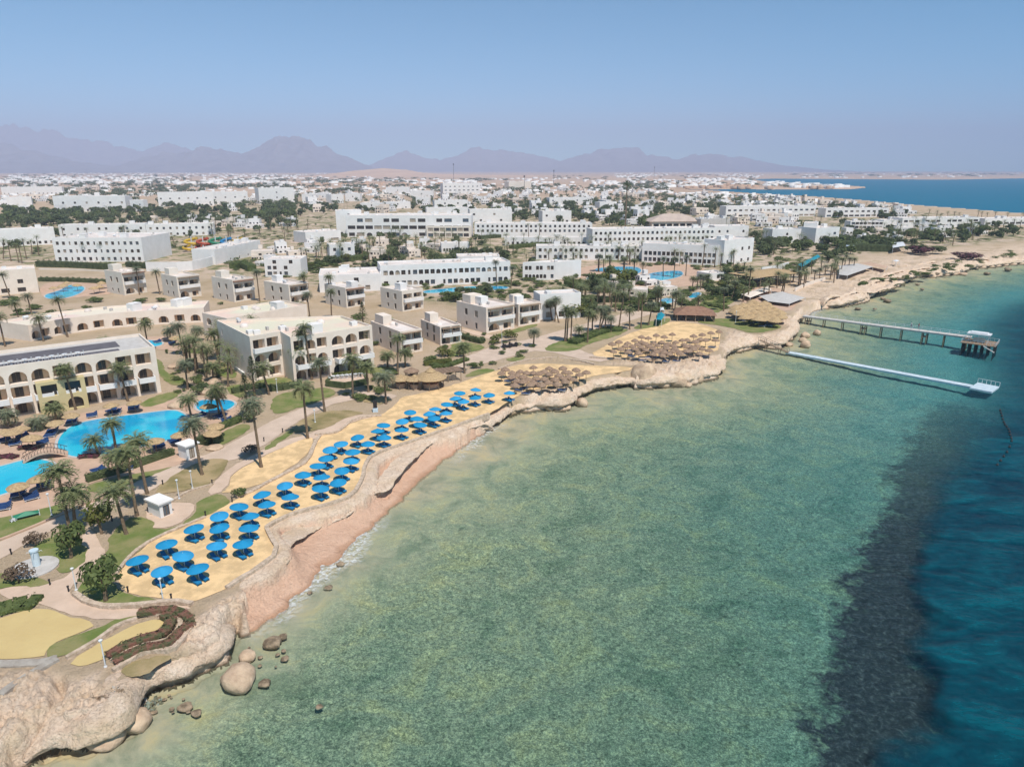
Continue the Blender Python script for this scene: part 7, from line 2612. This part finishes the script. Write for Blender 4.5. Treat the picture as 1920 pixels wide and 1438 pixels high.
FARZ = [([(0, 345), (560, 350), (560, 356), (0, 352)], 120, 8, 8), ([(0, 326), (700, 330), (1000, 340), (700, 346), (0, 345)], 260, 13, 8), ([(560, 350), (1240, 346), (1260, 358), (560, 362)], 200, 7, 7), ([(1000, 330), (1420, 328), (1420, 350), (1200, 352)], 120, 10, 7), ([(1450, 323), (1900, 324), (1900, 331), (1500, 332)], 80, 22, 9), ([(1440, 344), (1600, 352), (1430, 353)], 30, 7, 5), ([(480, 400), (1100, 372), (1260, 366), (1700, 400), (1500, 402), (1250, 410), (880, 404), (560, 400)], 200, 4.5, 6), ([(0, 378), (560, 380), (560, 388), (0, 390)], 80, 5, 7)]
FARZ += [([(-20, 400), (300, 388), (560, 396), (560, 428), (280, 418), (-20, 428)], 190, 3.6, 6.2), ([(100, 376), (390, 366), (400, 353), (120, 356)], 100, 5.5, 7), ([(880, 352), (1260, 358), (1260, 400), (1200, 425), (980, 412), (880, 398)], 190, 3.8, 6.5), ([(1250, 366), (1530, 376), (1700, 396), (1700, 412), (1350, 402), (1250, 420)], 150, 3.2, 5.5), ([(480, 358), (880, 352), (880, 380), (700, 398), (500, 400)], 120, 4, 6.2), ([(-20, 410), (480, 405), (560, 430), (280, 455), (0, 470)], 60, 3.0, 4.5), ([(560, 440), (900, 450), (1000, 500), (900, 505), (600, 500)], 70, 2.6, 3.8), ([(1340, 420), (1900, 420), (1900, 450), (1420, 480)], 110, 3.2, 4.5)]
grow_trees()
# low planting between the hotel blocks: nobody could count it
def undergrowth():
    src = []
    for me in BUSHES[:3] + [BUSHES[1]]:
        v = np.zeros(len(me.vertices) * 3, np.float32)
        me.vertices.foreach_get('co', v)
        f = np.zeros(len(me.loops), np.int32)
        me.loops.foreach_get('vertex_index', f)
        src.append((v.reshape(-1, 3), f.reshape(-1, 4)))
    PX = np.array([(-60, 480), (-60, 405), (300, 378), (700, 372), (1260, 372), (1760, 402), (1920, 420), (1920, 445), (1640, 470), (1400, 545), (1420, 540), (1400, 600), (1250, 590), (1230, 600), (1040, 598), (700, 545), (480, 515), (300, 470)])
    VV, FF, base = [], [], 0
    pts_ = []
    t = 0
    while len(pts_) < 1700 and t < 40000:
        t += 1
        x, y = rg.uniform(-60, 1920), rg.uniform(372, 590)
        if not inside(np.array([x]), np.array([y]), PX)[0]: continue
        b = G(x, y)
        if vnoise(np.array([b.x * .045]), np.array([b.y * .045]), 17)[0] < .40: continue
        if any(inside(np.array([b.x]), np.array([b.y]), f)[0] for f in FOOT if abs(f[0][0] - b.x) < 120 and abs(f[0][1] - b.y) < 120): continue
        if any(inside(np.array([x]), np.array([y]), q)[0] for q in POOLPX): continue
        pts_.append(b)
    for poly, n_ in (([(400, 580), (700, 600), (1000, 640), (930, 670), (700, 720), (560, 650), (400, 590)], 60), ([(0, 560), (400, 565), (620, 585), (400, 590), (0, 600)], 30), ([(640, 740), (860, 690), (1000, 650), (980, 670), (800, 715), (680, 760)], 26), ([(290, 640), (420, 690), (430, 730), (330, 735)], 30), ([(1560, 545), (1900, 470), (1910, 485), (1700, 525)], 40)):
        PX2 = np.array(poly)
        k = t = 0
        while k < n_ and t < 4000:
            t += 1
            x, y = rg.uniform(PX2[:, 0].min(), PX2[:, 0].max()), rg.uniform(PX2[:, 1].min(), PX2[:, 1].max())
            b = G(x, y)
            if not inside(np.array([x]), np.array([y]), PX2)[0] or any(inside(np.array([b.x]), np.array([b.y]), f)[0] for f in FOOT) or any(inside(np.array([x]), np.array([y]), q)[0] for q in POOLPX): continue
            pts_.append(b)
            k += 1
    for b in pts_:
        v, f = src[rg.integers(4)]
        f = f[::2] if b.y > 350 else f
        r, hh_ = rg.uniform(1.0, 3.0) * (1 if b.y > 210 else .5), rg.uniform(.8, 2.2) * (1 if b.y > 210 else .6)
        a = rg.uniform(0, 6.28)
        VV.append(np.stack([b.x + r * (v[:, 0] * math.cos(a) - v[:, 1] * math.sin(a)), b.y + r * (v[:, 0] * math.sin(a) + v[:, 1] * math.cos(a)), LAND + hh_ * .4 + v[:, 2] * hh_ * .6], 1))
        FF.append(f + base)
        base += len(v)
    tag(link('undergrowth', np_mesh('undergrowth', np.concatenate(VV), np.concatenate(FF), [M['leaf']], smooth=False)), 'low green planting filling the gaps between the hotel blocks', 'planting', kind='stuff')


POOLPX = [np.array([(p[0] - 4 if p[0] < sum(q[0] for q in px) / len(px) else p[0] + 4, p[1] - 3 if p[1] < sum(q[1] for q in px) / len(px) else p[1] + 3) for p in px]) for _, _, px in POOLS]
undergrowth()

# palms scattered between the hotel blocks, alike from here
def many_palms(n, poly, group, label, hmin=5, hmax=9):
    PX = np.array(poly)
    k = t = 0
    while k < n and t < n * 50:
        t += 1
        x, y = random.uniform(PX[:, 0].min(), PX[:, 0].max()), random.uniform(PX[:, 1].min(), PX[:, 1].max())
        if not inside(np.array([x]), np.array([y]), PX)[0]: continue
        b = G(x, y)
        if any(inside(np.array([b.x]), np.array([b.y]), f)[0] for f in FOOT): continue
        o = palm('_', x, y, y - random.uniform(hmin, hmax) / b.y * FPX * .95, 1.0, True)
        tag(o, label, 'palm tree', group)
        k += 1


many_palms(26, [(0, 420), (400, 405), (560, 420), (560, 440), (280, 450), (0, 450)], 'palms before the left grove', 'palm tree in the loose rows before the dark grove at the left')
many_palms(30, [(900, 470), (1340, 470), (1400, 500), (1000, 500)], 'palms before the hotel tiers', 'palm tree in the rows before the white hotel tiers')
many_palms(14, [(1340, 430), (1560, 420), (1560, 470), (1420, 480)], 'palms right of the hotel', 'palm tree among the hedges right of the white hotel')
many_palms(14, [(1600, 430), (1910, 415), (1910, 455), (1640, 470)], 'palms on the point', 'dark palm among the rows of white buildings on the point')
many_palms(10, [(600, 470), (840, 455), (850, 500), (640, 500)], 'palms before the central hotel', 'palm tree in the garden before the central hotel')
many_palms(24, R6([(500, 330), (1000, 280), (1500, 330), (1900, 380), (1880, 440), (1300, 420), (900, 480), (760, 440)]), 'palms of the upper promenade garden', 'slim palm in the garden between the villas and the upper sand', 5, 8)
many_palms(20, R7([(220, 190), (560, 120), (900, 60), (1000, 110), (640, 210), (300, 270)]), 'palms along the slope to the point', 'slim palm on the slope between the straw umbrellas and the point', 4, 7)
many_palms(16, [(420, 640), (560, 640), (420, 740), (330, 720), (330, 650)], 'palms of the hotel courtyard', 'slim palm in the courtyard garden left of the stepped block', 5, 8)


def palm_mass(zones):
    src = []
    for me in FARC:
        v = np.zeros(len(me.vertices) * 3, np.float32)
        me.vertices.foreach_get('co', v)
        tri = [tuple(p.vertices) if len(p.vertices) == 4 else tuple(p.vertices) + (p.vertices[2],) for p in me.polygons if len(p.vertices) == 3]
        src.append((v.reshape(-1, 3), np.array([t[:3] for t in tri], np.int32)))
    VV, FF, base = [], [], 0
    for poly, n_ in zones:
        PX = np.array(poly)
        k = t = 0
        while k < n_ and t < n_ * 40:
            t += 1
            x, y = rg.uniform(PX[:, 0].min(), PX[:, 0].max()), rg.uniform(PX[:, 1].min(), PX[:, 1].max())
            if not inside(np.array([x]), np.array([y]), PX)[0]: continue
            b = G(x, y)
            if any(inside(np.array([b.x]), np.array([b.y]), f)[0] for f in FOOT if abs(f[0][0] - b.x) < 130 and abs(f[0][1] - b.y) < 130): continue
            H = rg.uniform(5, 9.5)
            v, f = src[rg.integers(len(src))]
            a, s_ = rg.uniform(0, 6.28), rg.uniform(.9, 1.25)
            VV.append(np.stack([b.x + s_ * (v[:, 0] * math.cos(a) - v[:, 1] * math.sin(a)), b.y + s_ * (v[:, 0] * math.sin(a) + v[:, 1] * math.cos(a)), LAND + H + s_ * v[:, 2]], 1))
            FF.append(f + base)
            base += len(v)
            c_ = np.array([(b.x + .17 * math.cos(q), b.y + .17 * math.sin(q), z) for z in (LAND - .2, LAND + H) for q in (0, 2.1, 4.2)])
            VV.append(c_)
            FF.append(np.array([(i, (i + 1) % 3, 3 + (i + 1) % 3) for i in range(3)] + [(i, 3 + (i + 1) % 3, 3 + i) for i in range(3)]) + base)
            base += 6
            k += 1
    tag(link('distant_palms', np_mesh('distant_palms', np.concatenate(VV), np.concatenate(FF), [M['frond']], smooth=False)), 'many small palms rising between the hotel blocks and town houses', 'palms', kind='stuff')


palm_mass([([(0, 400), (560, 398), (560, 430), (280, 425), (0, 432)], 60), ([(880, 372), (1260, 372), (1260, 400), (1200, 420), (980, 412), (880, 404)], 70), ([(1250, 372), (1530, 382), (1690, 398), (1690, 410), (1350, 404), (1250, 414)], 60), ([(560, 440), (900, 448), (1000, 500), (900, 510), (600, 500)], 50), ([(900, 455), (1340, 462), (1400, 500), (1000, 505)], 40), ([(1340, 420), (1900, 424), (1900, 446), (1420, 480)], 60), ([(560, 362), (880, 360), (880, 385), (700, 396), (500, 396)], 45)])
for zone, lst in PALMS.items():
    if zone == '_': continue
    lst.sort(key=lambda a: a[0])
    for i, (x, y, o) in enumerate(lst):
        nm = ORD[i] if i < len(lst) - 1 or i == 0 else ORD[i]
        tag(o, 'date palm, %s from the left of those %s' % (nm, zone), 'palm tree', 'palms ' + zone)

# ------------------------------------------------------------------ haze
hz = MB()
hz.box((0, 9500, 535), (70000, 21000, 1102))
hm_, hn, hl = nodes_of('haze_air')
hn.remove(hn['Principled BSDF'])
pv = hn.new('ShaderNodeVolumePrincipled')
pv.inputs['Color'].default_value = (.53, .58, .76, 1)
pv.inputs['Density'].default_value = HAZE_DENSITY
pv.inputs['Anisotropy'].default_value = -0.25
hl.new(pv.outputs[0], hn['Material Output'].inputs['Volume'])
tag(hz.build('haze', hm_), kind='stuff')
